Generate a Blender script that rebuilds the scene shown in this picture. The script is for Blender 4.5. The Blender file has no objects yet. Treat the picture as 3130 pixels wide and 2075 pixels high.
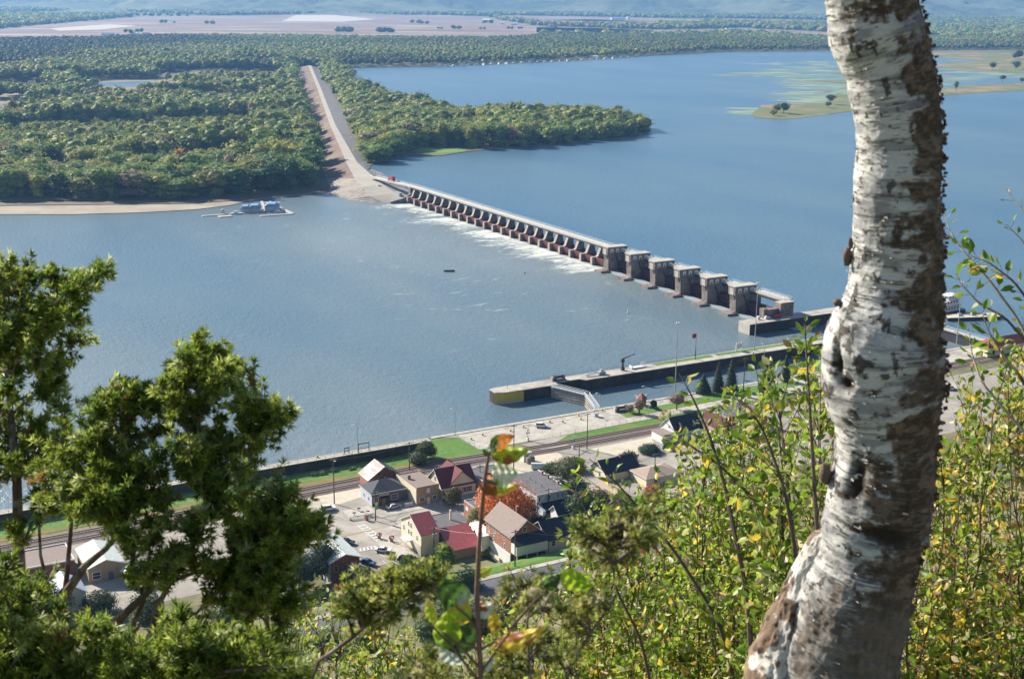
import bpy, math, random
import numpy as np
from mathutils import Vector, Matrix
rnd = random.Random(7)
R = np.random.default_rng(11)
scene = bpy.context.scene
col = scene.collection

# ------------------------------------------------------------------ camera
FPX, TH, RO, H = 4011.84, 0.259375, 0.0096425, 154.603   # focal length in pixels of the 3130 px frame, pitch, roll, eye height
CX, CY = 1565.0, 1037.5
cr, sr, ct, st = math.cos(RO), math.sin(RO), math.cos(TH), math.sin(TH)
RIGHT = np.array([cr, sr*st, sr*ct]); UP = np.array([-sr, cr*st, cr*ct]); FWD = np.array([0, ct, -st])
EYE = np.array([0, 0, H])
cam_data = bpy.data.cameras.new('camera'); cam = bpy.data.objects.new('camera', cam_data); col.objects.link(cam)
cam.matrix_world = Matrix([[RIGHT[0], UP[0], -FWD[0], 0], [RIGHT[1], UP[1], -FWD[1], 0], [RIGHT[2], UP[2], -FWD[2], H], [0, 0, 0, 1]])
cam_data.sensor_width = 36; cam_data.lens = FPX/3130*36
cam_data.clip_start = 0.05; cam_data.clip_end = 40000
cam_data.dof.use_dof = True; cam_data.dof.focus_distance = 120; cam_data.dof.aperture_fstop = 16
scene.camera = cam
scene.view_settings.view_transform = 'Standard'; scene.view_settings.look = 'None'
scene.view_settings.exposure = 1.15; scene.view_settings.gamma = 1
# ------------------------------------------------------------------ light
SUN_EL, SUN_LEFT = 31.0, 55.0      # elevation; degrees left of the viewing direction (+Y)
sx, sy = -math.sin(math.radians(SUN_LEFT)), math.cos(math.radians(SUN_LEFT))
world = bpy.data.worlds.new('World'); scene.world = world; world.use_nodes = True
wn = world.node_tree.nodes; wl = world.node_tree.links; bg = wn['Background']
sky = wn.new('ShaderNodeTexSky'); sky.sky_type = 'NISHITA'; sky.sun_disc = False
sky.sun_elevation = math.radians(SUN_EL); sky.sun_rotation = math.radians(-SUN_LEFT)
sky.air_density = 1.1; sky.dust_density = 0.25; sky.ozone_density = 2.0; sky.altitude = 200
wl.new(sky.outputs[0], bg.inputs[0]); bg.inputs[1].default_value = 0.066
sd = bpy.data.lights.new('sun', 'SUN'); sd.energy = 5.0; sd.angle = math.radians(0.53); sd.color = (1.0, 0.94, 0.82)
sun = bpy.data.objects.new('sun', sd); col.objects.link(sun); ce = math.cos(math.radians(SUN_EL))
sun.rotation_mode = 'QUATERNION'; sun.rotation_quaternion = Vector((sx*ce, sy*ce, math.sin(math.radians(SUN_EL)))).to_track_quat('Z', 'Y')
sun.location = (0, 0, 300)
scene.cycles.max_bounces = 6; scene.cycles.diffuse_bounces = 2; scene.cycles.glossy_bounces = 3
scene.cycles.transmission_bounces = 3; scene.cycles.volume_bounces = 0; scene.cycles.transparent_max_bounces = 8
scene.cycles.use_denoising = True; scene.cycles.caustics_reflective = False; scene.cycles.caustics_refractive = False

# ------------------------------------------------------------------ geometry of the place
ANG = math.radians(29.39); CA, SA = math.cos(ANG), math.sin(ANG)     # the shore, town and dam share one grid (s along shore, q across the river)
def L(s, q, z=0.0): return (CA*s-SA*q, SA*s+CA*q, z)
def toS(x, y): return (CA*x+SA*y, -SA*x+CA*y)
def ray(u, v):
    return FWD + RIGHT*((u-CX)/FPX) - UP*((v-CY)/FPX)
def W(u, v, z=0.0):
    d = ray(u, v); t = (H-z)/max(-d[2], 1e-4); return (d[0]*t, d[1]*t, z)
def D(u, v, dist):
    p = EYE + ray(u, v)*dist; return np.array(p)
def proj(P):
    d = np.asarray(P, float)-EYE; Z = d@FWD
    return CX+FPX*(d@RIGHT)/Z, CY-FPX*(d@UP)/Z, Z
def ss(a, b, x):
    t = np.clip((x-a)/(b-a), 0, 1); return t*t*(3-2*t)
def hgt(x, y):
    x = np.asarray(x, float); y = np.asarray(y, float)
    s, q = CA*x+SA*y, -SA*x+CA*y
    z = 4.7 + 7.3*ss(290, 270, q)
    dep = ss(186, 174, s)*ss(371, 379, q)*(1-ss(386.9, 387.0, q))*3.1
    z = z-dep
    h = 12+138*np.clip((252-q)/252, 0, 1)**1.5
    z = np.where(q < 252, np.maximum(z, h), z)
    r = np.sqrt(x*x+y*y)
    led = 152.8-np.clip(r-2.2, 0, None)*1.05
    led = np.where(y < 0, 152.8+0.0*y, led)
    return np.maximum(z, np.where(r < 14, led, -50))
def T(u, v):
    z = 4.7
    for _ in range(14):
        x, y, _z = W(u, v, z); z = 0.5*z+0.5*float(hgt(x, y))
    x, y, _z = W(u, v, z); return (x, y, float(hgt(x, y)))
def top_h(u, v, base):          # height above base whose picture row is v
    lo, hi = 0.0, 60.0
    for _ in range(40):
        m = (lo+hi)/2
        if proj((base[0], base[1], base[2]+m))[1] > v: lo = m
        else: hi = m
    return lo
def inpoly(px, py, poly):
    px = np.asarray(px); py = np.asarray(py); r = np.zeros(px.shape, bool); n = len(poly)
    for i in range(n):
        x1, y1 = poly[i]; x2, y2 = poly[(i+1) % n]
        if y1 == y2: continue
        c = ((y1 > py) != (y2 > py)) & (px < (x2-x1)*(py-y1)/(y2-y1)+x1); r ^= c
    return r

# ------------------------------------------------------------------ object helpers
def tag(o, label=None, cat=None, group=None, kind=None):
    if label: o['label'] = label
    if cat: o['category'] = cat
    if group: o['group'] = group
    if kind: o['kind'] = kind
    return o
def empty(name, loc, rz=0.0, **k):
    o = bpy.data.objects.new(name, None); col.objects.link(o); o.location = loc; o.rotation_euler = (0, 0, rz); return tag(o, **k)
class MB:
    def __init__(s): s.v = []; s.f = []; s.m = []; s.c = 0
    def add(s, vs, fs, m=None):
        b = len(s.v); s.v += [tuple(map(float, v)) for v in vs]; s.f += [tuple(i+b for i in f) for f in fs]; s.m += [s.c if m is None else m]*len(fs); return s
    def box(s, x0, x1, y0, y1, z0, z1, m=None):
        return s.add([(x0,y0,z0),(x1,y0,z0),(x1,y1,z0),(x0,y1,z0),(x0,y0,z1),(x1,y0,z1),(x1,y1,z1),(x0,y1,z1)],
                     [(0,3,2,1),(4,5,6,7),(0,1,5,4),(1,2,6,5),(2,3,7,6),(3,0,4,7)], m)
    def prism(s, pts, ax, a0, a1, m=None):      # polygon pts extruded along axis ax
        n = len(pts)
        def P(p, a):
            return (a, p[0], p[1]) if ax == 'x' else (p[0], a, p[1]) if ax == 'y' else (p[0], p[1], a)
        vs = [P(p, a0) for p in pts]+[P(p, a1) for p in pts]
        return s.add(vs, [tuple(range(n-1, -1, -1)), tuple(range(n, 2*n))]+[(i, (i+1) % n, n+(i+1) % n, n+i) for i in range(n)], m)
    def tube(s, pts, rad, n=6, m=None, cap=True):
        pts = [Vector(p) for p in pts]
        if not hasattr(rad, '__len__'): rad = [rad]*len(pts)
        vs = []; up = Vector((0.03, 0.05, 1))
        for i, p in enumerate(pts):
            d = (pts[min(i+1, len(pts)-1)]-pts[max(i-1, 0)])
            if d.length < 1e-9: d = Vector((0, 0, 1))
            d.normalize(); a = d.cross(up if abs(d.dot(up)) < .9 else Vector((1, .1, 0))).normalized(); b = d.cross(a)
            vs += [p+(a*math.cos(2*math.pi*k/n)+b*math.sin(2*math.pi*k/n))*rad[i] for k in range(n)]
        fs = [(i*n+k, i*n+(k+1) % n, (i+1)*n+(k+1) % n, (i+1)*n+k) for i in range(len(pts)-1) for k in range(n)]
        if cap: fs += [tuple(range(n-1, -1, -1)), tuple(range((len(pts)-1)*n, len(pts)*n))]
        return s.add(vs, fs, m)
    def lathe(s, prof, cx=0, cy=0, n=12, m=None):
        vs = [(cx+r*math.cos(2*math.pi*k/n), cy+r*math.sin(2*math.pi*k/n), z) for r, z in prof for k in range(n)]
        fs = [(i*n+k, i*n+(k+1) % n, (i+1)*n+(k+1) % n, (i+1)*n+k) for i in range(len(prof)-1) for k in range(n)]
        fs += [tuple(range(n-1, -1, -1)), tuple(range((len(prof)-1)*n, len(prof)*n))]
        return s.add(vs, fs, m)
    def ball(s, c, r, n=8, m=None, jit=0.0):
        rx, ry, rz = r if hasattr(r, '__len__') else (r, r, r); vs = []; k2 = max(3, n//2)
        for i in range(1, k2):
            for k in range(n):
                a, b = math.pi*i/k2, 2*math.pi*k/n; j = 1+jit*(rnd.random()-.5)
                vs.append((c[0]+rx*j*math.sin(a)*math.cos(b), c[1]+ry*j*math.sin(a)*math.sin(b), c[2]+rz*j*math.cos(a)))
        t = len(vs); vs += [(c[0], c[1], c[2]+rz), (c[0], c[1], c[2]-rz)]
        fs = [(i*n+k, (i+1)*n+k, (i+1)*n+(k+1) % n, i*n+(k+1) % n) for i in range(k2-2) for k in range(n)]
        fs += [(t, k, (k+1) % n) for k in range(n)]+[(t+1, (k2-2)*n+(k+1) % n, (k2-2)*n+k) for k in range(n)]
        return s.add(vs, fs, m)
    def build(s, name, mats, parent=None, smooth=False, **k):
        me = bpy.data.meshes.new(name); me.from_pydata(s.v, [], s.f); mats = mats if isinstance(mats, (list, tuple)) else [mats]
        for m in mats: me.materials.append(m)
        if len(mats) > 1: me.polygons.foreach_set('material_index', s.m)
        if smooth: me.polygons.foreach_set('use_smooth', [True]*len(s.f))
        me.update(); o = bpy.data.objects.new(name, me); col.objects.link(o)
        if parent: o.parent = parent
        return tag(o, **k)
class NM:                                    # numpy mesh accumulator with a tint per face
    def __init__(s): s.V = []; s.n = 0; s.F = {3: [], 4: []}; s.C = {3: [], 4: []}; s.M = {3: [], 4: []}
    def add(s, V, F, C=(1, 1, 1), m=0):
        V = np.asarray(V, np.float32).reshape(-1, 3); F = np.asarray(F, np.int64); k = F.shape[-1]; F = F.reshape(-1, k)
        s.V.append(V); s.F[k].append(F+s.n); C = np.asarray(C, np.float32)
        s.C[k].append(np.broadcast_to(C, (len(F), 3)) if C.ndim == 1 else C); s.M[k].append(np.full(len(F), m, np.int32)); s.n += len(V)
    def mesh(s, name, mats, smooth=False):
        me = bpy.data.meshes.new(name); V = np.concatenate(s.V); me.vertices.add(len(V)); me.vertices.foreach_set('co', V.ravel())
        Fs = []; tot = []; C = []; Mi = []
        for k in (3, 4):
            if s.F[k]:
                f = np.concatenate(s.F[k]); Fs.append(f.ravel()); tot.append(np.full(len(f), k)); C.append(np.concatenate(s.C[k])); Mi.append(np.concatenate(s.M[k]))
        Fl = np.concatenate(Fs).astype(np.int32); tot = np.concatenate(tot); st_ = np.concatenate([[0], np.cumsum(tot)[:-1]]).astype(np.int32)
        me.loops.add(len(Fl)); me.loops.foreach_set('vertex_index', Fl); me.polygons.add(len(tot)); me.polygons.foreach_set('loop_start', st_)
        for m in mats: me.materials.append(m)
        if len(mats) > 1: me.polygons.foreach_set('material_index', np.concatenate(Mi))
        if smooth: me.polygons.foreach_set('use_smooth', np.ones(len(tot), bool))
        me.update(calc_edges=True)
        a = me.attributes.new('tint', 'FLOAT_COLOR', 'FACE'); c4 = np.ones((len(tot), 4), np.float32); c4[:, :3] = np.concatenate(C); a.data.foreach_set('color', c4.ravel())
        return me
    def build(s, name, mats, parent=None, smooth=False, **k):
        mats = mats if isinstance(mats, (list, tuple)) else [mats]
        o = bpy.data.objects.new(name, s.mesh(name, mats, smooth)); col.objects.link(o)
        if parent: o.parent = parent
        return tag(o, **k)
def copy_tree(o, parent=None):
    c = o.copy(); col.objects.link(c); c.parent = parent
    for ch in list(o.children): copy_tree(ch, c)
    return c

# ------------------------------------------------------------------ materials
def newmat(name):
    m = bpy.data.materials.new(name); m.use_nodes = True; return m, m.node_tree.nodes, m.node_tree.links, m.node_tree.nodes['Principled BSDF']
def ramp(n, stops):
    r = n.new('ShaderNodeValToRGB'); e = r.color_ramp.elements
    while len(e) < len(stops): e.new(0.5)
    for i, (p, c) in enumerate(stops): e[i].position = p; e[i].color = (*c, 1) if len(c) == 3 else c
    return r
def mixc(n, l, a, b, f, mode='MIX'):
    x = n.new('ShaderNodeMix'); x.data_type = 'RGBA'; x.blend_type = mode
    for sck, val in ((x.inputs[0], f), (x.inputs[6], a), (x.inputs[7], b)):
        if hasattr(val, 'is_linked') or hasattr(val, 'node'): l.new(val, sck)
        elif hasattr(val, '__len__'): sck.default_value = (*val[:3], 1)
        else: sck.default_value = val
    return x.outputs[2]
def noise(n, l, scale, detail=4, rough=.6, vec=None, stretch=None, dist=0):
    t = n.new('ShaderNodeTexNoise'); t.inputs['Scale'].default_value = scale; t.inputs['Detail'].default_value = detail; t.inputs['Roughness'].default_value = rough
    t.inputs['Distortion'].default_value = dist
    if vec is None: vec = n.new('ShaderNodeNewGeometry').outputs['Position']
    if stretch:
        mp = n.new('ShaderNodeMapping'); mp.inputs['Scale'].default_value = stretch[:3]
        if len(stretch) > 3: mp.inputs['Rotation'].default_value = (0, 0, stretch[3])
        l.new(vec, mp.inputs[0]); vec = mp.outputs[0]
    l.new(vec, t.inputs['Vector']); return t.outputs['Fac']
def mat(name, c1, c2=None, rough=.8, scale=1.0, metal=0, spec=.3, bump=0, bscale=None, obj=False, stretch=None, lo=.35, hi=.65, c3=None, s3=None):
    m, n, l, b = newmat(name); b.inputs['Roughness'].default_value = rough; b.inputs['Metallic'].default_value = metal; b.inputs['Specular IOR Level'].default_value = spec
    vec = n.new('ShaderNodeTexCoord').outputs['Object'] if obj else None
    if c2 is None: c2 = tuple(x*.82 for x in c1)
    f = noise(n, l, scale, 5, .65, vec, stretch); r = ramp(n, [(lo, c1), (hi, c2)]); l.new(f, r.inputs[0]); out = r.outputs[0]
    if c3 is not None:
        f2 = noise(n, l, s3 or scale*.2, 4, .6, vec, stretch); r2 = ramp(n, [(.5, (0, 0, 0)), (.62, (1, 1, 1))]); l.new(f2, r2.inputs[0]); out = mixc(n, l, out, c3, r2.outputs[0])
    l.new(out, b.inputs['Base Color'])
    if bump:
        bf = noise(n, l, bscale or scale*4, 5, .6, vec); bn = n.new('ShaderNodeBump'); bn.inputs['Strength'].default_value = bump; bn.inputs['Distance'].default_value = .05
        l.new(bf, bn.inputs['Height']); l.new(bn.outputs[0], b.inputs['Normal'])
    return m
def leafmat(name, mult=1.0, trans=.35, rough=.5, spec=.3, var=.3, scale=8):
    m, n, l, b = newmat(name); a = n.new('ShaderNodeAttribute'); a.attribute_name = 'tint'
    f = noise(n, l, scale, 3, .6); r = ramp(n, [(.3, (1-var,)*3), (.7, (1+var*.4,)*3)]); l.new(f, r.inputs[0])
    c = mixc(n, l, a.outputs['Color'], r.outputs[0], 1.0, 'MULTIPLY')
    if mult != 1: c = mixc(n, l, c, (mult,)*3, 1.0, 'MULTIPLY')
    l.new(c, b.inputs['Base Color']); b.inputs['Roughness'].default_value = rough; b.inputs['Specular IOR Level'].default_value = spec
    if trans > 0:
        t = n.new('ShaderNodeBsdfTranslucent'); l.new(c, t.inputs[0]); mx = n.new('ShaderNodeMixShader'); mx.inputs[0].default_value = trans
        l.new(b.outputs[0], mx.inputs[1]); l.new(t.outputs[0], mx.inputs[2]); l.new(mx.outputs[0], n['Material Output'].inputs[0])
    return m
def brickmat(name, c1=(.36,.12,.07), c2=(.25,.09,.055), mort=(.4,.33,.28)):
    m, n, l, b = newmat(name); tc = n.new('ShaderNodeTexCoord'); sp = n.new('ShaderNodeSeparateXYZ'); l.new(tc.outputs['Object'], sp.inputs[0])
    ad = n.new('ShaderNodeMath'); ad.operation = 'ADD'; l.new(sp.outputs[0], ad.inputs[0]); l.new(sp.outputs[1], ad.inputs[1])
    cb = n.new('ShaderNodeCombineXYZ'); l.new(ad.outputs[0], cb.inputs[0]); l.new(sp.outputs[2], cb.inputs[1])
    br = n.new('ShaderNodeTexBrick'); l.new(cb.outputs[0], br.inputs['Vector']); br.inputs['Scale'].default_value = 3.0
    br.inputs['Color1'].default_value = (*c1, 1); br.inputs['Color2'].default_value = (*c2, 1); br.inputs['Mortar'].default_value = (*mort, 1); br.inputs['Mortar Size'].default_value = .012
    f = noise(n, l, .6, 4, .6, tc.outputs['Object']); r = ramp(n, [(.35, (.75,.75,.75)), (.65, (1.1,1.1,1.1))]); l.new(f, r.inputs[0])
    l.new(mixc(n, l, br.outputs[0], r.outputs[0], 1.0, 'MULTIPLY'), b.inputs['Base Color']); b.inputs['Roughness'].default_value = .9; return m
def stripemat(name, c1, c2, scale, ax='z', rough=.7, duty=.12, patch=None, metal=0):
    m, n, l, b = newmat(name); tc = n.new('ShaderNodeTexCoord'); sp = n.new('ShaderNodeSeparateXYZ'); l.new(tc.outputs['Object'], sp.inputs[0])
    mu = n.new('ShaderNodeMath'); mu.operation = 'MULTIPLY'; l.new(sp.outputs['xyz'.index(ax)], mu.inputs[0]); mu.inputs[1].default_value = scale
    fr = n.new('ShaderNodeMath'); fr.operation = 'FRACT'; l.new(mu.outputs[0], fr.inputs[0])
    lt = n.new('ShaderNodeMath'); lt.operation = 'LESS_THAN'; l.new(fr.outputs[0], lt.inputs[0]); lt.inputs[1].default_value = duty
    out = mixc(n, l, c1, c2, lt.outputs[0]); f = noise(n, l, .9, 5, .65, tc.outputs['Object']); r = ramp(n, [(.3, (.8,.8,.8)), (.7, (1.08,1.08,1.08))]); l.new(f, r.inputs[0])
    out = mixc(n, l, out, r.outputs[0], 1.0, 'MULTIPLY')
    if patch:
        f2 = noise(n, l, .35, 3, .5, tc.outputs['Object'], stretch=(2.2, .5, .5)); r2 = ramp(n, [(.5, (0,0,0)), (.54, (1,1,1))]); l.new(f2, r2.inputs[0]); out = mixc(n, l, out, patch, r2.outputs[0])
    l.new(out, b.inputs['Base Color']); b.inputs['Roughness'].default_value = rough; b.inputs['Metallic'].default_value = metal; return m
M = {}
M['conc'] = mat('pale concrete', (.47,.43,.36), (.35,.315,.27), .9, .35, c3=(.30,.27,.24), s3=.12)
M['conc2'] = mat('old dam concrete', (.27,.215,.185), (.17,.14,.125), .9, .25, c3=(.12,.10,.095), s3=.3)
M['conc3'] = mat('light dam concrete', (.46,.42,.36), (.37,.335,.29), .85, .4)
M['asph'] = mat('worn asphalt', (.31,.275,.235), (.235,.21,.18), .9, .25, c3=(.38,.34,.29), s3=.05)
M['asph2'] = mat('dark asphalt', (.13,.13,.135), (.10,.10,.105), .9, .3)
M['gravel'] = mat('pale gravel', (.56,.49,.38), (.44,.38,.30), .95, .6, c3=(.38,.35,.26), s3=.06)
M['grass'] = mat('mown grass', (.10,.20,.025), (.07,.145,.02), .9, .4, c3=(.13,.19,.035), s3=.08)
M['weeds'] = mat('dry trackside weeds', (.25,.15,.05), (.13,.13,.035), .95, .5, c3=(.12,.15,.03), s3=.12)
M['ballast'] = mat('railway ballast', (.24,.18,.15), (.16,.12,.105), .95, 1.2)
M['tie'] = mat('timber sleeper', (.30,.26,.22), (.2,.17,.15), .9, 2)
M['rail'] = mat('rusty rail steel', (.10,.06,.05), (.07,.045,.04), .5, 2, metal=.4)
M['white'] = mat('white paint', (.68,.67,.64), (.58,.57,.55), .6, .8)
M['offw'] = mat('cream siding', (.68,.60,.45), (.6,.53,.40), .7, .5)
M['tan'] = mat('tan brick', (.33,.25,.17), (.26,.195,.135), .85, 1.2)
M['siding'] = stripemat('pale blue grey siding', (.46,.50,.56), (.3,.33,.38), 5)
M['darksiding'] = stripemat('shaded grey siding', (.10,.10,.12), (.06,.06,.07), 4)
M['brick'] = brickmat('orange red brick'); M['dbrick'] = brickmat('dark red brick', (.19,.055,.035), (.14,.045,.03), (.2,.16,.13))
M['shing'] = mat('dark grey shingles', (.085,.09,.10), (.06,.062,.07), .9, 2, lo=.3, hi=.7)
M['shing2'] = mat('taupe shingles', (.27,.21,.18), (.21,.165,.145), .9, 2)
M['navy'] = mat('blue black shingles', (.035,.04,.055), (.025,.028,.04), .85, 2)
M['maroon'] = mat('maroon shingles', (.16,.045,.05), (.115,.035,.04), .85, 1.5)
M['redroof'] = stripemat('red ribbed metal roof', (.40,.10,.10), (.27,.06,.06), 2.0, 'x', .45)
M['whiteroof'] = stripemat('pale ribbed metal roof', (.58,.60,.54), (.48,.51,.46), 1.2, 'y', .5, .06)
M['tinroof'] = stripemat('rust patched tin roof', (.36,.37,.36), (.26,.27,.27), 1.0, 'y', .6, .14, patch=(.19,.10,.08))
M['flat'] = mat('grey felt roof', (.14,.135,.14), (.105,.10,.105), .9, .6)
M['tanroof'] = mat('tan shingles', (.36,.27,.22), (.3,.225,.185), .9, 1.5)
M['glass'] = mat('window glass', (.035,.045,.055), (.03,.035,.045), .12, 1, spec=.6)
M['gate'] = mat('rust red gate steel', (.13,.035,.03), (.075,.024,.022), .6, .5)
M['steel'] = mat('dark painted steel', (.06,.06,.062), (.045,.045,.048), .5, 1, metal=.3)
M['galv'] = mat('galvanised steel', (.40,.42,.43), (.33,.35,.36), .5, 1, metal=.3)
M['wood'] = mat('weathered pole timber', (.12,.085,.06), (.08,.058,.042), .9, 3)
M['yellow'] = mat('faded yellow paint', (.55,.43,.05), (.46,.37,.05), .7, .5)
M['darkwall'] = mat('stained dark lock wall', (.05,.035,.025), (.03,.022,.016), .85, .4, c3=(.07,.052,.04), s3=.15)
M['red'] = mat('red paint', (.45,.04,.035), (.38,.035,.03), .5, 1)
M['blue'] = mat('blue canopy', (.20,.32,.46), (.16,.26,.38), .6, .5)
M['wire'] = mat('wire', (.25,.24,.23), None, .5, 1)
M['tyre'] = mat('black rubber', (.02,.02,.02), None, .8, 3)
M['orange'] = mat('amber door', (.42,.22,.03), None, .6, 3)
M['skin'] = mat('skin', (.45,.27,.2), None, .6, 3)
M['trunk'] = mat('tree bark', (.13,.10,.075), (.085,.065,.05), .95, 4, bump=.4)
M['leaf'] = leafmat('far foliage', 1.0, .45, .6, .2, .3, .35)
M['leafT'] = leafmat('town tree foliage', 1.0, .3, .55, .25, .3, 1.2)
# ================================================================== SETTING
def sheet(name, pts, m, kind='structure', thick=None, **k):
    import bmesh
    bm = bmesh.new(); vs = [bm.verts.new(p) for p in pts]; f = bm.faces.new(vs); bm.normal_update(); bmesh.ops.triangulate(bm, faces=[f])
    if thick:
        bm.normal_update(); r = bmesh.ops.extrude_face_region(bm, geom=bm.faces[:])
        bmesh.ops.translate(bm, vec=(0, 0, -thick), verts=[g for g in r['geom'] if isinstance(g, bmesh.types.BMVert)])
    bmesh.ops.recalc_face_normals(bm, faces=bm.faces[:])
    me = bpy.data.meshes.new(name); bm.to_mesh(me); bm.free(); me.materials.append(m)
    if not thick:
        vs_ = [tuple(v.co) for v in me.vertices]; fs_ = [tuple(q.vertices) if q.normal.z > 0 else tuple(q.vertices)[::-1] for q in me.polygons]
        me = bpy.data.meshes.new(name); me.from_pydata(vs_, [], fs_); me.materials.append(m)
    o = bpy.data.objects.new(name, me); col.objects.link(o); return tag(o, kind=kind, **k)
def PX(lst, z): return [W(u, v, z) for u, v in lst]

# ---- water
def watermat(name, foam):
    m, n, l, b = newmat(name); geo = n.new('ShaderNodeNewGeometry'); pos = geo.outputs['Position']
    def dot(vx, vy):
        d = n.new('ShaderNodeVectorMath'); d.operation = 'DOT_PRODUCT'; l.new(pos, d.inputs[0]); d.inputs[1].default_value = (vx, vy, 0); return d.outputs['Value']
    S_, Q_ = dot(CA, SA), dot(-SA, CA)
    cb = n.new('ShaderNodeCombineXYZ'); l.new(S_, cb.inputs[0]); l.new(Q_, cb.inputs[1]); sq = cb.outputs[0]
    b.inputs['Roughness'].default_value = .33; b.inputs['IOR'].default_value = 1.33; b.inputs['Specular IOR Level'].default_value = .5
    f0 = noise(n, l, .006, 4, .55, sq, (1, .35, 1)); r0 = ramp(n, [(.36, (.085, .135, .17)), (.5, (.12, .16, .18)), (.64, (.165, .195, .20))] if foam else [(.35, (.060, .125, .185)), (.65, (.095, .155, .195))]); l.new(f0, r0.inputs[0])  # paler patches paint sheen and reflected sky into the water's base colour
    # waves: three sizes
    h1 = noise(n, l, .42, 3, .6, sq, (1.0, .55, 1)); h2 = noise(n, l, 1.3, 3, .6, sq, (1.0, .6, 1)); h3 = noise(n, l, .05, 3, .6, sq, (.8, .5, 1), dist=1.0)
    def ma(op, a, c):
        x = n.new('ShaderNodeMath'); x.operation = op
        for i, t in enumerate((a, c)):
            if hasattr(t, 'node'): l.new(t, x.inputs[i])
            else: x.inputs[i].default_value = t
        return x.outputs[0]
    patch = noise(n, l, .012, 4, .6, sq, (.5, 1.6, 1), dist=.8); rp = ramp(n, [(.35, (.55,)*3), (.65, (1,)*3)]); l.new(patch, rp.inputs[0])
    hs = ma('ADD', ma('MULTIPLY', h1, 1.0), ma('ADD', ma('MULTIPLY', h2, .6), ma('MULTIPLY', h3, .8)))
    bn = n.new('ShaderNodeBump'); bn.inputs['Distance'].default_value = .55; l.new(hs, bn.inputs['Height']); l.new(ma('MULTIPLY', rp.outputs[0], 1.0), bn.inputs['Strength'])
    l.new(bn.outputs[0], b.inputs['Normal']); l.new(r0.outputs[0], b.inputs['Base Color'])
    if foam:
        t = ma('SUBTRACT', 409.0, S_)                        # metres downstream of the gates
        lq = noise(n, l, .03, 2, .5, sq, (.01, 1, 1)); ln = ma('ADD', ma('MULTIPLY', lq, 95.0), -10.0)
        fall = ma('SUBTRACT', 1.0, ma('DIVIDE', t, ln))
        def clamp(x, a, c):
            y = n.new('ShaderNodeMapRange'); y.interpolation_type = 'SMOOTHSTEP'; l.new(x, y.inputs[0]); y.inputs[1].default_value = a; y.inputs[2].default_value = c; return y.outputs[0]
        q0 = ma('MULTIPLY', clamp(Q_, 617, 622), clamp(Q_, 896, 888))
        q0 = ma('MULTIPLY', q0, clamp(t, -6, 0))
        stk = noise(n, l, .17, 7, .78, sq, (.38, 1.1, 1), dist=1.6)
        fm = clamp(ma('ADD', stk, ma('MULTIPLY', clamp(fall, 0, 1), .22)), .59, .75)
        a1 = ma('MULTIPLY', ma('MULTIPLY', ma('MULTIPLY', fm, q0), clamp(fall, -.35, .25)), clamp(noise(n, l, .055, 2, .5, sq, (.05, 1, 1)), .30, .50))
        # broken ripples farther down and small curls below the roller gates
        far = ma('MULTIPLY', clamp(noise(n, l, .07, 6, .72, sq, (.55, 1.2, 1), dist=1.4), .60, .70), ma('MULTIPLY', clamp(t, 260, 40), ma('MULTIPLY', clamp(t, -2, 6), clamp(Q_, 470, 560))))
        a2 = ma('MULTIPLY', far, ma('MULTIPLY', .55, clamp(Q_, 930, 840)))
        al = ma('MULTIPLY', ma('MAXIMUM', a1, a2), .7); db = n.new('ShaderNodeBsdfDiffuse'); db.inputs[0].default_value = (.80, .80, .72, 1)
        mx = n.new('ShaderNodeMixShader'); l.new(al, mx.inputs[0]); l.new(b.outputs[0], mx.inputs[1]); l.new(db.outputs[0], mx.inputs[2]); l.new(mx.outputs[0], n['Material Output'].inputs[0])
    return m
MW1, MW2 = watermat('river water', True), watermat('pool water', False)
sheet('river', [(-9000, -900, 0), (9000, -900, 0), (9000, 6000, 0), (-9000, 6000, 0)], MW1)
pool_pts = [L(418, 468, 2), L(418, 892, 2)]+PX([(1132, 518), (1060, 400), (990, 300), (940, 190), (1040, 180), (1800, 160), (2600, 145), (3800, 148)], 2)+[L(2600, 700, 2), L(2600, 396, 2), L(465, 396, 2), L(465, 468, 2)]
sheet('pool', pool_pts, MW2)

# ---- low land across the river
m_flood = mat('floodplain soil', (.13, .115, .06), (.08, .085, .04), .95, .02, c3=(.17, .13, .08), s3=.006)
m_plain = mat('valley floor', (.12, .12, .055), (.08, .10, .04), .95, .004, c3=(.2, .16, .1), s3=.0012)
m_sand = mat('river sand', (.36, .30, .22), (.27, .23, .175), .9, .05, c3=(.26, .21, .16), s3=.03)
m_mud = mat('bank mud', (.18, .13, .09), (.12, .09, .065), .9, .08)
sheet('sandbar', PX([(-1200, 720), (-300, 668), (0, 655), (223, 655), (446, 649), (600, 640), (700, 628), (760, 615), (848, 603), (1000, 589), (1000, 560), (400, 570), (-1200, 600)], .35), m_sand)
sheet('river_bank', PX([(-1200, 640), (0, 628), (300, 625), (560, 622), (740, 612), (860, 597), (1007, 586), (1010, 540), (-1200, 560)], .75), m_mud)
sheet('floodplain', PX([(-1500, 640), (0, 616), (320, 612), (580, 609), (760, 600), (900, 585), (1003, 575), (1090, 540), (1045, 437), (1005, 357), (974, 268), (945, 185), (-1500, 185)], 1.3), m_flood)
sheet('far_plain', PX([(-3500, 205), (900, 205), (1034, 208), (1100, 207), (1350, 203), (1500, 196), (1650, 190), (1800, 182), (2000, 170), (2200, 160), (2500, 157), (2860, 157), (4600, 170), (5200, 30), (3500, 12), (1500, -4), (-5000, -20)], 2.7), m_plain)
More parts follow.
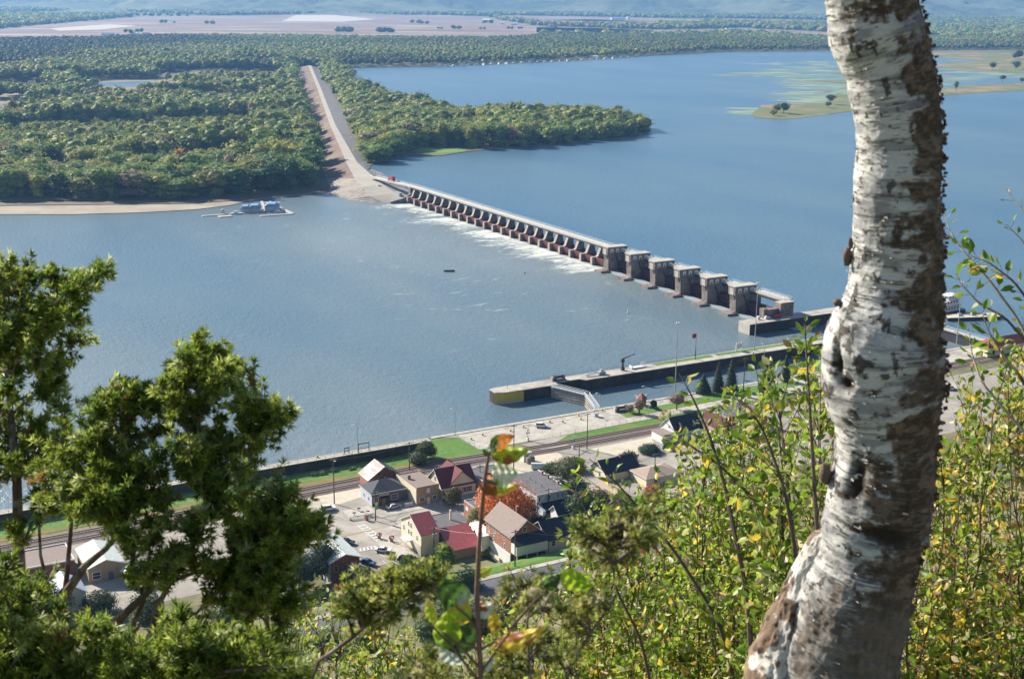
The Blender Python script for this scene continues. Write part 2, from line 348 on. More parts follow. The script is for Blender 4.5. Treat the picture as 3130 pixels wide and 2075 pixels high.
sheet('peninsula', PX([(1128, 516), (1132, 506), (1168, 492), (1235, 477), (1346, 476), (1436, 462), (1570, 452), (1748, 438), (1900, 421), (1970, 410), (1990, 400), (1985, 390), (1880, 372), (1750, 362), (1600, 356), (1400, 348), (1235, 312), (1123, 279), (1070, 252), (1078, 238), (1034, 210), (955, 195), (1000, 300), (1065, 400)], 2.5), m_flood, thick=.6)
m_lawn = mat('bright bank grass', (.14, .26, .03), (.1, .19, .03), .9, .05)
sheet('shore_grass', PX([(1262, 462), (1330, 470), (1420, 463), (1430, 457), (1350, 454), (1280, 449)], 2.56), m_lawn)
# ponds and wet meadow in the woodland
m_mead = mat('marsh meadow', (.27, .19, .12), (.18, .15, .08), .95, .03, c3=(.15, .16, .06), s3=.02)
sheet('meadow', PX([(-900, 350), (0, 330), (120, 322), (300, 285), (560, 276), (640, 245), (620, 222), (500, 222), (480, 244), (230, 250), (0, 262), (-900, 290)], 1.45), m_mead)
for nm, pl in (('pond', [(245, 259), (330, 252), (450, 249), (530, 262), (520, 273), (400, 266), (340, 264)]), ('pond', [(500, 232), (560, 226), (622, 229), (600, 234), (520, 236)]), ('pond', [(-500, 345), (-200, 322), (0, 318), (60, 319), (30, 327), (0, 333), (-500, 370)])):
    sheet(nm, PX(pl, 1.6), MW2)
# fields
m_f1 = mat('harvested field', (.185, .115, .08), (.15, .095, .07), .95, .004, stretch=(1, 12, 1), c3=(.42, .33, .25), s3=.0015)
m_f2 = mat('pale stubble field', (.50, .42, .33), (.45, .37, .3), .95, .004, stretch=(1, 10, 1)); m_f3 = mat('green field', (.17, .24, .06), (.14, .20, .05), .95, .004)
FIELDS = [[(1480, 47), (1900, 53), (2150, 60), (2150, 67), (1900, 67), (1640, 62)], [(1700, 82), (1990, 92), (2250, 88), (2300, 96), (2050, 104), (1800, 104), (1660, 98)], [(-2500, 110), (-900, 98), (0, 89), (241, 67), (446, 51), (1000, 45), (1346, 47), (1480, 52), (1636, 80), (1700, 87), (1650, 104), (1502, 114), (1168, 114), (870, 112), (527, 112), (312, 118), (0, 124), (-900, 139), (-2500, 160)],
          [(1640, 62), (1800, 60), (2010, 67), (2010, 75), (1800, 71), (1640, 70)], [(1640, 84), (1800, 86), (1993, 94), (2000, 103), (1800, 104), (1640, 100)],
          [(2200, 57), (2528, 64), (2535, 69), (2203, 64)], [(2246, 86), (2546, 99), (2700, 104), (2700, 114), (2546, 112), (2246, 96)], [(2820, 38), (3010, 38), (3015, 44), (2830, 43)]]
for f in FIELDS: sheet('field', PX(f, 3.2), m_f1)
sheet('field', PX([(860, 66), (905, 46.5), (1020, 46.5), (1150, 60), (1050, 67)], 3.9), m_f2)
sheet('field', PX([(150, 88), (330, 75), (420, 80), (300, 92), (180, 95)], 3.9), m_f2)
sheet('field', PX([(1480, 50), (1560, 55), (1690, 82), (1640, 80), (1540, 62)], 3.9), m_f3)
# ---- hills
m_hill = mat('wooded hills', (.03, .055, .02), (.12, .13, .045), .95, .009, c3=(.16, .17, .07), s3=.0015, lo=.38, hi=.62)
gx = np.linspace(-6500, 7500, 281); gy = np.linspace(7600, 13500, 90); X, Y = np.meshgrid(gx, gy)
off = 500*np.sin(X/1500)+300*np.sin(X/640+1)+150*np.sin(X/270+2)
near = np.where(X > 500, 350*ss(500, 2500, X), 0)
Z = ss(0, 1, (Y-8700+near-off)/1700)*(190+60*np.sin(X/900+.7)+35*np.sin(X/380)+18*np.sin(Y/240+X/500))+ss(0, 1, (Y-10500)/2500)*150
Z += 9*R.standard_normal(Z.shape)*ss(0, 60, Z)+2.2
V = np.stack([X, Y, Z], -1).reshape(-1, 3); nx_, ny_ = len(gx), len(gy); i = (np.arange(ny_-1)[:, None]*nx_+np.arange(nx_-1)[None]).ravel()
hm = NM(); hm.add(V, np.stack([i, i+1, i+nx_+1, i+nx_], 1)); hm.build('hills', m_hill, smooth=True, kind='structure')

# ---- dike: road on an earth embankment
rows = [[(905, 207, .9), (942, 201, 8), (951, 201, 8), (966, 206, 2)], [(913, 250, .9), (969, 268, 8), (980, 268, 8), (1000, 258, 2)], [(936, 312, .9), (984, 312, 8), (997, 312, 8), (1033, 312, 2)],
        [(962, 384, .9), (1009, 384, 8), (1026, 384, 8), (1072, 384, 2)], [(972, 440, .9), (1033, 437, 8), (1057, 437, 8), (1094, 437, 2)], [(982, 500, .9), (1060, 500, 8), (1092, 497, 8), (1122, 490, 2)],
        [(990, 545, .8), (1084, 546, 8), (1130, 530, 8), (1135, 517, 2)], [(1004, 590, .4), (1110, 572, 7), (1165, 560, 7), (1165, 528, 2)], [(1062, 611, -.2), (1130, 600, 3.5), (1210, 590, 4.5), (1255, 585, 2)], [(1118, 626, -.6), (1180, 622, -.3), (1246, 612, 2.2), (1262, 600, 2)]]
m_rip = mat('red brown riprap slope', (.20, .125, .095), (.12, .08, .065), .95, .12, c3=(.2, .16, .09), s3=.04); m_rip2 = mat('grey riprap', (.28, .25, .23), (.16, .145, .135), .95, .25)
m_road = mat('gravel dike road', (.40, .36, .29), (.32, .29, .24), .95, .05)
g = [[np.array(W(*p)) for p in r] for r in rows]
db_ = MB()
for a, c in zip(g[:-1], g[1:]):
    for j in range(3):
        for k in range(4):
            p = [a[j]+(c[j]-a[j])*k/4, a[j+1]+(c[j+1]-a[j+1])*k/4, a[j+1]+(c[j+1]-a[j+1])*(k+1)/4, a[j]+(c[j]-a[j])*(k+1)/4]
            last = a is g[-2] or a is g[-3] or a is g[-4]
            db_.add(p, [(0, 1, 2, 3)], 1 if j == 1 else (3 if last and j == 0 else (0 if j == 0 else 2)))
m_apr = mat('riprap apron', (.33, .285, .24), (.17, .15, .13), .95, .22, c3=(.30, .25, .2), s3=.05)
db_.build('embankment', [m_rip, m_road, m_rip2, m_apr], kind='structure')
pa, pb = np.array(W(1050, 418, 5)), np.array(W(1079, 419, 2.2)); pc = np.array([0, 3, 0])
MB().add([pa+(0,0,1.9), pb+(0,0,.9), pb+pc+(0,0,.9), pa+pc+(0,0,1.9)], [(0, 1, 2, 3)]).build('path', m_road, kind='structure')

# ---- marsh islands and lily pads up the pool
m_marsh = mat('marsh reeds', (.17, .15, .065), (.10, .14, .04), .95, .03, c3=(.27, .18, .11), s3=.012)
isl = [[(2296, 350), (2310, 361), (2400, 365), (2480, 357), (2560, 346), (2640, 335), (2640, 300), (2560, 285), (2520, 315), (2400, 318), (2330, 322)],
       [(2870, 294), (2960, 287), (3100, 278), (3600, 262), (3600, 245), (3200, 253), (3060, 256), (2960, 262), (2870, 272)], [(2850, 205), (2900, 212), (3100, 224), (3600, 232), (3600, 160), (3130, 158), (2850, 155), (2850, 175), (2960, 182), (3000, 190), (2900, 190)],
       [(2460, 247), (2520, 252), (2640, 258), (2640, 246), (2540, 246)], [(2515, 224), (2640, 232), (2640, 225), (2540, 222)], [(2480, 284), (2520, 286), (2560, 278), (2510, 279)], [(2560, 272), (2640, 275), (2640, 268), (2580, 267)], [(2850, 232), (2940, 236), (2870, 228)]]
for p in isl: sheet('marsh', PX(p, 2.25), m_marsh)
m_lily = leafmat('lily pads', 1, 0, .6, .3, .3, .02)
lp = NM(); LPOLY = [[(2180, 232), (2330, 215), (2460, 200), (2640, 190), (2640, 315), (2450, 322), (2400, 300), (2440, 270), (2350, 240)], [(2850, 165), (3130, 168), (3500, 180), (3500, 235), (3000, 240), (2850, 262)], [(2262, 348), (2310, 330), (2335, 335), (2330, 352), (2290, 352)], [(2300, 196), (2450, 190), (2640, 188), (2640, 196), (2400, 200)]]
for p, cnt in zip(LPOLY, (420, 420, 26, 40)):
    us = [a for a, b in p]; vs = [b for a, b in p]; U = R.uniform(min(us), max(us), cnt); Vv = R.uniform(min(vs), max(vs), cnt); ok = inpoly(U, Vv, p)
    for u, v in zip(U[ok], Vv[ok]):
        x, y, _ = W(u, v, 2); n_ = 9; rx, ry = R.uniform(12, 60), R.uniform(5, 14); a = np.linspace(0, 2*np.pi, n_, endpoint=False); rr = R.uniform(.6, 1.1, n_)
        P_ = np.stack([x+rx*rr*np.cos(a), y+ry*rr*np.sin(a), np.full(n_, 2.06+R.uniform(0, .05))], 1); P_ = np.vstack([P_, [x, y, 2.08]])
        lp.add(P_, [(k, (k+1) % n_, n_) for k in range(n_)], (.24+R.uniform(-.05, .05), .30, .19))
lp.build('lily_pads', m_lily, kind='stuff', label='pale green lily pads floating in the shallows around the marsh', category='lily pads') if False else tag(lp.build('lily_pads', m_lily), 'pale green lily pads floating in shallows around the marsh', 'lily pads', None, 'stuff')

# ---- near bank terrain
def axis(lo, hi, step, fine):
    a = np.arange(lo, hi+step, step); return np.unique(np.round(np.concatenate([a, np.arange(-14, 14.1, fine)]), 3))
gs = axis(-420, 1500, 7.0, .6); gq = np.unique(np.concatenate([axis(-120, 378, 6.0, .6), np.arange(366, 385, 2), [386.89, 387.0, 389.0]]))
gs = np.unique(np.concatenate([gs, np.arange(160, 200, 3)])); gs = gs[(gs > -421)]
Sg, Qg = np.meshgrid(gs, gq); Xg = CA*Sg-SA*Qg; Yg = SA*Sg+CA*Qg; Zg = hgt(Xg, Yg)
V = np.stack([Xg, Yg, Zg], -1).reshape(-1, 3); a_, b_ = len(gs), len(gq); i = (np.arange(b_-1)[:, None]*a_+np.arange(a_-1)[None]).ravel()
m_gr = mat('bluff and town ground', (.17, .16, .075), (.10, .11, .045), .95, .25, c3=(.21, .165, .10), s3=.06)
gm = NM(); gm.add(V, np.stack([i, i+1, i+a_+1, i+a_], 1)); gm.build('ground', m_gr, kind='structure', smooth=True)

def clipcell(poly, x0, x1, y0, y1):
    for ax, val, sg in ((0, x0, 1), (0, x1, -1), (1, y0, 1), (1, y1, -1)):
        out = []; n_ = len(poly)
        for k in range(n_):
            a, b = poly[k], poly[(k+1) % n_]; da, dbb = (a[ax]-val)*sg, (b[ax]-val)*sg
            if da >= 0: out.append(a)
            if (da >= 0) != (dbb >= 0):
                t = da/(da-dbb); out.append((a[0]+(b[0]-a[0])*t, a[1]+(b[1]-a[1])*t))
        poly = out
        if len(poly) < 3: return None
    return poly
def drape(name, sq, m, off, cell=4.0, **k):
    mb = MB(); ss_ = [p[0] for p in sq]; qs = [p[1] for p in sq]
    for a in np.arange(math.floor(min(ss_)/cell)*cell, max(ss_), cell):
        for b in np.arange(math.floor(min(qs)/cell)*cell, max(qs), cell):
            p = clipcell(list(sq), a, a+cell, b, b+cell)
            if not p: continue
            P_ = [L(s, q) for s, q in p]; mb.add([(x, y, float(hgt(x, y))+off) for x, y, _ in P_], [tuple(range(len(P_)))])
    return mb.build(name, m, **({'kind': 'structure'} | k))
def TS(lst): return [toS(*T(u, v)[:2]) for u, v in lst]
drape('pavement', [(-200, 306), (-200, 357), (160, 357.5), (1200, 366), (1200, 312), (200, 308)], M['asph'], .03, 6)
drape('road', [(-100, 258.5), (-100, 264.5), (170, 266.5), (400, 270), (400, 263), (170, 260.5)], M['asph2'], .05, 3)
drape('pavement', [(-100, 264.5), (-100, 266.3), (170, 268.3), (170, 266.5)], M['conc'], .15, 3)
drape('promenade', [(187, 389)]+TS([(1400, 1336), (1466, 1374), (1500, 1369), (1620, 1348), (1666, 1341), (1850, 1306), (2100, 1259)])+[(330, 371.5), (1200, 380), (1200, 389)], M['conc'], .07, 6)
drape('grass', [(-200, 368), (-200, 385.8), (174, 385.8), (187, 388)]+TS([(1400, 1336), (1462, 1376), (1500, 1369), (1480, 1385)])+[(100, 368)], M['grass'], .05, 2)
drape('grass', TS([(1666, 1341), (1850, 1308), (2100, 1260), (2300, 1225), (2300, 1240), (2100, 1275), (1850, 1325), (1700, 1350)]), M['grass'], .10, 4)
drape('grass', TS([(1890, 1262), (1915, 1277), (2110, 1240), (2300, 1205), (2440, 1180), (2440, 1165), (2250, 1185), (2100, 1225)]), M['grass'], .14, 4)
drape('weeds', [(-200, 364.6), (-200, 368.4), (100, 368.4), (160, 369), (185, 369.4), (185, 366)], M['weeds'], .08, 3)
drape('weeds', TS([(1700, 1350), (1850, 1325), (2100, 1275), (2300, 1240), (2300, 1247), (2000, 1302), (1720, 1353)]), M['weeds'], .13, 4)
drape('gravel_lot', TS([(1803, 1372), (1990, 1335), (2010, 1380), (1900, 1395), (1820, 1378)]), M['gravel'], .06, 4)
drape('gravel_lot', TS([(1480, 1432), (1560, 1412), (1700, 1377), (1720, 1395), (1690, 1420), (1620, 1445), (1560, 1450)]), M['gravel'], .06, 4)
drape('gravel_lot', [(100, 348), (100, 357), (150, 357), (150, 351), (136, 347)], M['gravel'], .055, 4)
drape('crossing', TS([(1655, 1345), (1740, 1330), (1700, 1352), (1760, 1365), (1800, 1376), (1770, 1392), (1660, 1376), (1590, 1360)]), M['asph'], .16, 4)
drape('parking_lot', [(96, 318), (96, 347), (136, 346), (139, 336), (140, 322), (140, 303), (122, 300), (100, 306)], M['asph'], .05, 4)
drape('street', [(-200, 312), (-200, 322), (143, 331), (185, 333), (260, 345), (500, 352), (500, 343), (265, 334), (190, 322), (143, 318)], M['asph'], .075, 4)
drape('sidewalk', [(141, 301), (141, 320), (150, 322), (153, 327), (142, 327), (134, 322), (136, 301)], M['conc'], .10, 3)
drape('sidewalk', [(141, 331.5), (141, 336), (200, 337.5), (200, 334)], M['conc'], .10, 3)
drape('grass', [(130, 268.3), (130, 276), (150, 281), (158, 280), (176, 278), (176, 268.8)], M['grass'], .05, 3)
drape('grass', [(180, 300), (180, 309), (230, 311), (230, 296)], M['grass'], .08, 3)
# markings
MWp = mat('road paint', (.72, .71, .67), (.55, .54, .5), .8, 1.5); MYp = mat('yellow road paint', (.5, .36, .06), None, .8, 1)
def mark(name, a, b, w, m, off=.12):
    a = np.array(a); b = np.array(b); d = b-a; d = d/np.linalg.norm(d); nn = np.array([-d[1], d[0]])*w/2
    drape(name, [tuple(a-nn), tuple(b-nn), tuple(b+nn), tuple(a+nn)], m, off, 5)
cw0, cw1, cw2, cw3 = [np.array(p) for p in TS([(1092, 1606), (1113, 1602), (1175, 1650), (1153, 1655)])]
mark('road_marking', cw0, cw3, .25, MWp); mark('road_marking', cw1, cw2, .25, MWp)
for k in range(7):
    t = (k+.5)/7; mark('road_marking', cw0+(cw3-cw0)*t, cw1+(cw2-cw1)*t, .55, MWp)
e0, e1, e2_, e3 = [np.array(p) for p in TS([(1095, 1677), (1150, 1668), (1155, 1676), (1098, 1686)])]
mark('road_marking', e0, e1, .25, MWp); mark('road_marking', e3, e2_, .25, MWp)
for k in range(5): t = (k+.5)/5; mark('road_marking', e0+(e1-e0)*t, e3+(e2_-e3)*t, .5, MWp)
for a, b in (((975, 1527), (1000, 1565)), ):
    pass
for k in range(6):
    p = np.array((118.0+k*2.9, 340.0)); mark('road_marking', p, p+np.array((1.2, -5.2)), .12, MWp)
mark('road_marking', (60, 320.5), (140, 324.6), .14, MYp); mark('road_marking', (60, 320.9), (140, 325.0), .14, MYp); mark('road_marking', (215, 334.3), (300, 343), .16, MYp)
mark('road_marking', TS([(1145, 1685)])[0], TS([(1240, 1738)])[0], .2, MWp)
for k in range(3):
    p = np.array((125.5+k*3.0, 299.5)); mark('road_marking', p, p+np.array((0, 4.5)), .12, MWp)
# ================================================================== FORESTS
ICO_V = None
def ico():
    t = (1+5**.5)/2; v = np.array([(-1,t,0),(1,t,0),(-1,-t,0),(1,-t,0),(0,-1,t),(0,1,t),(0,-1,-t),(0,1,-t),(t,0,-1),(t,0,1),(-t,0,-1),(-t,0,1)], float); v /= np.linalg.norm(v[0])
    f = np.array([(0,11,5),(0,5,1),(0,1,7),(0,7,10),(0,10,11),(1,5,9),(5,11,4),(11,10,2),(10,7,6),(7,1,8),(3,9,4),(3,4,2),(3,2,6),(3,6,8),(3,8,9),(4,9,5),(2,4,11),(6,2,10),(8,6,7),(9,8,1)])
    return v, f
ICV, ICF = ico()
def cards(nm, C, N_, size, tint, aspect=1.0, m=0):
    """small leaf-clump faces at points C (n,3) facing roughly N_ (n,3)"""
    n = len(C); r = R.standard_normal((n, 3)); a = np.cross(N_, r); a /= np.linalg.norm(a, axis=1, keepdims=True)+1e-9; b = np.cross(N_, a); b /= np.linalg.norm(b, axis=1, keepdims=True)+1e-9
    s = (np.asarray(size)*R.uniform(.6, 1.3, n))[:, None]; a = a*s*.5; b = b*s*.5*aspect; k = R.uniform(.5, 1, (n, 4))[..., None]
    V = np.stack([C-a*k[:, 0], C-b*k[:, 1], C+a*k[:, 2], C+b*k[:, 3]], 1); F = np.arange(4*n).reshape(n, 4)
    nm.add(V, F, tint, m)
def crowns(nm, base, hh, rad, tint, blobs=5, per=12, qs=1.4, trunkfrac=.12, core=True, cs=.84):
    """many broadleaf crowns: base (n,3), heights, radii, tint (n,3)"""
    n = len(base); th = R.uniform(0, 2*np.pi, (n, blobs)); rr = R.uniform(.1, .42, (n, blobs)); rr[:, 0] = 0
    zc = R.uniform(.38, .74, (n, blobs)); zc[:, 0] = R.uniform(.62, .70, n); br = R.uniform(.48, .72, (n, blobs)); br[:, 0] = .76
    cx = base[:, None, 0]+np.cos(th)*rr*rad[:, None]; cy = base[:, None, 1]+np.sin(th)*rr*rad[:, None]; cz = base[:, None, 2]+zc*hh[:, None]
    an_ = R.uniform(.78, 1.25, (2, n, blobs)); R3 = np.stack([br*rad[:, None]*an_[0], br*rad[:, None]*an_[1], np.maximum(br*rad[:, None]*.72, hh[:, None]*.2)], -1); BC = np.stack([cx, cy, cz], -1)
    tb = tint[:, None]*R.uniform(.88, 1.14, (n, blobs, 1))
    d = R.standard_normal((n, blobs, per, 3)); d[..., 2] = np.abs(d[..., 2])*1.0-.25; d /= np.linalg.norm(d, axis=-1, keepdims=True)
    P = BC[:, :, None]+d*R3[:, :, None]*R.uniform(.80, 1.2, (n, blobs, per, 1)); Nn = d+R.standard_normal(d.shape)*.45; Nn /= np.linalg.norm(Nn, axis=-1, keepdims=True)
    tc = np.broadcast_to(tb[:, :, None], (n, blobs, per, 3))*R.uniform(.75, 1.25, (n, blobs, per, 1))
    cards(nm, P.reshape(-1, 3), Nn.reshape(-1, 3), np.broadcast_to(np.reshape(qs, (-1, 1, 1)), (n, blobs, per)).reshape(-1), tc.reshape(-1, 3))
    if core:
        jit = R.uniform(.78, 1.0, (n, blobs, 12, 1)); V = BC[:, :, None]+ICV[None, None]*R3[:, :, None]*cs*jit
        k = n*blobs; F = ICF[None]+(np.arange(k)*12)[:, None, None]; nm.add(V.reshape(-1, 3), F.reshape(-1, 3), np.repeat(tb.reshape(-1, 3), 20, 0))
    # skirt so that stands read as closed down to the ground
    V = np.stack([base[:, 0], base[:, 1], base[:, 2]-.2], 1); 
PAL = np.array([2.95, 2.8, 2.05])*np.array([(.055, .085, .026), (.075, .105, .03), (.15, .145, .035), (.095, .10, .036), (.105, .088, .07), (.032, .058, .022), (.115, .125, .035), (.17, .10, .04)])
PW = np.array([.2, .25, .06, .2, .045, .11, .13, .005])
LFOR = [(-1300, 625), (0, 610), (312, 611), (580, 608), (700, 600), (826, 589), (955, 574), (968, 556), (966, 500), (958, 430), (950, 384), (930, 330), (908, 262), (900, 205), (1030, 209), (1000, 150), (-1300, 150)]
PFOR = [(1138, 505), (1175, 490), (1235, 470), (1262, 452), (1430, 455), (1570, 450), (1748, 436), (1900, 419), (1965, 408), (1978, 398), (1970, 388), (1880, 376), (1750, 372), (1600, 370), (1400, 362), (1235, 322), (1123, 286), (1068, 256), (1076, 240), (1034, 212), (985, 200), (985, 235), (1018, 275), (1050, 330), (1085, 400), (1115, 470)]
WFOR = [(-2500, 215), (905, 215), (1034, 207), (1100, 205), (1350, 201), (1500, 194), (1650, 188), (1800, 180), (2000, 168), (2200, 158), (2500, 155), (2860, 154), (4000, 148), (4000, 100), (2700, 116), (2546, 121), (2400, 114), (2250, 108), (1993, 112), (1700, 110), (1614, 122), (1502, 126), (1168, 124), (870, 120), (527, 118), (312, 125), (0, 130), (-2500, 150)]
GAPS = [[(-300, 402), (60, 396), (330, 380), (500, 374), (640, 368), (760, 362), (800, 405), (740, 425), (600, 432), (380, 446), (60, 462), (-300, 470)], [(330, 492), (540, 480), (700, 470), (800, 460), (820, 495), (740, 525), (560, 545), (400, 535)], [(-300, 262), (134, 254), (160, 284), (-300, 296)], [(560, 214), (900, 222), (890, 240), (600, 236)],
        [(225, 250), (330, 244), (470, 242), (560, 258), (550, 292), (340, 290), (225, 272)], [(480, 226), (570, 218), (640, 224), (640, 240), (560, 246), (480, 245)], [(-700, 318), (0, 305), (95, 310), (90, 330), (0, 350), (-700, 390)],
        [(1262, 448), (1440, 452), (1440, 478), (1262, 478)], [(690, 540), (790, 525), (800, 545), (700, 560)], [(60, 520), (200, 510), (240, 530), (80, 545)], [(1400, 384), (1480, 380), (1540, 384), (1500, 394), (1400, 394)],
        [(-100, 268), (134, 262), (120, 285), (-100, 300)], [(-300, 472), (60, 462), (260, 470), (250, 488), (60, 484), (-300, 495)], [(100, 345), (330, 338), (520, 352), (520, 362), (300, 352), (100, 358)], [(620, 300), (880, 290), (880, 303), (620, 314)], [(300, 560), (430, 552), (440, 566), (310, 572)], [(700, 420), (880, 405), (890, 418), (720, 436)]]
SCR = [[(-900, 380), (0, 340), (120, 318), (300, 285), (600, 300), (800, 290), (800, 335), (500, 330), (300, 345), (0, 385), (-900, 430)], [(480, 244), (800, 215), (880, 230), (820, 280), (600, 280)]]
def scatter(x0, x1, y0, y1, step, z):
    gx_, gy_ = np.meshgrid(np.arange(x0, x1, step), np.arange(y0, y1, step)); p = np.stack([gx_.ravel(), gy_.ravel()], 1)+R.uniform(-.42, .42, (gx_.size, 2))*step
    d = np.concatenate([p, np.full((len(p), 1), z)], 1)-EYE; Zc = d@FWD; u = CX+FPX*(d@RIGHT)/Zc; v = CY-FPX*(d@UP)/Zc; return p, u, v
def lowf(p, s, ph): return np.sin(p[:, 0]/s+ph)+np.sin(p[:, 1]/(s*.8)+2*ph)+np.sin((p[:, 0]+p[:, 1])/(s*1.7)+ph*3)
T_all = []
for (x0, x1, y0, y1, step, z, poly, reg) in ((-900, -30, 985, 2950, 13, 1.3, LFOR, 0), (-480, 220, 1080, 2950, 12.5, 2.5, PFOR, 1)):
    p, u, v = scatter(x0, x1, y0, y1, step, z); ok = inpoly(u, v, poly) & (u > -260) & (u < 3400)
    low = inpoly(u, v, GAPS[0]) | inpoly(u, v, GAPS[1])
    for g_ in GAPS[2:]: ok &= ~inpoly(u, v, g_)
    ok &= ~(low & (R.random(len(p)) < .35))
    sc = np.zeros(len(p), bool)
    for g_ in SCR: sc |= inpoly(u, v, g_) if reg == 0 else False
    ok &= ~(sc & (R.random(len(p)) < .45))
    p, u, v, sc, low = p[ok], u[ok], v[ok], sc[ok], low[ok]; n = len(p)
    hh = R.uniform(19, 28, n)*(1+.10*lowf(p, 45, reg+.5)+.07*lowf(p, 16, reg+.9)); hh = np.where(sc, hh*.55, hh); hh = np.where(low, hh*.33, hh); rad = np.clip(R.uniform(6.5, 15, n), 3, 15)*np.where(sc, .75, 1)*np.where(low, .6, 1)
    if reg: hh *= np.where(u < 1100, .62, .85)*np.where(u > 1900, .85, 1)
    else: hh *= np.where((u > 860) & (v < 560), .85, 1)
    k = R.choice(8, n, p=PW); k = np.where(sc & (R.random(n) < .5), 3, k); k = np.where(sc & (R.random(n) < .25), 4, k)
    T_all.append((p, u, v, hh, rad, k, np.full(n, reg), z, sc))
print('forest', [len(t[0]) for t in T_all])
P_ = np.concatenate([np.concatenate([t[0], np.full((len(t[0]), 1), t[7])], 1) for t in T_all]); U_ = np.concatenate([t[1] for t in T_all]); V_ = np.concatenate([t[2] for t in T_all])
HH = np.concatenate([t[3] for t in T_all]); RD = np.concatenate([t[4] for t in T_all]); KK = np.concatenate([t[5] for t in T_all]); RG = np.concatenate([t[6] for t in T_all])
# the 290 trees that stand foremost and show largest: the front rows along the sandbar, the dike and the peninsula shore
dist = np.linalg.norm(P_[:, :2], axis=1); inview = (U_ > 0) & (U_ < 2000)
def front(reg):
    c = np.full(len(P_), 1e9); idx = np.where((RG == reg) & inview)[0]; bins = (U_[idx]//9).astype(int); rank = np.zeros(len(P_))+99
    for b in np.unique(bins):
        j = idx[bins == b]; o = j[np.argsort(-V_[j])]; rank[o] = np.arange(len(o))
    return rank
rk = np.minimum(front(0), front(1)); score = np.where(inview, rk*60+dist, 1e9); order = np.argsort(score); sel = order[:290]; rest = np.setdiff1d(np.arange(len(P_)), sel)
protos = {}
TN = ['deep green', 'mid green', 'yellow', 'olive green', 'thin grey brown', 'very dark green', 'light yellow-green', 'orange brown']
def proto_tree(k, j):
    if (k, j) in protos: return protos[(k, j)]
    nm = NM(); crowns(nm, np.array([[0, 0, 0.]]), np.array([20.]), np.array([6.2]), PAL[k:k+1], blobs=9, per=60, qs=1.3); crowns(nm, np.array([[0, 0, -6.]]), np.array([15.]), np.array([5.6]), PAL[k:k+1]*.95, blobs=5, per=40, qs=1.3)
    t = MB().tube([(0, 0, -.5), (.2, .1, 5), (.1, .3, 10)], [.4, .3, .15], 6); nm.add(np.array(t.v), np.array([f for f in t.f if len(f) == 4]), (1, 1, 1), 1)
    me = nm.mesh('forest_tree', [M['leaf'], M['trunk']]); protos[(k, j)] = me; return me
for i in sel:
    o = bpy.data.objects.new('forest_tree', proto_tree(int(KK[i]), int(R.integers(3)))); col.objects.link(o); o.location = P_[i]; o.rotation_euler = (0, 0, R.uniform(0, 6.28))
    s_ = RD[i]/6.2; o.scale = (s_, s_*R.uniform(.9, 1.1), HH[i]/20)
    if RG[i] == 0:
        if U_[i] > 900: w = 'in the wood beside the dike slope'
        else: w = 'in the left wood behind '+('the sandbar' if U_[i] < 300 else 'the sandbar tip' if U_[i] < 600 else 'the blue floats')
        grp = 'trees of the wood on the left bank: '
    else:
        w = 'on the wooded point '+('beside the dike' if U_[i] < 1250 else 'above its bright grass patch' if U_[i] < 1500 else 'along its dark waterline' if U_[i] < 1800 else 'near its tip'); grp = 'trees of the wooded point in the pool: '
    tag(o, f'{TN[int(KK[i])]} broad tree {w}', 'tree', grp+w)
nm = NM(); b_ = P_[rest]; pm = (PAL*PW[:, None]).sum(0); tint = (PAL[KK[rest]]*.6+pm*.4)*R.uniform(.88, 1.12, (len(rest), 1))
dd = dist[rest]; nearm = dd < 1700
crowns(nm, b_[nearm], HH[rest][nearm], RD[rest][nearm], tint[nearm], blobs=6, per=30, qs=1.9); crowns(nm, b_[nearm]-np.array([0, 0, 4.]), HH[rest][nearm]*.72, RD[rest][nearm]*.9, tint[nearm], blobs=3, per=16, qs=2.2)
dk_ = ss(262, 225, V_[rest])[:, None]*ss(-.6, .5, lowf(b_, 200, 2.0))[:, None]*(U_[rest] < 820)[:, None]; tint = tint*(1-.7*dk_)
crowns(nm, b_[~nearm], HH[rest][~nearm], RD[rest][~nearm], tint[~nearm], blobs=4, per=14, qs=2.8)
tag(nm.build('woodland', M['leaf']), 'mixed green woodland behind the front trees of both wooded shores', 'woodland', None, 'stuff')
# far woods
nm = NM()
for (x0, x1, y0, y1, step, z, pl, hh0, bl, pr, q_) in ((-1500, 1700, 2650, 4800, 15, 2.7, WFOR, 17, 3, 9, 3.4),):
    p, u, v = scatter(x0, x1, y0, y1, step, z); ok = inpoly(u, v, pl) & (u > -160) & (u < 3300); ok &= ~((u < 1034) & (v > 206)); p = p[ok]; n = len(p); print('far', n)
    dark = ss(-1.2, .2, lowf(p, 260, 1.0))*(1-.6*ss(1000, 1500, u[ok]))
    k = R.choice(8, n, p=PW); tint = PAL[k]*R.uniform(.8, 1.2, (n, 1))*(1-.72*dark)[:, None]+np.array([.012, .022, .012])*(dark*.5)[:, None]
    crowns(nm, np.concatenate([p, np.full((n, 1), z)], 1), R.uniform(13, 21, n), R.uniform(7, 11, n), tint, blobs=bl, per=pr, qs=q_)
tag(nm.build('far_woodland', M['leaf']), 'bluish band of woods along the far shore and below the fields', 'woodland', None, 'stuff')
nm = NM(); p, u, v = scatter(-3500, 4600, 4700, 9300, 42, 2.7); ok = (u > -160) & (u < 3300) & ((v < 50) | (u > 1500) | (v < 89-u*.09)) & ((v < 121) )
for f in FIELDS:
    for dv_ in (0, 4, 8): ok &= ~inpoly(u, v-dv_, f)
ok &= (lowf(p, 330, .3) > -.9); p = p[ok]; n = len(p); print('plain', n)
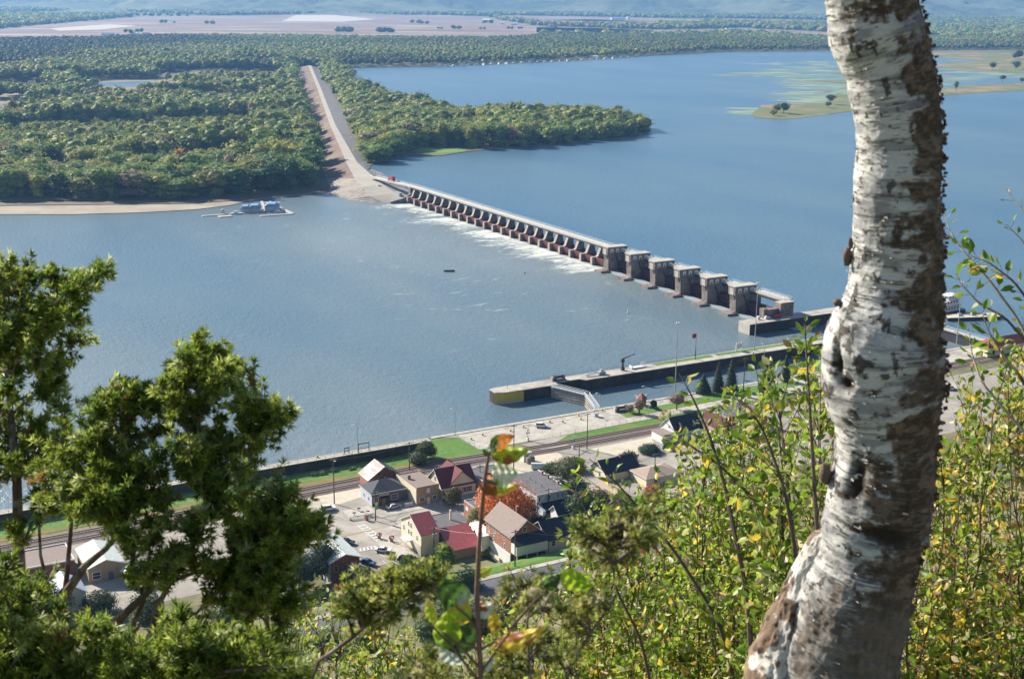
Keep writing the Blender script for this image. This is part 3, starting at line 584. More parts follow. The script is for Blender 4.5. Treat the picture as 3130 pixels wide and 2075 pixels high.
k = R.choice(8, n, p=PW); crowns(nm, np.concatenate([p, np.full((n, 1), 2.7)], 1), R.uniform(12, 20, n), R.uniform(16, 30, n), PAL[k]*R.uniform(.8, 1.3, (n, 1)), blobs=4, per=8, qs=8)
tag(nm.build('valley_woods', M['leaf']), 'hazy scattered woods on the valley floor below the hills', 'woods', None, 'stuff')
# lone trees and hedges in the fields, and on the marsh islands: one thing each
FT = [(500, 74, 20, 16, 'round dark tree clump alone in the pink field'), (640, 74, 12, 22, 'low bushy tree cluster in the pink field near the lone clump'), (393, 108, 22, 14, 'dark tree beside the white farm sheds'), (425, 107, 24, 13, 'taller dark tree between white farm sheds'),
      (1270, 72, 16, 26, 'long low hedge clump in the middle of the far field'), (1298, 74, 12, 20, 'right part of the hedge clump in the far field'), (1395, 93, 20, 20, 'round dark green tree below the farm track'), (1345, 92, 12, 10, 'small round tree left of the dark field tree'),
      (1490, 74, 18, 24, 'leafy clump around the farmhouse in the field'), (1560, 90, 10, 12, 'small tree at the lower field edge'), (1590, 90, 10, 10, 'rightmost small tree at the lower field edge'), (1475, 92, 10, 12, 'small pale tree by the field edge'), (1175, 100, 16, 30, 'bushy tree row at the woods edge'), (1050, 98, 16, 34, 'loose bushy trees along the field edge')]
for u, v, h_, r_, lab in FT:
    x, y, z = W(u, v, 3); nm = NM(); nb = max(2, int(r_/9)); xs = np.linspace(-r_*.6, r_*.6, nb)
    crowns(nm, np.stack([xs, R.uniform(-4, 4, nb), np.zeros(nb)], 1), np.full(nb, float(h_)), np.full(nb, r_*.75), PAL[R.choice([0, 1, 5], nb)], blobs=7, per=18, qs=3.2)
    o = nm.build('field_tree', M['leaf']); o.location = (x, y, z); tag(o, lab, 'tree', 'trees standing in the far fields')
MT = [(2395, 348, 15, 9, (.045, .07, .03), 'dark round tree on the marsh island tip'), (2375, 345, 11, 7, (.12, .10, .04), 'olive bushy tree left of the dark marsh tree'), (2365, 355, 7, 6, (.15, .12, .05), 'low brown bush before the marsh island trees'), (2538, 320, 13, 8, (.05, .075, .03), 'spreading dark tree on the marsh island beside the birch'), (2532, 330, 7, 5, (.06, .09, .03), 'small green bush below the spreading marsh tree'),
      (2875, 285, 16, 5, (.10, .11, .05), 'tall pale tree right of the birch on the marsh spit'), (2922, 280, 16, 5, (.08, .10, .04), 'slender green tree on the marsh spit'), (3063, 252, 12, 7, (.05, .08, .035), 'small dark tree on the upper marsh spit'), (3122, 256, 10, 5, (.09, .10, .04), 'pale thin tree at the right picture edge of the marsh'), (3033, 214, 14, 11, (.04, .07, .03), 'round dark tree on the far marsh'), (3105, 214, 18, 14, (.05, .085, .035), 'large bushy tree on the far marsh'), (3110, 182, 20, 22, (.06, .08, .035), 'dark tree cluster at the far marsh edge')]
for u, v, h_, r_, c_, lab in MT:
    x, y, z = W(u, v, 2.2); root = empty('marsh_tree', (x, y, z), R.uniform(0, 6)); tag(root, lab, 'tree', 'trees on the marsh islands')
    nm = NM(); crowns(nm, np.array([[0, 0, 0.]]), np.array([float(h_)*1.15]), np.array([float(r_)]), np.array([c_])*2.0, blobs=9, per=60, qs=1.5, cs=.7); nm.build('crown', M['leaf'], root)
    MB().tube([(0, 0, -.4), (.2, 0, h_*.3), (0, .2, h_*.6)], [.4, .3, .12], 6).build('trunk', M['trunk'], root)
M['conc4'] = mat('sunlit tan concrete', (.40,.34,.28), (.30,.25,.21), .9, .4)  # lighter copy of the dam concrete, coloured for faces in the sun
# ================================================================== DAM (local frame: x = s along shore / upstream, y = q across the river)
dam = empty('dam', (0, 0, 0), ANG, label='long grey concrete river dam with six tall gatehouse piers and many low bays', cat='dam')
def face_q(mb, y, pts, m):      # vertical quad list at constant y
    mb.add([(x, y, z) for x, z in pts], [tuple(range(len(pts)))], m)
for k in range(6):
    q0 = 498.4+22.95*k; q1 = q0+4.7; b = MB()
    b.prism([(405.6, -1), (424, -1), (424, 9.0), (420.6, 9.9), (407.7, 9.9), (408.1, 1.6), (405.6, 1.2)], 'y', q0, q1)
    b.box(407.0, 420.3, q0-.35, q1+.35, 9.9, 14.0)                                  # house
    b.prism([(407.0, 9.9), (408.0, 9.9), (408.0, 6.4)], 'y', q0+1.2, q1-1.2)          # bracket under the house
    b.box(409.5, 410.1, q0-.22, q0-.001, 8.0, 9.9); b.box(402.3, 408.2, q0-1.2, q1+1.2, -1, 1.1)   # footing slab
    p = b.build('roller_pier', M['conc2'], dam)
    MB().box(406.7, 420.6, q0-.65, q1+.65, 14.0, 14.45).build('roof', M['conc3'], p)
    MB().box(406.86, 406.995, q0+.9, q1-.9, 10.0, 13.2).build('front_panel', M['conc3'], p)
    for j in range(3):
        xx = 408.9+j*3.7
        w = MB(); w.box(xx, xx+2.1, q0-.42, q0-.352, 11.1, 13.3); w = w.build('window', M['white'], p)
        MB().box(xx+.7, xx+1.5, q0-.45, q0-.422, 11.3, 12.1).build('pane', M['glass'], w)
    MB().prism([(412.2, 9.6), (413.1, 9.6), (415.9, 3.8), (415.0, 3.8)], 'y', q0-.18, q0-.002).build('gate_chain_slot', M['steel'], p)
    if k < 6:   # gate between this pier and the one nearer / abutment (drawn on the near side)
        g0 = q0-18.2 if k else 474.5
        pr = [(417.5+2.9*math.cos(a)*1.0, 3.3+3.1*math.sin(a)) for a in np.linspace(0, 2*math.pi, 16, endpoint=False)]
        gt = MB(); gt.prism(pr, 'y', g0+.05, q0-.05)
        for zz in (1.2, 3.3, 5.4): gt.box(413.9, 414.5, g0+.2, q0-.2, zz-.15, zz+.15)
        for qq in np.linspace(g0+1.5, q0-1.5, 7): gt.box(414.0, 414.4, qq-.12, qq+.12, .2, 6.2)
        gt.build('roller_gate', M['gate'], dam)
        MB().box(408.6, 411.5, g0+.06, q0-1.3, -.6, .75).build('sill_walkway', M['galv'], dam)
PITCH = (889.0-621.0)/22
for k in range(22):
    q0 = 624.5+PITCH*k
    b = MB(); b.prism([(410.3, -1), (425, -1), (425, 3.2), (420.6, 3.6), (419.6, 11.0), (417.0, 11.0), (415.0, 5.0), (413.6, 4.5), (410.6, 4.5), (410.3, 4.2)], 'y', q0+PITCH-3.0, q0+PITCH-.9)
    p = b.build('tainter_pier', M['conc2'], dam)
    MB().prism([(410.1, 4.52), (413.7, 4.52), (414.7, 5.05), (416.95, 11.0), (416.7, 11.0), (414.4, 5.2), (413.5, 4.7), (410.1, 4.7)], 'y', q0+PITCH-3.05, q0+PITCH-.85).build('lit_coping', M['conc4'], p)  # paler concrete puts sunlight into the ledge top and sloping leg
    MB().box(410.17, 410.295, q0+PITCH-3.0, q0+PITCH-.9, .3, 4.5).build('lit_nose_facing', M['conc4'], p)  # paler sheet paints the sun on the downstream nose
    g0, g1 = q0-.9+.05, q0+PITCH-3.05
    arc = [(419.5-7.5*math.cos(a), 4.0-7.5*math.sin(a)) for a in np.linspace(-.12, .62, 7)]
    gt = MB(); gt.prism(arc+[(x+.35, z) for x, z in arc[::-1]], 'y', g0, g1)
    for yy in (g0+.4, g1-.7): gt.prism([(412.3, 3.4), (419.5, 3.9), (419.5, 4.5), (412.3, 4.4)], 'y', yy, yy+.3); gt.box(418.6, 420.2, yy-.2, yy+.5, 3.2, 5.4)
    gt.box(412.0, 412.4, g0, g1, 4.3, 4.75); gt.build('tainter_gate', M['gate'], dam)
bp = MB(); bp.box(410.3, 424, 618.6, 621.5, -1, 4.4); bp.box(415.5, 421, 618.3, 620.5, 4.4, 11); bp.build('tainter_pier', M['conc2'], dam)
dk = MB(); dk.box(415.4, 421.2, 618, 893, 11.02, 11.8); dk.prism([(893, 11.8), (972, 9.4), (972, 8.6), (893, 11.02)], 'x', 415.4, 421.2); dk = dk.build('bridge_deck', M['conc3'], dam)
rl = MB()
for xx in (415.5, 421.0):
    for q0, q1, z0, z1 in ((618, 893, 11.8, 11.8), (893, 972, 11.8, 9.4)):
        for dz in (.55, 1.05): rl.tube([(xx, q0, z0+dz), (xx, q1, z1+dz)], .035, 4)
        for qq in np.arange(q0, q1, 4.0): zz = z0+(z1-z0)*(qq-q0)/(q1-q0); rl.tube([(xx, qq, zz), (xx, qq, zz+1.05)], .05, 4)
rl.build('railing', M['galv'], dk)
gd = MB(); gd.box(415.8, 416.2, 618, 893, 10.2, 11.0); gd.box(420.4, 420.8, 618, 893, 10.2, 11.0)
for qq in np.arange(893, 968, 1.6): gd.tube([(415.7, qq, 10.9-(qq-893)*.03), (415.7, qq+.8, 9.2-(qq-893)*.03)], .12, 4)
gd.build('girder', M['steel'], dk)
for k in range(6):
    q1 = 498.4+22.95*k; q0 = q1-18.2 if k else 472.5; d2 = MB(); d2.box(416.4, 421.4, q0+.05, q1-.4, 11.3, 12.1); d2 = d2.build('bridge_deck', M['conc3'], dam)
    r2 = MB()
    for xx in (416.5, 418.6, 421.2):
        for dz in (.55, 1.1): r2.tube([(xx, q0+.1, 12.1+dz), (xx, q1-.5, 12.1+dz)], .04, 4)
        for qq in np.arange(q0+.3, q1-.5, 2.2): r2.tube([(xx, qq, 12.1), (xx, qq, 13.2)], .05, 4)
    r2.build('railing', M['galv'], d2)
    MB().box(416.5, 417.0, q0+.05, q1-.05, 10.0, 11.29).build('girder', M['steel'], d2)
ab = MB(); ab.box(411, 419, 468.5, 472.5, -1, 11.6); ab.box(404, 411, 470.2, 472.6, -1, 9.0); ab.box(401.8, 404, 469.8, 473, -1, 9.6); ab.box(411.5, 414, 472.5, 474.5, -1, 9.2)
ab.box(409, 420, 474.5-.01+.02, 474.6, -1, 0); ab.build('abutment', M['conc2'], dam)
MB().box(411, 419.2, 468.3, 472.7, 11.6, 12.0).build('abutment_cap', M['conc3'], dam)
aw = MB(); aw.prism([(398, -1), (425, -1), (425, 7), (416, 7), (408, 3.4), (398, 1.5)], 'y', 893.2, 895); aw.box(415, 421.5, 895, 899, 0, 10.9); aw.build('abutment', M['conc2'], dam)
# locks and river walls
def sqbox(name, m, boxes, base=(0, 0), **k):
    e = empty(name, L(*base), ANG, **k); b = MB()
    for x0, x1, y0, y1, z0, z1 in boxes: b.box(x0-base[0], x1-base[0], y0-base[1], y1-base[1], z0, z1)
    return e, b
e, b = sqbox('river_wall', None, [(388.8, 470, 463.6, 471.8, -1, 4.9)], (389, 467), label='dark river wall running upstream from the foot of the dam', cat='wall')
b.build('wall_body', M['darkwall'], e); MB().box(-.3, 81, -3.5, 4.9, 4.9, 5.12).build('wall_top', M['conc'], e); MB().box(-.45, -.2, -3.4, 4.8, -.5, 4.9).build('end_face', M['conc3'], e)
rr = MB()
for xx in np.arange(30, 80, 5): rr.tube([(xx, -3.2, 5.1), (xx, -3.2, 6.1)], .05, 4)
rr.tube([(30, -3.2, 6.1), (80, -3.2, 6.1)], .05, 4); rr.build('railing', M['galv'], e)
iw = empty('lock_wall', L(234, 427), ANG, label='long concrete lock wall with dark side and yellow painted nose', cat='wall')
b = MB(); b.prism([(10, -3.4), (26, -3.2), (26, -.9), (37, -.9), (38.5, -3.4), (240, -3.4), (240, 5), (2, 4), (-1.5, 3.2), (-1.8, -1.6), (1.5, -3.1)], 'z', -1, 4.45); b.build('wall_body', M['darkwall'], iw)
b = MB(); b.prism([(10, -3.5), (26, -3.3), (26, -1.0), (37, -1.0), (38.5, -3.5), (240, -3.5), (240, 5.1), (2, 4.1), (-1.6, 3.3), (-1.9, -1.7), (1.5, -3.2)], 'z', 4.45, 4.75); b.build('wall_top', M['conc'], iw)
b = MB()
for (x0, y0), (x1, y1) in (((1.45, -3.14), (10, -3.46)), ((-1.84, -1.6), (1.45, -3.14))):
    b.add([(x0, y0-.04, 1.0), (x1, y1-.04, 1.0), (x1, y1-.04, 4.4), (x0, y0-.04, 4.4)], [(0, 1, 2, 3)])
b.build('yellow_paint', M['yellow'], iw)
b = MB(); b.add([(1.45, -3.2, -.5), (10, -3.5, -.5), (10, -3.5, .98), (1.45, -3.2, .98)], [(0, 1, 2, 3)]); b.add([(-1.9, -1.6, -.5), (1.45, -3.2, -.5), (1.45, -3.2, .98), (-1.9, -1.6, .98)], [(0, 1, 2, 3)]); b.build('pale_foot', M['conc3'], iw)
MB().box(108, 190, 1.0, 3.6, 4.76, 4.80).build('lawn', M['grass'], iw); MB().box(76, 106, 0.6, 3.8, 4.76, 4.79).build('lawn', M['grass'], iw)
b = MB()
for xx in np.arange(20, 238, 3.0): b.tube([(xx, 4.7 if xx > 60 else 4.4, 4.7), (xx, 4.7 if xx > 60 else 4.4, 5.8)], .045, 4)
for dz in (.55, 1.1): b.tube([(20, 4.4, 4.7+dz), (238, 4.85, 4.7+dz)], .04, 4)
b.build('railing', M['galv'], iw)
# lower gates (closed vee) as one gate thing with two leaves
lg = empty('lock_gate', L(259, 406), ANG, label='closed lower lock gates with white walkway rails, meeting in a vee', cat='lock gate')
for (x0, y0), (x1, y1) in (((-2.5, 17.0), (3.6, 1.2)), ((3.6, 1.2), (-2.5, -15.6))):
    d = np.array((x1-x0, y1-y0)); ln = np.hypot(*d); a = math.atan2(d[1], d[0]); ca, sa = math.cos(a), math.sin(a)
    def loc(b, x, y, z): return (x0+ca*x-sa*y, y0+sa*x+ca*y, z)
    def obx(b, u0, u1, w0, w1, z0, z1): b.add([loc(b, *p) for p in ((u0, w0, z0), (u1, w0, z0), (u1, w1, z0), (u0, w1, z0), (u0, w0, z1), (u1, w0, z1), (u1, w1, z1), (u0, w1, z1))], [(0,3,2,1),(4,5,6,7),(0,1,5,4),(1,2,6,5),(2,3,7,6),(3,0,4,7)])
    b = MB(); obx(b, 0, ln, -.35, .35, -1, 4.3)
    for zz in (.5, 1.6, 2.7, 3.8): obx(b, 0, ln, -.8, -.351, zz-.12, zz+.12)
    for uu in np.arange(1, ln, 2.2): obx(b, uu, uu+.2, -.7, -.352, 0, 4)
    lf = b.build('gate_leaf', M['conc'], lg)
    b = MB(); obx(b, 0, ln, -1.0, 1.0, 4.35, 4.6); b.build('walkway', M['galv'], lf)
    b = MB()
    for w in (-.95, .95):
        for dz in (.55, 1.1): b.tube([loc(b, 0, w, 4.6+dz), loc(b, ln, w, 4.6+dz)], .06, 4)
        for uu in np.arange(0, ln+.1, 2.0): b.tube([loc(b, uu, w, 4.6), loc(b, uu, w, 5.7)], .05, 4)
    b.build('handrail', M['white'], lf)
ug = empty('lock_gate', L(465, 406), ANG, label='upper lock gate with pale deck, seen right of the birch trunk', cat='lock gate')
b = MB(); b.box(-1.2, 1.2, -16.5, 17, -1, 4.7); b.build('gate_leaf', M['steel'], ug); b = MB(); b.box(-1.8, 1.8, -16.5, 17, 4.71, 5.0); b.build('walkway', M['conc3'], ug)
b = MB()
for xx in (-1.7, 1.7):
    for dz in (.5, 1.0): b.tube([(xx, -16, 5+dz), (xx, 17, 5+dz)], .06, 4)
    for yy in np.arange(-16, 17, 2.4): b.tube([(xx, yy, 5), (xx, yy, 6)], .06, 4)
b.build('handrail', M['galv'], ug)
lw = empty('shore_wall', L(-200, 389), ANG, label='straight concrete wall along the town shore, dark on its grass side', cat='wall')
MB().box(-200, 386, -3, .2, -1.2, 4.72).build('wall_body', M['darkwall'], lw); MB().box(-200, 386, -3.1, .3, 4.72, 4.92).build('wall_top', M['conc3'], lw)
b = MB()
for xx in np.arange(-200, 386, 3.2): b.tube([(xx, -2.9, 4.9), (xx, -2.9, 5.9)], .05, 4)
for dz in (.5, 1.0): b.tube([(-200, -2.9, 4.9+dz), (386, -2.9, 4.9+dz)], .05, 4)
b.build('railing', M['steel'], lw)
lw2 = empty('shore_wall', L(187, 389), ANG, label='concrete edge wall of the wide promenade beside the lock', cat='wall')
MB().box(0, 1000, -.6, .45, -1.2, 4.74).build('wall_body', M['conc2'], lw2); MB().box(0, 1000, -1.2, .5, 4.8, 4.95).build('wall_top', M['conc3'], lw2)
b = MB()
for xx in np.arange(0, 66, 3.0): b.tube([(xx, .2, 4.9), (xx, .2, 5.8)], .045, 4)
for xx in np.arange(82, 300, 3.0): b.tube([(xx, .2, 4.9), (xx, .2, 5.8)], .045, 4)
b.build('railing', M['galv'], lw2)
# machinery, cranes, huts on the lock
def winch(s, q, lab):
    e = empty('gate_machine', L(s, q, 4.8), ANG); tag(e, lab, 'machine', 'black gate machines')
    b = MB(); b.box(-.2, 5.2, -.9, .9, 0, .35); b.box(.1, .5, -.8, .8, .3, 1.9); b.box(4.4, 4.8, -.8, .8, .3, 1.9); b.build('frame', M['steel'], e)
    b = MB(); b.lathe([(.75, 0), (.75, .2), (.5, .25), (.5, 2.8), (.75, 2.85), (.75, 3.1)], n=12); d = b.build('drum', M['steel'], e); d.rotation_euler = (0, math.pi/2, 0); d.location = (.9, 0, 1.3)
    MB().box(-1.0, -.3, -.7, .7, 0, 1.6).build('control_box', M['conc'], e)
winch(260.5, 428.4, 'black winch machine on the lock wall behind the gate'); winch(260.5, 383.5, 'black winch machine on the promenade beside the gate')
cr_ = empty('davit_crane', L(293.6, 428.5, 4.76), ANG, label='small dark crane with level boom on the lock wall', cat='crane')
b = MB(); b.box(-.6, .6, -.6, .6, 0, 1.2); b.tube([(0, 0, 1.2), (0, 0, 4.9)], [.45, .3], 8); b.build('mast', M['steel'], cr_); MB().tube([(-.3, 0, 4.8), (6.6, 1.0, 5.8)], [.28, .15], 6).build('boom', M['steel'], cr_); MB().box(-.9, .5, -.5, .5, 3.4, 4.6).build('cab', M['steel'], cr_)
wb = empty('work_flat', L(300, 428.6, 4.78), ANG, label='white slatted frames and boxes beside the davit crane', cat='rack')
b = MB(); b.box(-2.5, 4.5, -1.2, 1.2, .2, .5); b.box(-2.5, -2.2, -1, 1, .5, 1.4)
for j in range(4): b.box(3.2, 5.6, 1.0-.1*j, 1.1-.1*j, .6+j*.4, .8+j*.4)
b.build('rack_body', M['white'], wb)
mc = empty('valve_machine', L(281, 427.5, 4.78), ANG, label='grey machine with long pipes lying on the lock wall', cat='machine')
b = MB(); b.box(0, 3, -1, 1, .1, 1.3); b.box(1, 2, -.6, .6, 1.3, 2.1); b.build('housing', M['galv'], mc); b = MB(); [b.tube([(-6, -.6+j*.5, .4), (-.3, -.5+j*.5, 1.1)], .13, 5) for j in range(3)]; b.build('pipes', M['white'], mc)
hs = empty('brick_hut', L(273.5, 386.0, 4.78), ANG, label='tiny brick hut with pointed red roof beside the lock', cat='hut')
b = MB(); n6 = [(1.9*math.cos(math.pi/3*k), 1.9*math.sin(math.pi/3*k)) for k in range(6)]; b.prism(n6, 'z', 0, 2.7); b.build('wall', M['tan'], hs)
b = MB(); b.add([(2.4*math.cos(math.pi/3*k), 2.4*math.sin(math.pi/3*k), 2.7) for k in range(6)]+[(0, 0, 4.8)], [(k, (k+1) % 6, 6) for k in range(6)]+[(5, 4, 3, 2, 1, 0)]); b.build('roof', mat('faded red tiles', (.34, .13, .11)), hs)
for x, y in ((-1.2, -1.67), (.0, -1.67)): MB().box(x, x+.7, y-.03, y+.02, 1, 2.2).build('window', M['glass'], hs)
# control building upstream with long red roof
cb_ = empty('lock_office', L(443, 380, 4.75), ANG, label='low cream lock building with red roof right of the birch', cat='building')
b = MB(); b.box(0, 46, -8, 0, 0, 4.2); b.build('wall', M['offw'], cb_)
b = MB(); b.add([(-.6, -8.6, 4.2), (46.6, -8.6, 4.2), (46.6, .6, 4.2), (-.6, .6, 4.2), (5, -4, 7.2), (42, -4, 7.2)], [(0, 1, 5, 4), (1, 2, 5), (2, 3, 4, 5), (3, 0, 4), (3, 2, 1, 0)]); b.build('roof', mat('plain red roof', (.33, .08, .07), (.26, .06, .055)), cb_)
for x in (3, 8, 14, 20, 26): MB().box(x, x+1.6, -8.03, -7.98, 1.2, 2.8).build('window', M['glass'], cb_)
MB().box(-.04, .01, -5.5, -4, 0, 2.4).build('door', M['steel'], cb_)
# red machine and tanks on the abutment platform
bx = empty('tank', L(398.3, 469.2, 5.12), ANG, label='white tank standing on the river wall below the dam', cat='tank'); MB().lathe([(.9, 0), (.9, 1.5), (.5, 1.8)], n=12).build('tank_body', M['white'], bx)
bx = empty('compressor', L(401.5, 468.5, 5.12), ANG, label='low white machine box between the tank and red cylinder', cat='machine'); b = MB(); b.box(0, 3, -.6, .6, .2, 1.1); b.box(.4, 1.2, -.4, .4, 1.1, 1.6); b.build('housing', M['white'], bx)
bx = empty('red_cylinder', L(408.8, 468.0, 5.12), ANG, label='bright red lying cylinder on the river wall', cat='tank'); b = MB(); b.lathe([(.3, 0), (.75, .2), (.75, 4.3), (.3, 4.5)], n=12); o = b.build('tank_body', M['red'], bx); o.rotation_euler = (0, math.pi/2, 0); o.location = (-2.2, 0, .9); MB().box(-1.8, 1.8, -.5, .5, 0, .3).build('cradle', M['steel'], bx)
sk = empty('work_barge', L(419, 461.4, 0), ANG, label='flat blue work barge moored under the dark river wall', cat='barge'); b = MB(); b.prism([(-6.5, .1), (6.5, .1), (7.2, .9), (-7.2, .9)], 'y', -1.6, 1.4); b.build('hull', M['blue'], sk); MB().box(-6.8, 6.8, -1.5, 1.3, .9, .97).build('deck', M['galv'], sk)
# red truck with crane on the dike end of the bridge
s_, q_ = toS(*W(1222, 553, 11.5)[:2]); tk = empty('crane_truck', L(418, 936, 10.55), ANG+math.pi/2, label='red truck crane parked at the far end of the dam bridge', cat='truck')
b = MB(); b.box(-4.5, 4.5, -1.2, 1.2, .7, 1.5); b.box(-4.4, -1.5, -1.2, 1.2, 1.5, 3.9); b.box(-1.5, -.3, -1.1, 1.1, 1.5, 3.0); b.build('body', M['red'], tk)
b = MB(); b.tube([(-.3, 0, 2.6), (4.0, 0, 2.0)], [.35, .25], 6); b.box(1, 4.4, -.9, .9, 1.5, 2.0); b.build('boom', M['steel'], tk)
for x in (-3.4, 2.2, 3.4):
    for y in (-1.25, 1.25): w = MB(); w.lathe([(.5, -.15), (.5, .15)], n=10); w = w.build('wheel', M['tyre'], tk); w.rotation_euler = (math.pi/2, 0, 0); w.location = (x, y, .5)
for lab, ds, q0, hh_ in (('white box container under the bridge end nearest the dike', 409.5, 945, 2.6), ('long grey container under the bridge beside the dam', 411, 908, 2.2)):
    c_ = empty('container', L(ds, q0, 4.6 if q0 > 930 else 3.6), ANG+math.pi/2, label=lab, cat='container', group='containers below the bridge end'); b = MB(); b.box(-4.5, 4.5, -1.2, 1.2, 0, hh_); b.build('box', M['white'] if q0 > 930 else M['galv'], c_); MB().box(-4.6, 4.6, -1.3, 1.3, hh_, hh_+.1).build('lid', M['galv'], c_)
# poles and lamps
def lightpole(u, v, vt, lab, z=4.75, r=.22):
    base = W(u, v, z); h = top_h(u, vt, base); e = empty('light_pole', base, ANG); tag(e, lab, 'light pole', 'tall pale floodlight poles along the lock')
    MB().tube([(0, 0, 0), (0, 0, h)], [r, r*.45], 8).build('pole', M['galv'], e); b = MB()
    for a in range(4): b.box(.5*math.cos(a*1.57)-.25, .5*math.cos(a*1.57)+.25, .5*math.sin(a*1.57)-.25, .5*math.sin(a*1.57)+.25, h-.7, h-.2)
    b.tube([(-.7, 0, h-.1), (.7, 0, h-.1)], .08, 4); b.build('lamp_head', M['white'], e)
lightpole(2063, 1205, 983, 'tallest pale floodlight pole standing by the bare promenade trees'); lightpole(2305.6, 1070, 861, 'tall pale floodlight pole on the grass of the lock wall'); lightpole(2923, 1054, 859, 'tall pale floodlight pole right of the birch trunk')
def lamp(u, v, vt, lab, z=4.78, arm=1, m='galv'):
    base = W(u, v, z); h = top_h(u, vt, base); e = empty('street_lamp', base, ANG); tag(e, lab, 'street lamp', 'slim street lamps on the waterfront')
    MB().tube([(0, 0, 0), (0, 0, h*.97), (-.3*arm, 0, h), (-1.3*arm, 0, h+.1)], [.12, .08, .07, .06], 6).build('pole', M[m], e); MB().box(-1.75*arm-.2, -1.2*arm+.2, -.15, .15, h, h+.2).build('lamp_head', M['white'], e)
for a in ((1833, 1236, 1201, 'street lamp at the landward end of the lock gate'), (1974, 1216, 1180, 'street lamp right behind the little brick hut'), (1982, 1275, 1206, 'street lamp on the promenade grass strip'), (1952, 1262, 1208, 'street lamp with a leaning arm before the brick hut'), (1094, 1383, 1298, 'street lamp on the shore wall beside a dark sign frame', 4.92), (1391, 1330, 1248, 'tall street lamp where the promenade begins to widen'), (1828, 1276, 1252, 'short street lamp by the grey cable drum'),
          (2536-200, 1090, 1050, 'little lamp post at the far end of the lock wall lawn'), (1550.5, 1187, 1130, 'thin mast on the yellow nose of the lock wall', 4.76, 0)): lamp(*a)
fb = W(2125, 1099, 4.76); fh = top_h(2125, 1018, fb); fe = empty('flagpole', fb, ANG, label='dark pole with a red flag standing on the lock wall', cat='flagpole')
MB().tube([(0, 0, 0), (0, 0, fh)], [.16, .07], 6).build('pole', M['steel'], fe); MB().add([(0, 0, fh-.3), (-1.3, .2, fh-.1), (-2.1, 0, fh-.5), (-2.0, .1, fh-1.9), (-1.0, -.2, fh-2.2), (0, 0, fh-1.9)], [(0, 1, 4, 5), (1, 2, 3, 4)]).build('flag', M['red'], fe); b = MB(); b.box(-.5, .5, -.06, .06, 3.2, 3.4); b.box(-.2, .2, -.3, .3, 1.6, 2.4); b.build('cleat_box', M['steel'], fe)
# waterfront sign frames, benches, bollards
for u, v, w_, h_, lab in ((1112, 1379, 2.0, 3.0, 'open dark sign frame on the shore wall'), (1060, 1386, .9, 2.2, 'small dark ladder frame left of the sign frame')):
    e = empty('sign_stand', W(u, v, 4.92), ANG); tag(e, lab, 'frame', 'dark frames on the shore wall'); b = MB(); b.box(-w_, -w_+.2, -.1, .1, 0, h_); b.box(w_-.2, w_, -.1, .1, 0, h_); b.build('post', M['steel'], e); b = MB(); b.box(-w_, w_, -.13, -.1, h_*.35, h_*.35+.25); b.box(-w_, w_, -.13, -.1, h_-.3, h_); b.build('rail', M['steel'], e)
e = empty('sign_board', W(2258, 1072, 4.78), ANG, label='white upright sign board on the lock wall lawn', cat='sign'); b = MB(); b.box(-1.6, -1.2, -.15, .15, 0, 3.8); b.box(1.2, 1.5, -.15, .15, 0, 4.0); b.build('post', M['white'], e); MB().box(-1.19, 1.19, -.08, .08, 1.4, 3.3).build('board', M['white'], e)
rs = np.random.default_rng(5)
for k, (u, v) in enumerate([(1440, 1343), (1475, 1330), (1560, 1318), (1600, 1306), (1680, 1290), (1720, 1290), (1768, 1270), (1775, 1282), (1840, 1255), (970, 1398), (1300, 1350)]):
    e = MB(); e.lathe([(.35, 0), (.28, .5), (.42, .6), (.2, .75)], n=10); o = e.build('bollard', M['yellow']); o.location = W(u, v, 4.82 if v > 1340 and u > 1350 else 4.82 if u > 1350 else 4.92); tag(o, 'small dull yellow mooring bollard along the promenade edge', 'bollard', 'yellow mooring bollards')
e = empty('cable_drum', W(1822, 1273, 4.78), ANG, label='round grey cable drum on the pale promenade', cat='drum'); b = MB(); b.lathe([(1.1, 0), (1.1, .15), (.6, .16), (.6, 1.2), (1.1, 1.21), (1.1, 1.4)], n=14); b.build('drum_body', M['galv'], e)
# ------------------------------------------------------------------ boats
fl = empty('fishing_float', W(870, 652, 0), ANG*.0+.10, label='long pale raft dock with blue canopied boathouses', cat='floating dock')
sc = 1.0
def at(u, v): p = W(u, v, 0); o = W(870, 652, 0); c_, s2 = math.cos(-.10), math.sin(-.10); dx, dy = p[0]-o[0], p[1]-o[1]; return (c_*dx-s2*dy, s2*dx+c_*dy)
def plank(u0, v0, u1, v1, w, z=.55):
    a, c = np.array(at(u0, v0)), np.array(at(u1, v1)); d = c-a; d = d/np.linalg.norm(d); nn = np.array([-d[1], d[0]])*w; b = MB(); b.prism([tuple(a-nn), tuple(c-nn), tuple(c+nn), tuple(a+nn)], 'z', -.1, z); return b
for p in ((617, 662, 770, 651, 1.3), (770, 651, 830, 647, 1.3), (795, 662, 895, 655, 1.2), (895, 655, 845, 632, 1.5), (812, 646, 800, 617, 1.0), (845, 634, 825, 617, .8), (668, 664, 708, 661, 2.6)):
    plank(*p).build('dock', M['conc3'], fl)
def bhouse(u, v, L1, L2, h):
    x, y = at(u, v); b = MB(); b.box(x, x+L1, y, y+L2, .5, h); w = b.build('boathouse', M['siding'], fl); b = MB(); b.prism([(x-.5, h), (x+L1+.5, h), (x+L1*.8, h+2.2), (x+L1*.2, h+2.2)], 'y', y-.4, y+L2+.4); b.build('roof', M['blue'], w)
bhouse(735, 651, 6.5, 7, 2.6); bhouse(761, 650, 8, 8, 3.0); bhouse(810, 648, 9.5, 9, 3.6)
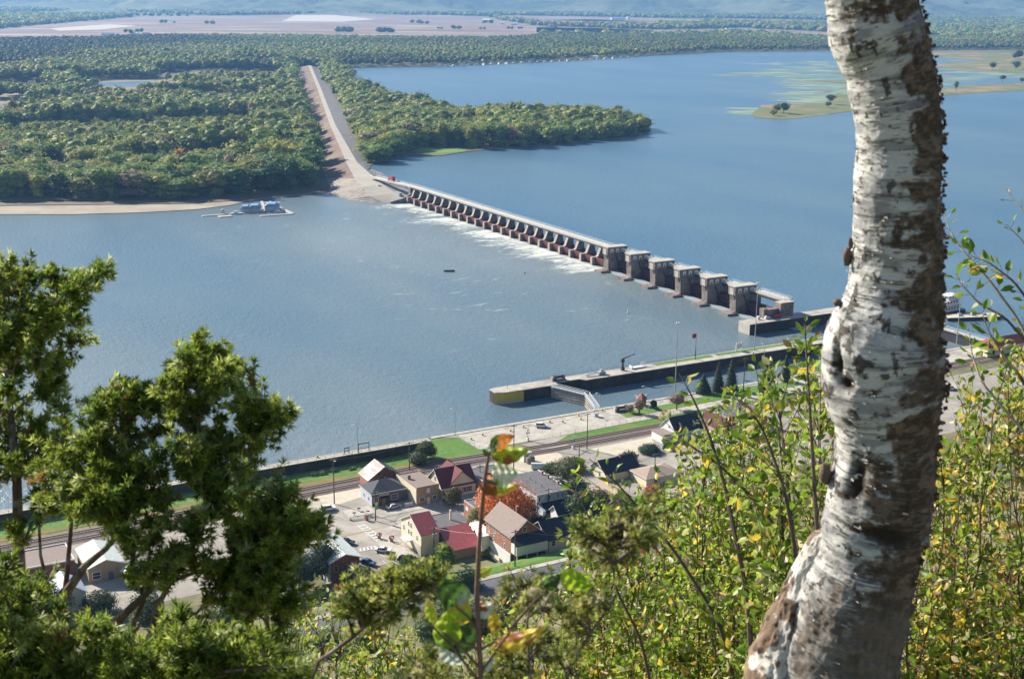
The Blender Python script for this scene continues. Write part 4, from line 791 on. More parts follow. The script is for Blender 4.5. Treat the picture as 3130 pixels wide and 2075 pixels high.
for u_, v_, lab_ in ((720, 655, 'small white boat tied at the left part of the raft dock'), (850, 650, 'small white boat tied beside the right boathouse'), (790, 642, 'small pale boat between the two boathouses')):
    mb_ = MB(); mb_.prism([(-3.0, .1), (3.0, .1), (4.0, 1.0), (-3.2, 1.0)], 'y', -1.1, 1.1); mb_.box(-1.2, 1.4, -.9, .9, 1.0, 2.2); mb_ = mb_.build('moored_boat', M['white']); mb_.location = W(u_, v_, 0); mb_.rotation_euler = (0, 0, .2); tag(mb_, lab_, 'boat')
b = MB(); x, y = at(808, 640); b.box(x, x+11, y+1, y+3, .5, 4.8); b.build('white_wall', M['white'], fl); x, y = at(682, 655); b = MB(); b.box(x-1, x+1, y-1, y+1, .55, 3.0); b.prism([(x-1.3, 3.0), (x+1.3, 3.0), (x, 3.8)], 'y', y-1.2, y+1.2); b.build('hut', M['siding'], fl)
def skin(name, pts, edges, rad, m, parent=None, **k):
    me = bpy.data.meshes.new(name); me.from_pydata(pts, edges, []); o = bpy.data.objects.new(name, me); col.objects.link(o); me.materials.append(m)
    md = o.modifiers.new('skin', 'SKIN'); md.use_smooth_shade = True
    for i_, v in enumerate(o.data.skin_vertices[0].data): v.radius = (rad[i_], rad[i_]); v.use_root = (i_ == 0)
    o.modifiers.new('sub', 'SUBSURF').levels = 1
    if parent: o.parent = parent
    return tag(o, **k)
bt = empty('fishing_boat', W(1374, 830, 0), .05, label='small dark open fishing boat drifting below the dam', cat='boat')
b = MB(); secs = []
for x, w_, zb, zt in ((-2.9, .85, .0, .6), (-1.5, .95, -.1, .6), (0, 1.0, -.1, .6), (1.6, .9, -.08, .68), (2.8, .3, .1, .85), (3.1, .05, .4, .9)): secs.append([(x, -w_, zt), (x, -w_*.7, zb), (x, w_*.7, zb), (x, w_, zt)])
vs = [p for s in secs for p in s]; b.add(vs, [(i*4+j, (i+1)*4+j, (i+1)*4+j+1, i*4+j+1) for i in range(5) for j in range(3)]+[(0, 1, 2, 3), (20, 23, 22, 21)]); b.box(-2.6, 2.3, -.75, .75, .12, .16); b.build('hull', M['steel'], bt)
for x in (-1.6, .9): b = MB(); b.box(x-.2, x+.2, -.85, .85, .4, .46); b.build('seat', M['wood'], bt)
b = MB(); b.box(-3.3, -2.95, -.2, .2, .1, 1.15); b.box(-3.25, -3.05, -.08, .08, -.3, .1); b.build('outboard_motor', M['steel'], bt)
for xx, lab, mm in ((-1.6, 'seated person in dark clothes at the stern of the fishing boat', 'steel'), (.9, 'seated person in dark clothes at the bow of the fishing boat', 'darksiding')):
    pts = [(0, 0, .52), (0, 0, .8), (.03, 0, 1.05), (.04, 0, 1.18), (.06, 0, 1.32), (.0, .2, 1.04), (.12, .26, .82), (.35, .2, .78), (.0, -.2, 1.04), (.12, -.26, .82), (.35, -.2, .78), (.05, .12, .52), (.45, .14, .55), (.48, .14, .2), (.05, -.12, .52), (.45, -.14, .55), (.48, -.14, .2), (.07, 0, 1.42)]
    ed = [(0, 1), (1, 2), (2, 3), (3, 4), (4, 17), (2, 5), (5, 6), (6, 7), (2, 8), (8, 9), (9, 10), (0, 11), (11, 12), (12, 13), (0, 14), (14, 15), (15, 16)]
    rd = [.16, .15, .15, .07, .1, .07, .055, .04, .07, .055, .04, .1, .08, .05, .1, .08, .05, .09]
    o = skin('person', pts, ed, rd, M[mm], None, label=lab, cat='person'); p = W(1374, 830, 0); o.location = (p[0]+xx*math.cos(.05), p[1]+xx*math.sin(.05), 0)
by = MB(); by.lathe([(.3, -.3), (.45, .1), (.3, .8), (.12, 2.2), (.05, 2.4)], n=10); o = by.build('buoy', M['white']); o.location = W(1919, 957, 0); tag(o, 'small white buoy floating in front of the roller gates', 'buoy')
by = MB(); by.lathe([(.3, -.3), (.4, .1), (.25, .7), (.1, 1.0)], n=10); o = by.build('buoy', M['steel']); o.location = W(1604, 836, 0); tag(o, 'tiny dark buoy in the ripples right of the fishing boat', 'buoy')
tb = empty('towboat', L(500, 447, 2), ANG+.1, label='white multi deck towboat on the pool right of the birch', cat='boat')
b = MB(); b.prism([(-13, -4), (9, -4), (10, -3), (10, 3), (9, 4), (-13, 4)], 'z', -.5, 1.5); b.build('hull', M['steel'], tb)
for x0, x1, y, z0, z1 in ((-11, 6, 3.2, 1.5, 4.2), (-7, 5, 2.8, 4.3, 6.8), (-3, 4, 2.3, 6.9, 9.2)):
    b = MB(); b.box(x0, x1, -y, y, z0, z1); dkk = b.build('deckhouse', M['white'], tb); MB().box(x0-.8, x1+.8, -y-.7, y+.7, z1, z1+.1).build('deck', M['white'], dkk)
    for xx in np.arange(x0+.8, x1-1, 2.2): MB().box(xx, xx+1, -y-.02, -y+.01, z0+1.2, z0+2.1).build('window', M['glass'], dkk)
b = MB(); b.tube([(0, 0, 9.3), (0, 0, 13)], [.15, .06], 5); b.box(-.8, .8, -.1, .1, 10.8, 11.0); b.tube([(-5, 1.8, 6.8), (-5, 1.8, 9.5)], .5, 8); b.tube([(-5, -1.8, 6.8), (-5, -1.8, 9.5)], .5, 8); b.build('mast', M['galv'], tb)
bg_ = empty('barge', L(503, 432.5, 2), ANG-.35, label='flat tan deck barge in front of the white towboat', cat='barge'); b = MB(); b.prism([(-16, .0), (11, .0), (13.5, 1.6), (-16, 1.6)], 'y', -4, 4); b.build('hull', M['steel'], bg_); MB().box(-15.8, 13.2, -3.9, 3.9, 1.6, 1.68).build('deck', M['gravel'], bg_); b = MB(); [b.box(x, x+1.6, -1, .6, 1.68, 2.8) for x in (-9, -2, 4)]; b.build('cargo', M['galv'], bg_)
# ------------------------------------------------------------------ far buildings
rs = np.random.default_rng(9)
def farm(u, v, w, d, h, lab, grp, name='farm_building', roof='white', wall='white', z=3.2, rz=None):
    e = empty(name, W(u, v, z), rs.uniform(-.5, .5) if rz is None else rz); tag(e, lab, 'building', grp); MB().box(-w/2, w/2, -d/2, d/2, -.5, h).build('wall', M[wall], e)
    b = MB(); b.prism([(-d/2-.6, h), (d/2+.6, h), (0, h+d*.32)], 'x', -w/2-.6, w/2+.6); b.build('roof', M[roof], e)
for a in ((330, 109, 44, 14, 5, 'long low white shed left of the farm trees'), (412, 108, 24, 12, 6, 'white shed between the two farm trees'), (446, 106, 22, 12, 6, 'white shed right of the farm trees'), (532, 71, 12, 10, 9, 'tiny white building alone in the pink field'), (1062, 41, 30, 14, 8, 'leftmost white barn below the green hill field'), (1090, 41, 40, 14, 8, 'long white barn below the green hill field'),
          (1150, 42, 36, 14, 8, 'white barn right of the tall silo'), (1195, 42, 26, 14, 9, 'rightmost white barn below the green hill field'), (1490, 66, 50, 16, 7, 'long pale farm shed behind the leafy clump'), (1535, 75, 18, 12, 7, 'small white farmhouse by the farm track'), (1572, 77, 26, 14, 6, 'grey roofed farm shed right of the farmhouse'), (1640, 42, 50, 14, 8, 'pale shed at the foot of the hills'), (1685, 43, 60, 14, 8, 'long pale shed at the foot of the blue hills'),
          (1888, 61, 80, 18, 8, 'very long white poultry barn above the right field'), (1920, 60, 16, 12, 14, 'taller white building by the long poultry barn'), (2232, 95, 40, 14, 7, 'white farm buildings at the edge of the shore wood')): farm(*a, 'white farm buildings on the valley floor')
b = MB(); b.lathe([(4, 0), (4, 34), (2.5, 37), (.3, 38)], n=12); o = b.build('silo', M['white']); o.location = W(1137, 42, 3); tag(o, 'tall pale silo among the white barns', 'silo')
for u, v in ((1090, 181), (1202, 181), (1348, 183), (1362, 178), (1380, 179), (1395, 193), (1430, 192), (1470, 190), (1528, 176), (1610, 172), (1632, 168), (1775, 170), (1790, 168), (1820, 176), (2118, 141), (2215, 146), (1345, 187), (1455, 184), (1560, 185), (1672, 180)):
    farm(u, v+4, rs.uniform(9, 15), rs.uniform(7, 10), rs.uniform(4, 6), 'small pale lakeside house half hidden among far shore trees', 'lakeside houses on the far shore', 'lake_house', rs.choice(['white', 'galv', 'tanroof']), rs.choice(['white', 'offw']), 2.7)
for k in range(26):
    t = k/25; u = 1340+t*580; v = np.interp(u, [1034, 1350, 1500, 1650, 1800, 2000], [208, 204, 197, 191, 183, 171])+1.2; o = MB(); o.prism([(-4, .1), (4, .1), (5.5, 1.1), (-4, 1.1)], 'y', -1.5, 1.5); o.box(-2, 2, -1.3, 1.3, 1.1, 2.6); o = o.build('moored_boat', M['white']); o.location = W(u, v, 2.0); o.rotation_euler = (0, 0, rs.uniform(0, 6)); o.scale = (1.4,)*3; tag(o, 'tiny white boat moored along the far shore', 'boat', 'boats moored on the far shore')
# ================================================================== TOWN
def win(parent, face, a, z, w, h, L1, L2, m='glass', frame='white', name='window', out=.06):
    """rectangle on a face: f = front (-y, a along x), l = left (-x, a along y), r = right, b = back"""
    b = MB(); g = MB(); t = .12; o = out
    def bx(b, a0, a1, z0, z1, o0, o1):
        if face == 'f': b.box(a0, a1, -o1, -o0, z0, z1)
        elif face == 'l': b.box(-o1, -o0, a0, a1, z0, z1)
        else: b.box(L1+o0, L1+o1, a0, a1, z0, z1)
    if name == 'window':
        for a0, a1, z0, z1 in ((a-t, a, z-t, z+h+t), (a+w, a+w+t, z-t, z+h+t), (a, a+w, z-t, z), (a, a+w, z+h, z+h+t)): bx(b, a0, a1, z0, z1, .002, o)
        bx(b, a, a+w, z+h*.5-.04, z+h*.5+.04, .02, o-.01); f = b.build(name, M[frame], parent); bx(g, a, a+w, z, z+h, .003, .018); g.build('pane', M[m], f); return f
    bx(b, a, a+w, z, z+h, .003, o); return b.build(name, M[m], parent)
def house(name, s, q, L1, L2, h, wall, roof, rise, ridge='x', label=None, cat='house', z=None, over=.4, kind='gable', trim='white', group=None, rot=0):
    x, y, _ = L(s, q); z0 = float(min(hgt(*L(s, q)[:2]), hgt(*L(s+L1, q)[:2]), hgt(*L(s, q+L2)[:2])))+.03 if z is None else z
    e = empty(name, (x, y, z0), ANG+rot); tag(e, label, cat, group)
    b = MB()
    if kind == 'gable':
        if ridge == 'x': b.prism([(0, -1.5), (L2, -1.5), (L2, h), (L2/2, h+rise), (0, h)], 'x', 0, L1)
        else: b.prism([(0, -1.5), (L1, -1.5), (L1, h), (L1/2, h+rise), (0, h)], 'y', 0, L2)
    elif kind == 'shed': b.prism([(0, -1.5), (L2, -1.5), (L2, h+rise), (0, h)], 'x', 0, L1)
    else: b.box(0, L1, 0, L2, -1.5, h)
    w = b.build('wall', M[wall], e); r = MB(); t = .22; o = over
    if kind == 'gable':
        D_ = L2 if ridge == 'x' else L1; k = rise/(D_/2); P = [(-o, h-o*k+.02), (D_/2, h+rise+.02), (D_+o, h-o*k+.02), (D_+o, h-o*k+t), (D_/2, h+rise+t+.05), (-o, h-o*k+t)]
        r.prism(P, 'x' if ridge == 'x' else 'y', -o, (L1 if ridge == 'x' else L2)+o)
        if trim:
            for a0 in (-o-.06, (L1 if ridge == 'x' else L2)+o+.002):
                tb_ = MB(); tb_.prism([(p[0], p[1]-.03) for p in P], 'x' if ridge == 'x' else 'y', a0, a0+.058); tb_.build('gable_trim', M[trim], e)
    elif kind == 'shed': k = rise/L2; r.prism([(-o, h-o*k+.02), (L2+o, h+rise+o*k+.02), (L2+o, h+rise+o*k+t), (-o, h-o*k+t)], 'x', -o, L1+o)
    elif kind == 'hip':
        i = min(L1, L2)/2; pa, pb = ((i, L2/2), (L1-i, L2/2)) if L1 > L2 else ((L1/2, i), (L1/2, L2-i))
        r.add([(-o, -o, h), (L1+o, -o, h), (L1+o, L2+o, h), (-o, L2+o, h), (pa[0], pa[1], h+rise), (pb[0], pb[1], h+rise)], [(0, 1, 5, 4), (1, 2, 5), (2, 3, 4, 5), (3, 0, 4), (3, 2, 1, 0)] if L1 > L2 else [(0, 1, 4), (1, 2, 5, 4), (2, 3, 5), (3, 0, 4, 5), (3, 2, 1, 0)])
        if trim: tb_ = MB(); tb_.box(-o-.05, L1+o+.05, -o-.05, -o-.002, h-.18, h+.02); tb_.box(-o-.05, -o-.002, -o, L2+o, h-.18, h+.02); tb_.build('eave_trim', M[trim], e)
    else:
        r.box(.25, L1-.25, .25, L2-.25, h, h+.12); pp = MB()
        for bb in ((0, L1, 0, .25), (0, L1, L2-.25, L2), (0, .25, .25, L2-.25), (L1-.25, L1, .25, L2-.25)): pp.box(*bb, h, h+rise)
        if rise > 0: pp.build('parapet', M[trim or wall], e)
    r.build('roof', M[roof], e); return e
def chim(e, x, y, z0, z1, m='brick', w=.35): c = MB(); c.box(x-w, x+w, y-w, y+w, z0, z1); c.box(x-w-.06, x+w+.06, y-w-.06, y+w+.06, z1, z1+.12); c.build('chimney', M[m], e)
# grey hip roofed shop
e = house('shop', 144.3, 340.8, 11.2, 8.6, 4.0, 'siding', 'shing', 2.5, kind='hip', label='blue grey shop with dark hip roof and amber door beside the parking lot', cat='shop')
win(e, 'f', .6, 1.1, 1.5, 1.5, 11.2, 8.6); win(e, 'f', 6.3, 1.1, 2.2, 1.6, 11.2, 8.6); win(e, 'f', 3.3, .0, 1.1, 2.3, 11.2, 8.6, 'orange', name='door')
win(e, 'l', 2.0, 1.2, 1.0, 1.2, 11.2, 8.6); win(e, 'l', 5.4, 1.2, 1.0, 1.2, 11.2, 8.6); b = MB(); b.box(2.2, 5.6, -.45, -.02, 3.0, 3.6); b.build('sign_panel', M['conc3'], e); b = MB(); b.box(2.6, 5.2, -1.2, -.02, 2.45, 2.6); b.build('awning', M['navy'], e)
b = MB(); b.box(0.02, 11.15, -.035, -.002, 0, 3.9); b.build('shaded_front', M['darksiding'], e)  # dark sheet over the front, its shade put into the colour
for x, y in ((3.5, 3.2), (6.8, 5.5)): b = MB(); b.lathe([(.12, 5.0), (.12, 6.4)], x, y, 8); b.build('vent_pipe', M['galv'], e)
# tan store with false front
e = house('shop', 156.4, 335.2, 7.4, 14.5, 4.9, 'tan', 'shing2', .35, kind='flat', trim='tan', label='tan brick shop with square front between grey shop and cream house', cat='shop')
b = MB(); b.box(0, 7.4, -.28, -.002, 0, 5.9); b.build('false_front', M['tan'], e); b = MB(); b.box(-.1, -.002, 0, 14.5, -.5, 5.25); b.build('side_wall', M['offw'], e); b = MB(); b.prism([(-.02, 4.7), (14.5, 3.6), (14.5, 4.1), (-.02, 5.2)], 'x', .26, 7.1); b.build('roof', M['shing2'], e)
for a, z, w_, h_, nm_, mm in ((.9, 1.3, 1.6, 1.0, 'window', 'glass'), (3.4, 0, .9, 2.1, 'door', 'white'), (5.2, 1.3, 1.3, 1.0, 'window', 'glass'), (3.3, 3.6, 1.0, 1.5, 'sign_panel', 'white')):
    f = win(e, 'f', a, z, w_, h_, 7.4, 14.5, mm, name=nm_); f.location.y = -.29
b = MB(); b.box(1.5, 2.4, 9.2, 9.9, 4, 6.3); b.build('chimney', M['shing2'], e)
# brick barn with patched tin roof
e = house('barn', 148.2, 352.3, 10.6, 7.0, 3.9, 'brick', 'tinroof', 3.4, 'y', label='old brick barn with rust patched tin roof beside the tracks', cat='barn', trim=None, over=.5)
b = MB(); b.prism([(0, -1), (10.6, -1), (10.6, 3.9), (5.3, 7.25), (0, 3.9)], 'y', -.06, -.003); b.build('shaded_gable', M['dbrick'], e)  # darker brick sheet paints the shade of the gable end
b = MB(); b.prism([(5.3, 7.6), (11.2, 3.8), (11.2, 3.7), (5.3, 7.5)], 'y', -.45, 7.4); b.build('shaded_right_roof', M['navy'], e)  # dark sheet paints the right slope's shade over the tin
# cream house, maroon cross gables
e = house('house', 165.6, 336.6, 11.6, 9.6, 3.6, 'offw', 'maroon', 4.2, 'x', label='cream house with steep maroon cross gable roof and red shutters', z=4.75)
b = MB(); b.prism([(2.2, 3.6), (11.4, 3.6), (6.8, 7.7)], 'y', -.03, 4.7); b.build('cross_gable', M['offw'], e)
b = MB(); b.prism([(1.7, 3.25), (6.8, 7.8), (11.9, 3.25), (11.9, 3.5), (6.8, 8.1), (1.7, 3.5)], 'y', -.45, 4.8); b.build('gable_roof', M['maroon'], e); b = MB(); b.prism([(4.0, 5.5), (6.8, 7.9), (9.6, 5.5), (9.6, 5.75), (6.8, 8.2), (4.0, 5.75)], 'y', 4.85, 10.2); b.build('gable_roof', M['maroon'], e)
for a in (.7, 2.3, 7.4, 9.0):
    f = win(e, 'f', a, .9, .8, 1.5, 11.6, 9.6)
    for dx in (-.5, .93): b = MB(); b.box(a+dx, a+dx+.38, -.06, -.003, .8, 2.5); b.build('shutter', M['red'], f)
win(e, 'f', 5.0, 0, 1.0, 2.2, 11.6, 9.6, 'glass', name='door'); f = win(e, 'f', 6.3, 4.6, 1.0, 1.2, 11.6, 9.6); win(e, 'l', 3, 1, .8, 1.4, 11.6, 9.6); win(e, 'l', 4.2, 4.4, .9, 1.3, 11.6, 9.6)
b = MB(); b.box(-.6, -.002, 6.5, 9.4, -1, 2.6); b.build('side_annex', M['tan'], e)
# dark flat building & brick row building
e = house('store', 178.5, 335, 13, 11, 4.0, 'siding', 'flat', .3, kind='flat', label='low blue grey flat roofed store right of the cream house', cat='shop'); win(e, 'f', 1, 1, 2, 1.6, 13, 11); win(e, 'f', 6, 1, 2, 1.6, 13, 11)
e = house('brick_building', 165.0, 311.0, 12, 9.8, 5.0, 'brick', 'flat', .35, kind='flat', label='orange brick flat roofed building left of the orange maple', cat='building', trim='conc3'); win(e, 'l', 7.2, 2.9, 1.3, .9, 12, 9.8, 'white'); win(e, 'l', 4.2, 1.2, 1.0, 1.4, 12, 9.8); win(e, 'f', 2, 1.5, 1.2, 1.5, 12, 9.8)
# long pale siding building with grey low roof
e = house('apartment_house', 185.6, 313.4, 10.4, 17.5, 5.5, 'siding', 'flat', .02, kind='flat', trim='white', label='long pale sided building with big grey flat roof behind the maple', cat='building')
b = MB(); b.box(-.3, 10.7, -.3, 17.8, 5.63, 5.75); b.build('roof', M['flat'], e); b = MB(); b.box(10.6, 10.85, -.3, 17.8, 5.6, 5.95); b.box(-.35, 10.85, -.42, -.31, 5.35, 5.85); b.build('white_edge', M['white'], e)
b = MB(); b.prism([(-3.4, 1.6), (.0, 2.7), (.0, 2.85), (-3.4, 1.75)], 'x', 1.2, 12.5); b.build('porch_roof', M['navy'], e); b = MB(); b.prism([(-3.2, -1), (0, -1), (0, 2.6), (-3.2, 1.5)], 'x', .2, 1.15); b.build('porch_wall', M['siding'], e)
for a in (.5, 4.0, 7.0, 8.6): win(e, 'f', a, 3.6, .55, 1.2, 10.4, 17.5)
for y in (4.5, 10.5, 14.0): chim(e, 10.0, y, 5.7, 6.8, w=.28)
for y in (5, 8.5, 12): b = MB(); b.lathe([(.1, 5.7), (.1, 6.5)], 4.5, y, 6); b.build('vent_pipe', M['steel'], e)
# cream building with red gable roof
e = house('inn', 142.1, 301.8, 5.4, 13.2, 6.0, 'offw', 'redroof', 3.5, 'x', label='tall cream building with dark red gable roof facing the crosswalk', cat='building', z=4.75, over=.3, trim='white')
for a, z in ((2.2, 3.6), (6.0, 3.5), (7.6, 3.5), (6.0, 5.9), (7.6, 5.9), (10.8, 3.6)): win(e, 'l', a, z, .8, 1.3, 5.4, 13.2)
b = MB(); b.box(-2.2, -.002, 5.5, 9.0, 2.4, 2.6); b.build('porch_roof', M['white'], e); b = MB(); [b.box(-2.15, -2.0, y, y+.15, -.5, 2.4) for y in (5.6, 8.8)]; b.build('post', M['white'], e); b = MB(); b.box(-.15, -.003, 0, 5.4, -1.2, 2.8); b.build('stone_base', M['conc'], e)
e = house('annex', 147.9, 303.5, 12.0, 12.5, 4.6, 'tan', 'flat', .25, kind='flat', trim='flat', label='dark flat roofed annex with a tall white pipe behind the red roofs', cat='building')
b = MB(); b.box(7.4, 7.85, 7.0, 7.45, 4.6, 7.7); b.build('chimney', M['offw'], e); b = MB(); b.lathe([(.25, 4.7), (.3, 5.6)], 3.0, 9.5, 8); b.build('vent', M['steel'], e)
e = house('brick_shed', 148.6, 295.3, 8.4, 8.0, 2.6, 'tan', 'redroof', 3.0, kind='shed', label='red sloping metal roof building below the dark annex', cat='building', z=4.9); b = MB(); b.box(-.03, -.002, 1, 3, 0, 2); b.build('door', M['white'], e)
e = house('brick_shed', 157.2, 296.4, 6.2, 8.4, 3.2, 'brick', 'redroof', 2.5, 'y', label='small gabled brick shed with pinkish red roof and white trim', cat='building', z=5.0)
# big brick house with white porch
e = house('brick_house', 158.2, 280.4, 9.2, 14.0, 6.6, 'brick', 'shing2', 3.9, 'y', label='tall orange brick house with taupe gable roof and white porch on posts', z=8.6, over=.5)
b = MB(); b.box(-.22, -.002, 0, 14, -3.5, 1.6); b.build('white_base', M['white'], e); b = MB(); b.box(.002, 9.2, -.06, -.002, -3.5, 6.5); b.build('shaded_brick_front', M['dbrick'], e)  # darker brick sheet carries the front wall's shade in its colour
b = MB(); b.box(.0, 9.6, -3.0, -.07, 2.2, 5.0); b.build('porch', M['white'], e); b = MB(); b.prism([(-3.4, 5.0), (0, 6.6), (0, 6.8), (-3.4, 5.2)], 'x', -.3, 9.9); b.build('porch_roof', M['navy'], e)
for x in (.2, 3.2, 6.4, 9.3): b = MB(); b.box(x, x+.18, -2.95, -2.77, -2.5, 2.2); b.build('post', M['white'], e)
for a, z in ((3.5, 4.4), (8.5, 4.4), (11.5, 4.4), (3.0, 2.0), (8.8, 2.0), (11.8, 2.2)): win(e, 'l', a, z, .7, 1.4, 9.2, 14)
f = win(e, 'f', 6.0, 3.2, .8, 1.3, 9.2, 14); f.location.y = -2.96; f = win(e, 'f', 1.2, 3.2, .8, 1.3, 9.2, 14); f.location.y = -2.96; f = win(e, 'f', 3.6, 7.4, 1.0, 1.2, 9.2, 14); f.location.y = -.07
chim(e, 6.4, 8.0, 8.5, 11.2); b = MB(); b.box(-2.6, -.25, 11.5, 14, -1.5, 2.8); b.build('white_annex', M['white'], e); b = MB(); b.box(-.75, -.55, 5, 14, -2.2, -1.2); b.build('yard_wall', M['offw'], e)
e = house('house', 171.2, 282.5, 9.5, 9.5, 3.2, 'offw', 'navy', 3.3, 'x', label='low house with dark brown roof behind the white porch', z=8.0, over=.7); win(e, 'f', 1, 1, 1, 1.3, 9.5, 9.5); win(e, 'f', 6, 1, 1, 1.3, 9.5, 9.5)
# big white roofed brick barn
e = house('barn', 113.4, 296.2, 8.2, 15.5, 6.4, 'dbrick', 'whiteroof', 1.5, 'y', label='red brick barn with pale metal roof beside the parking lot', cat='barn', z=4.75, over=.6)
b = MB(); b.box(-.08, -.002, .0, 15.5, -1, 6.2); b.build('side_wall', M['siding'], e)
for a, z in ((1.2, 3.6), (3.8, 3.4), (6.2, 3.6), (3.8, 5.9)): win(e, 'f', a, z, .8, 1.4 if z < 5 else .7, 8.2, 15.5, frame='tan')
b = MB()
for k in range(12): b.box(4.2+k*.28, 4.48+k*.28, -1.3, -.1, 3.2-k*.28, 3.28-k*.28)
b.tube([(4.2, -1.3, 4.1), (7.6, -1.3, .9)], .05, 4); b.tube([(4.2, -.2, 4.1), (7.6, -.2, .9)], .05, 4); b.build('stairs', M['galv'], e)
b = MB(); b.box(2.8, 5.0, 12.5, 15, 7.9, 8.6); b.build('roof_hatch', M['shing2'], e)
# white house with dormers
e = house('white_house', 259.8, 345.7, 11.5, 8.8, 3.5, 'white', 'navy', 4.0, 'x', label='white house with blue black roof and two dormers near the tracks', z=4.8, over=.3)
for x in (2.6, 8.4):
    b = MB(); b.prism([(x-1.1, 3.9), (x+1.1, 3.9), (x, 5.9)], 'y', .8, 4.2); d = b.build('dormer', M['white'], e); b = MB(); b.box(x-.4, x+.4, .75, .797, 4.2, 5.0); b.build('window', M['glass'], d); b = MB(); b.prism([(x-1.35, 3.75), (x, 6.1), (x+1.35, 3.75), (x+1.35, 3.85), (x, 6.25), (x-1.35, 3.85)], 'y', .6, 4.2); b.build('dormer_roof', M['navy'], d)
for a in (1.0, 2.0, 3.0, 8.4): win(e, 'f', a, .9, .7, 1.5, 11.5, 8.8)
win(e, 'f', 6.0, 0, 1.1, 2.3, 11.5, 8.8, 'navy', name='door'); b = MB(); b.tube([(5.6, -.3, 0), (5.6, -.3, 2.4), (6.1, -.3, 3.1), (6.6, -.3, 3.3), (7.1, -.3, 3.1), (7.6, -.3, 2.4), (7.6, -.3, 0)], .12, 5); b.build('porch_arch', M['white'], e)
win(e, 'l', 3.6, 4.0, .7, 1.0, 11.5, 8.8); b = MB(); b.prism([(1.0, -1), (7.5, -1), (7.5, 2.7), (1.0, 2.4)], 'x', -4.8, -.002); b.build('side_wing', M['white'], e); b = MB(); b.box(-5.0, -.01, .8, 7.7, 2.72, 2.9); b.build('wing_roof', M['shing2'], e)
e = house('brick_garage', 281.0, 345.4, 17, 12, 5.6, 'dbrick', 'flat', .35, kind='flat', trim='conc', label='dark brick garage with flat grey roof right of the white house', cat='garage')
for a in (4.5, 8.5): win(e, 'f', a, 0, 2.6, 3.2, 17, 12, 'siding', name='garage_door')
e = house('house', 217.5, 325.0, 12.5, 8.5, 3.0, 'offw', 'navy', 2.8, 'x', label='house with blue black roof half hidden by the nearest twigs', over=.6); chim(e, 8, 4, 5, 6.8); win(e, 'f', 2, 1, 1, 1.3, 12.5, 8.5); win(e, 'l', 3, 1, 1, 1.3, 12.5, 8.5)
e = house('house', 203.8, 304.5, 9.5, 9.0, 3.2, 'tan', 'tanroof', 2.6, 'y', label='house with tan gable roof behind the shrub leaves'); win(e, 'l', 3, 1, 1, 1.3, 9.5, 9)
e = house('house', 226.5, 315.5, 13, 9, 2.8, 'offw', 'tanroof', 1.6, kind='hip', label='low house with brown hip roof by the red orange bush'); win(e, 'f', 3, 1, 1.2, 1.2, 13, 9)
e = house('garden_shed', 187.4, 304.3, 5.0, 4.2, 2.6, 'white', 'navy', 1.8, 'x', label='little white shed with dark roof in front of the long building', cat='shed'); win(e, 'f', 2.6, .8, 1.0, 1.0, 5, 4.2, frame='steel')
b = MB(); b.box(-1.9, -.1, 1.0, 1.1, 0, 1.5); b.build('gate_panel', M['white'], e)
# houses behind the junipers
e = house('white_barn', 58.5, 326.5, 9.0, 14, 4.2, 'tan', 'whiteroof', 1.6, 'y', label='building with bright white roof seen through the left juniper', cat='building'); win(e, 'f', 1, 1, 2, 1.8, 9, 14); win(e, 'f', 5, 0, 1.2, 2.2, 9, 14, 'darksiding', name='door')
e = house('brick_shop', 42.5, 333.0, 14, 12, 4.5, 'dbrick', 'shing2', .4, kind='flat', trim='white', label='dark brick flat roofed shop left of the bright white roof', cat='shop'); win(e, 'f', 3, 1, 1, 1.4, 14, 12); win(e, 'f', 8, 1, 1, 1.4, 14, 12)
e = house('white_cottage', 46.5, 312.5, 8.5, 8.0, 4.6, 'white', 'siding', 3.0, 'y', label='white gabled cottage with pale blue roof low in the left juniper', z=4.75); win(e, 'l', 3, 1.5, .9, 1.4, 8.5, 8); win(e, 'f', 3.5, 4.6, .9, 1.2, 8.5, 8)
e = house('white_shed', 66.5, 319.5, 4.5, 5, 2.8, 'offw', 'whiteroof', 1.2, 'y', label='small cream shed beside the crossing street at the left', cat='shed')
e = house('brick_cottage', 81.5, 292.0, 8, 8, 4.0, 'brick', 'shing2', 2.2, 'x', label='orange brick cottage glimpsed below the middle juniper', z=4.9); win(e, 'l', 3, 1.4, .9, 1.4, 8, 8)
e = house('white_cottage', 93.0, 277.0, 7, 6.5, 3.0, 'siding', 'whiteroof', 2.2, 'x', label='small house with pale roof under the juniper near the road', z=9.0); win(e, 'l', 2, 1, .9, 1.2, 7, 6.5)
e = house('red_shed', 100.5, 331.0, 6, 5, 2.8, 'brick', 'tanroof', 1.6, 'y', label='small brick shed left of the parking lot behind juniper', cat='shed')
e = house('grey_house', 28.0, 322.0, 10, 12, 4, 'tan', 'gravelroof' if 'gravelroof' in M else 'tanroof', 2.0, 'y', label='tan roofed house at the left picture edge behind juniper', z=4.75)
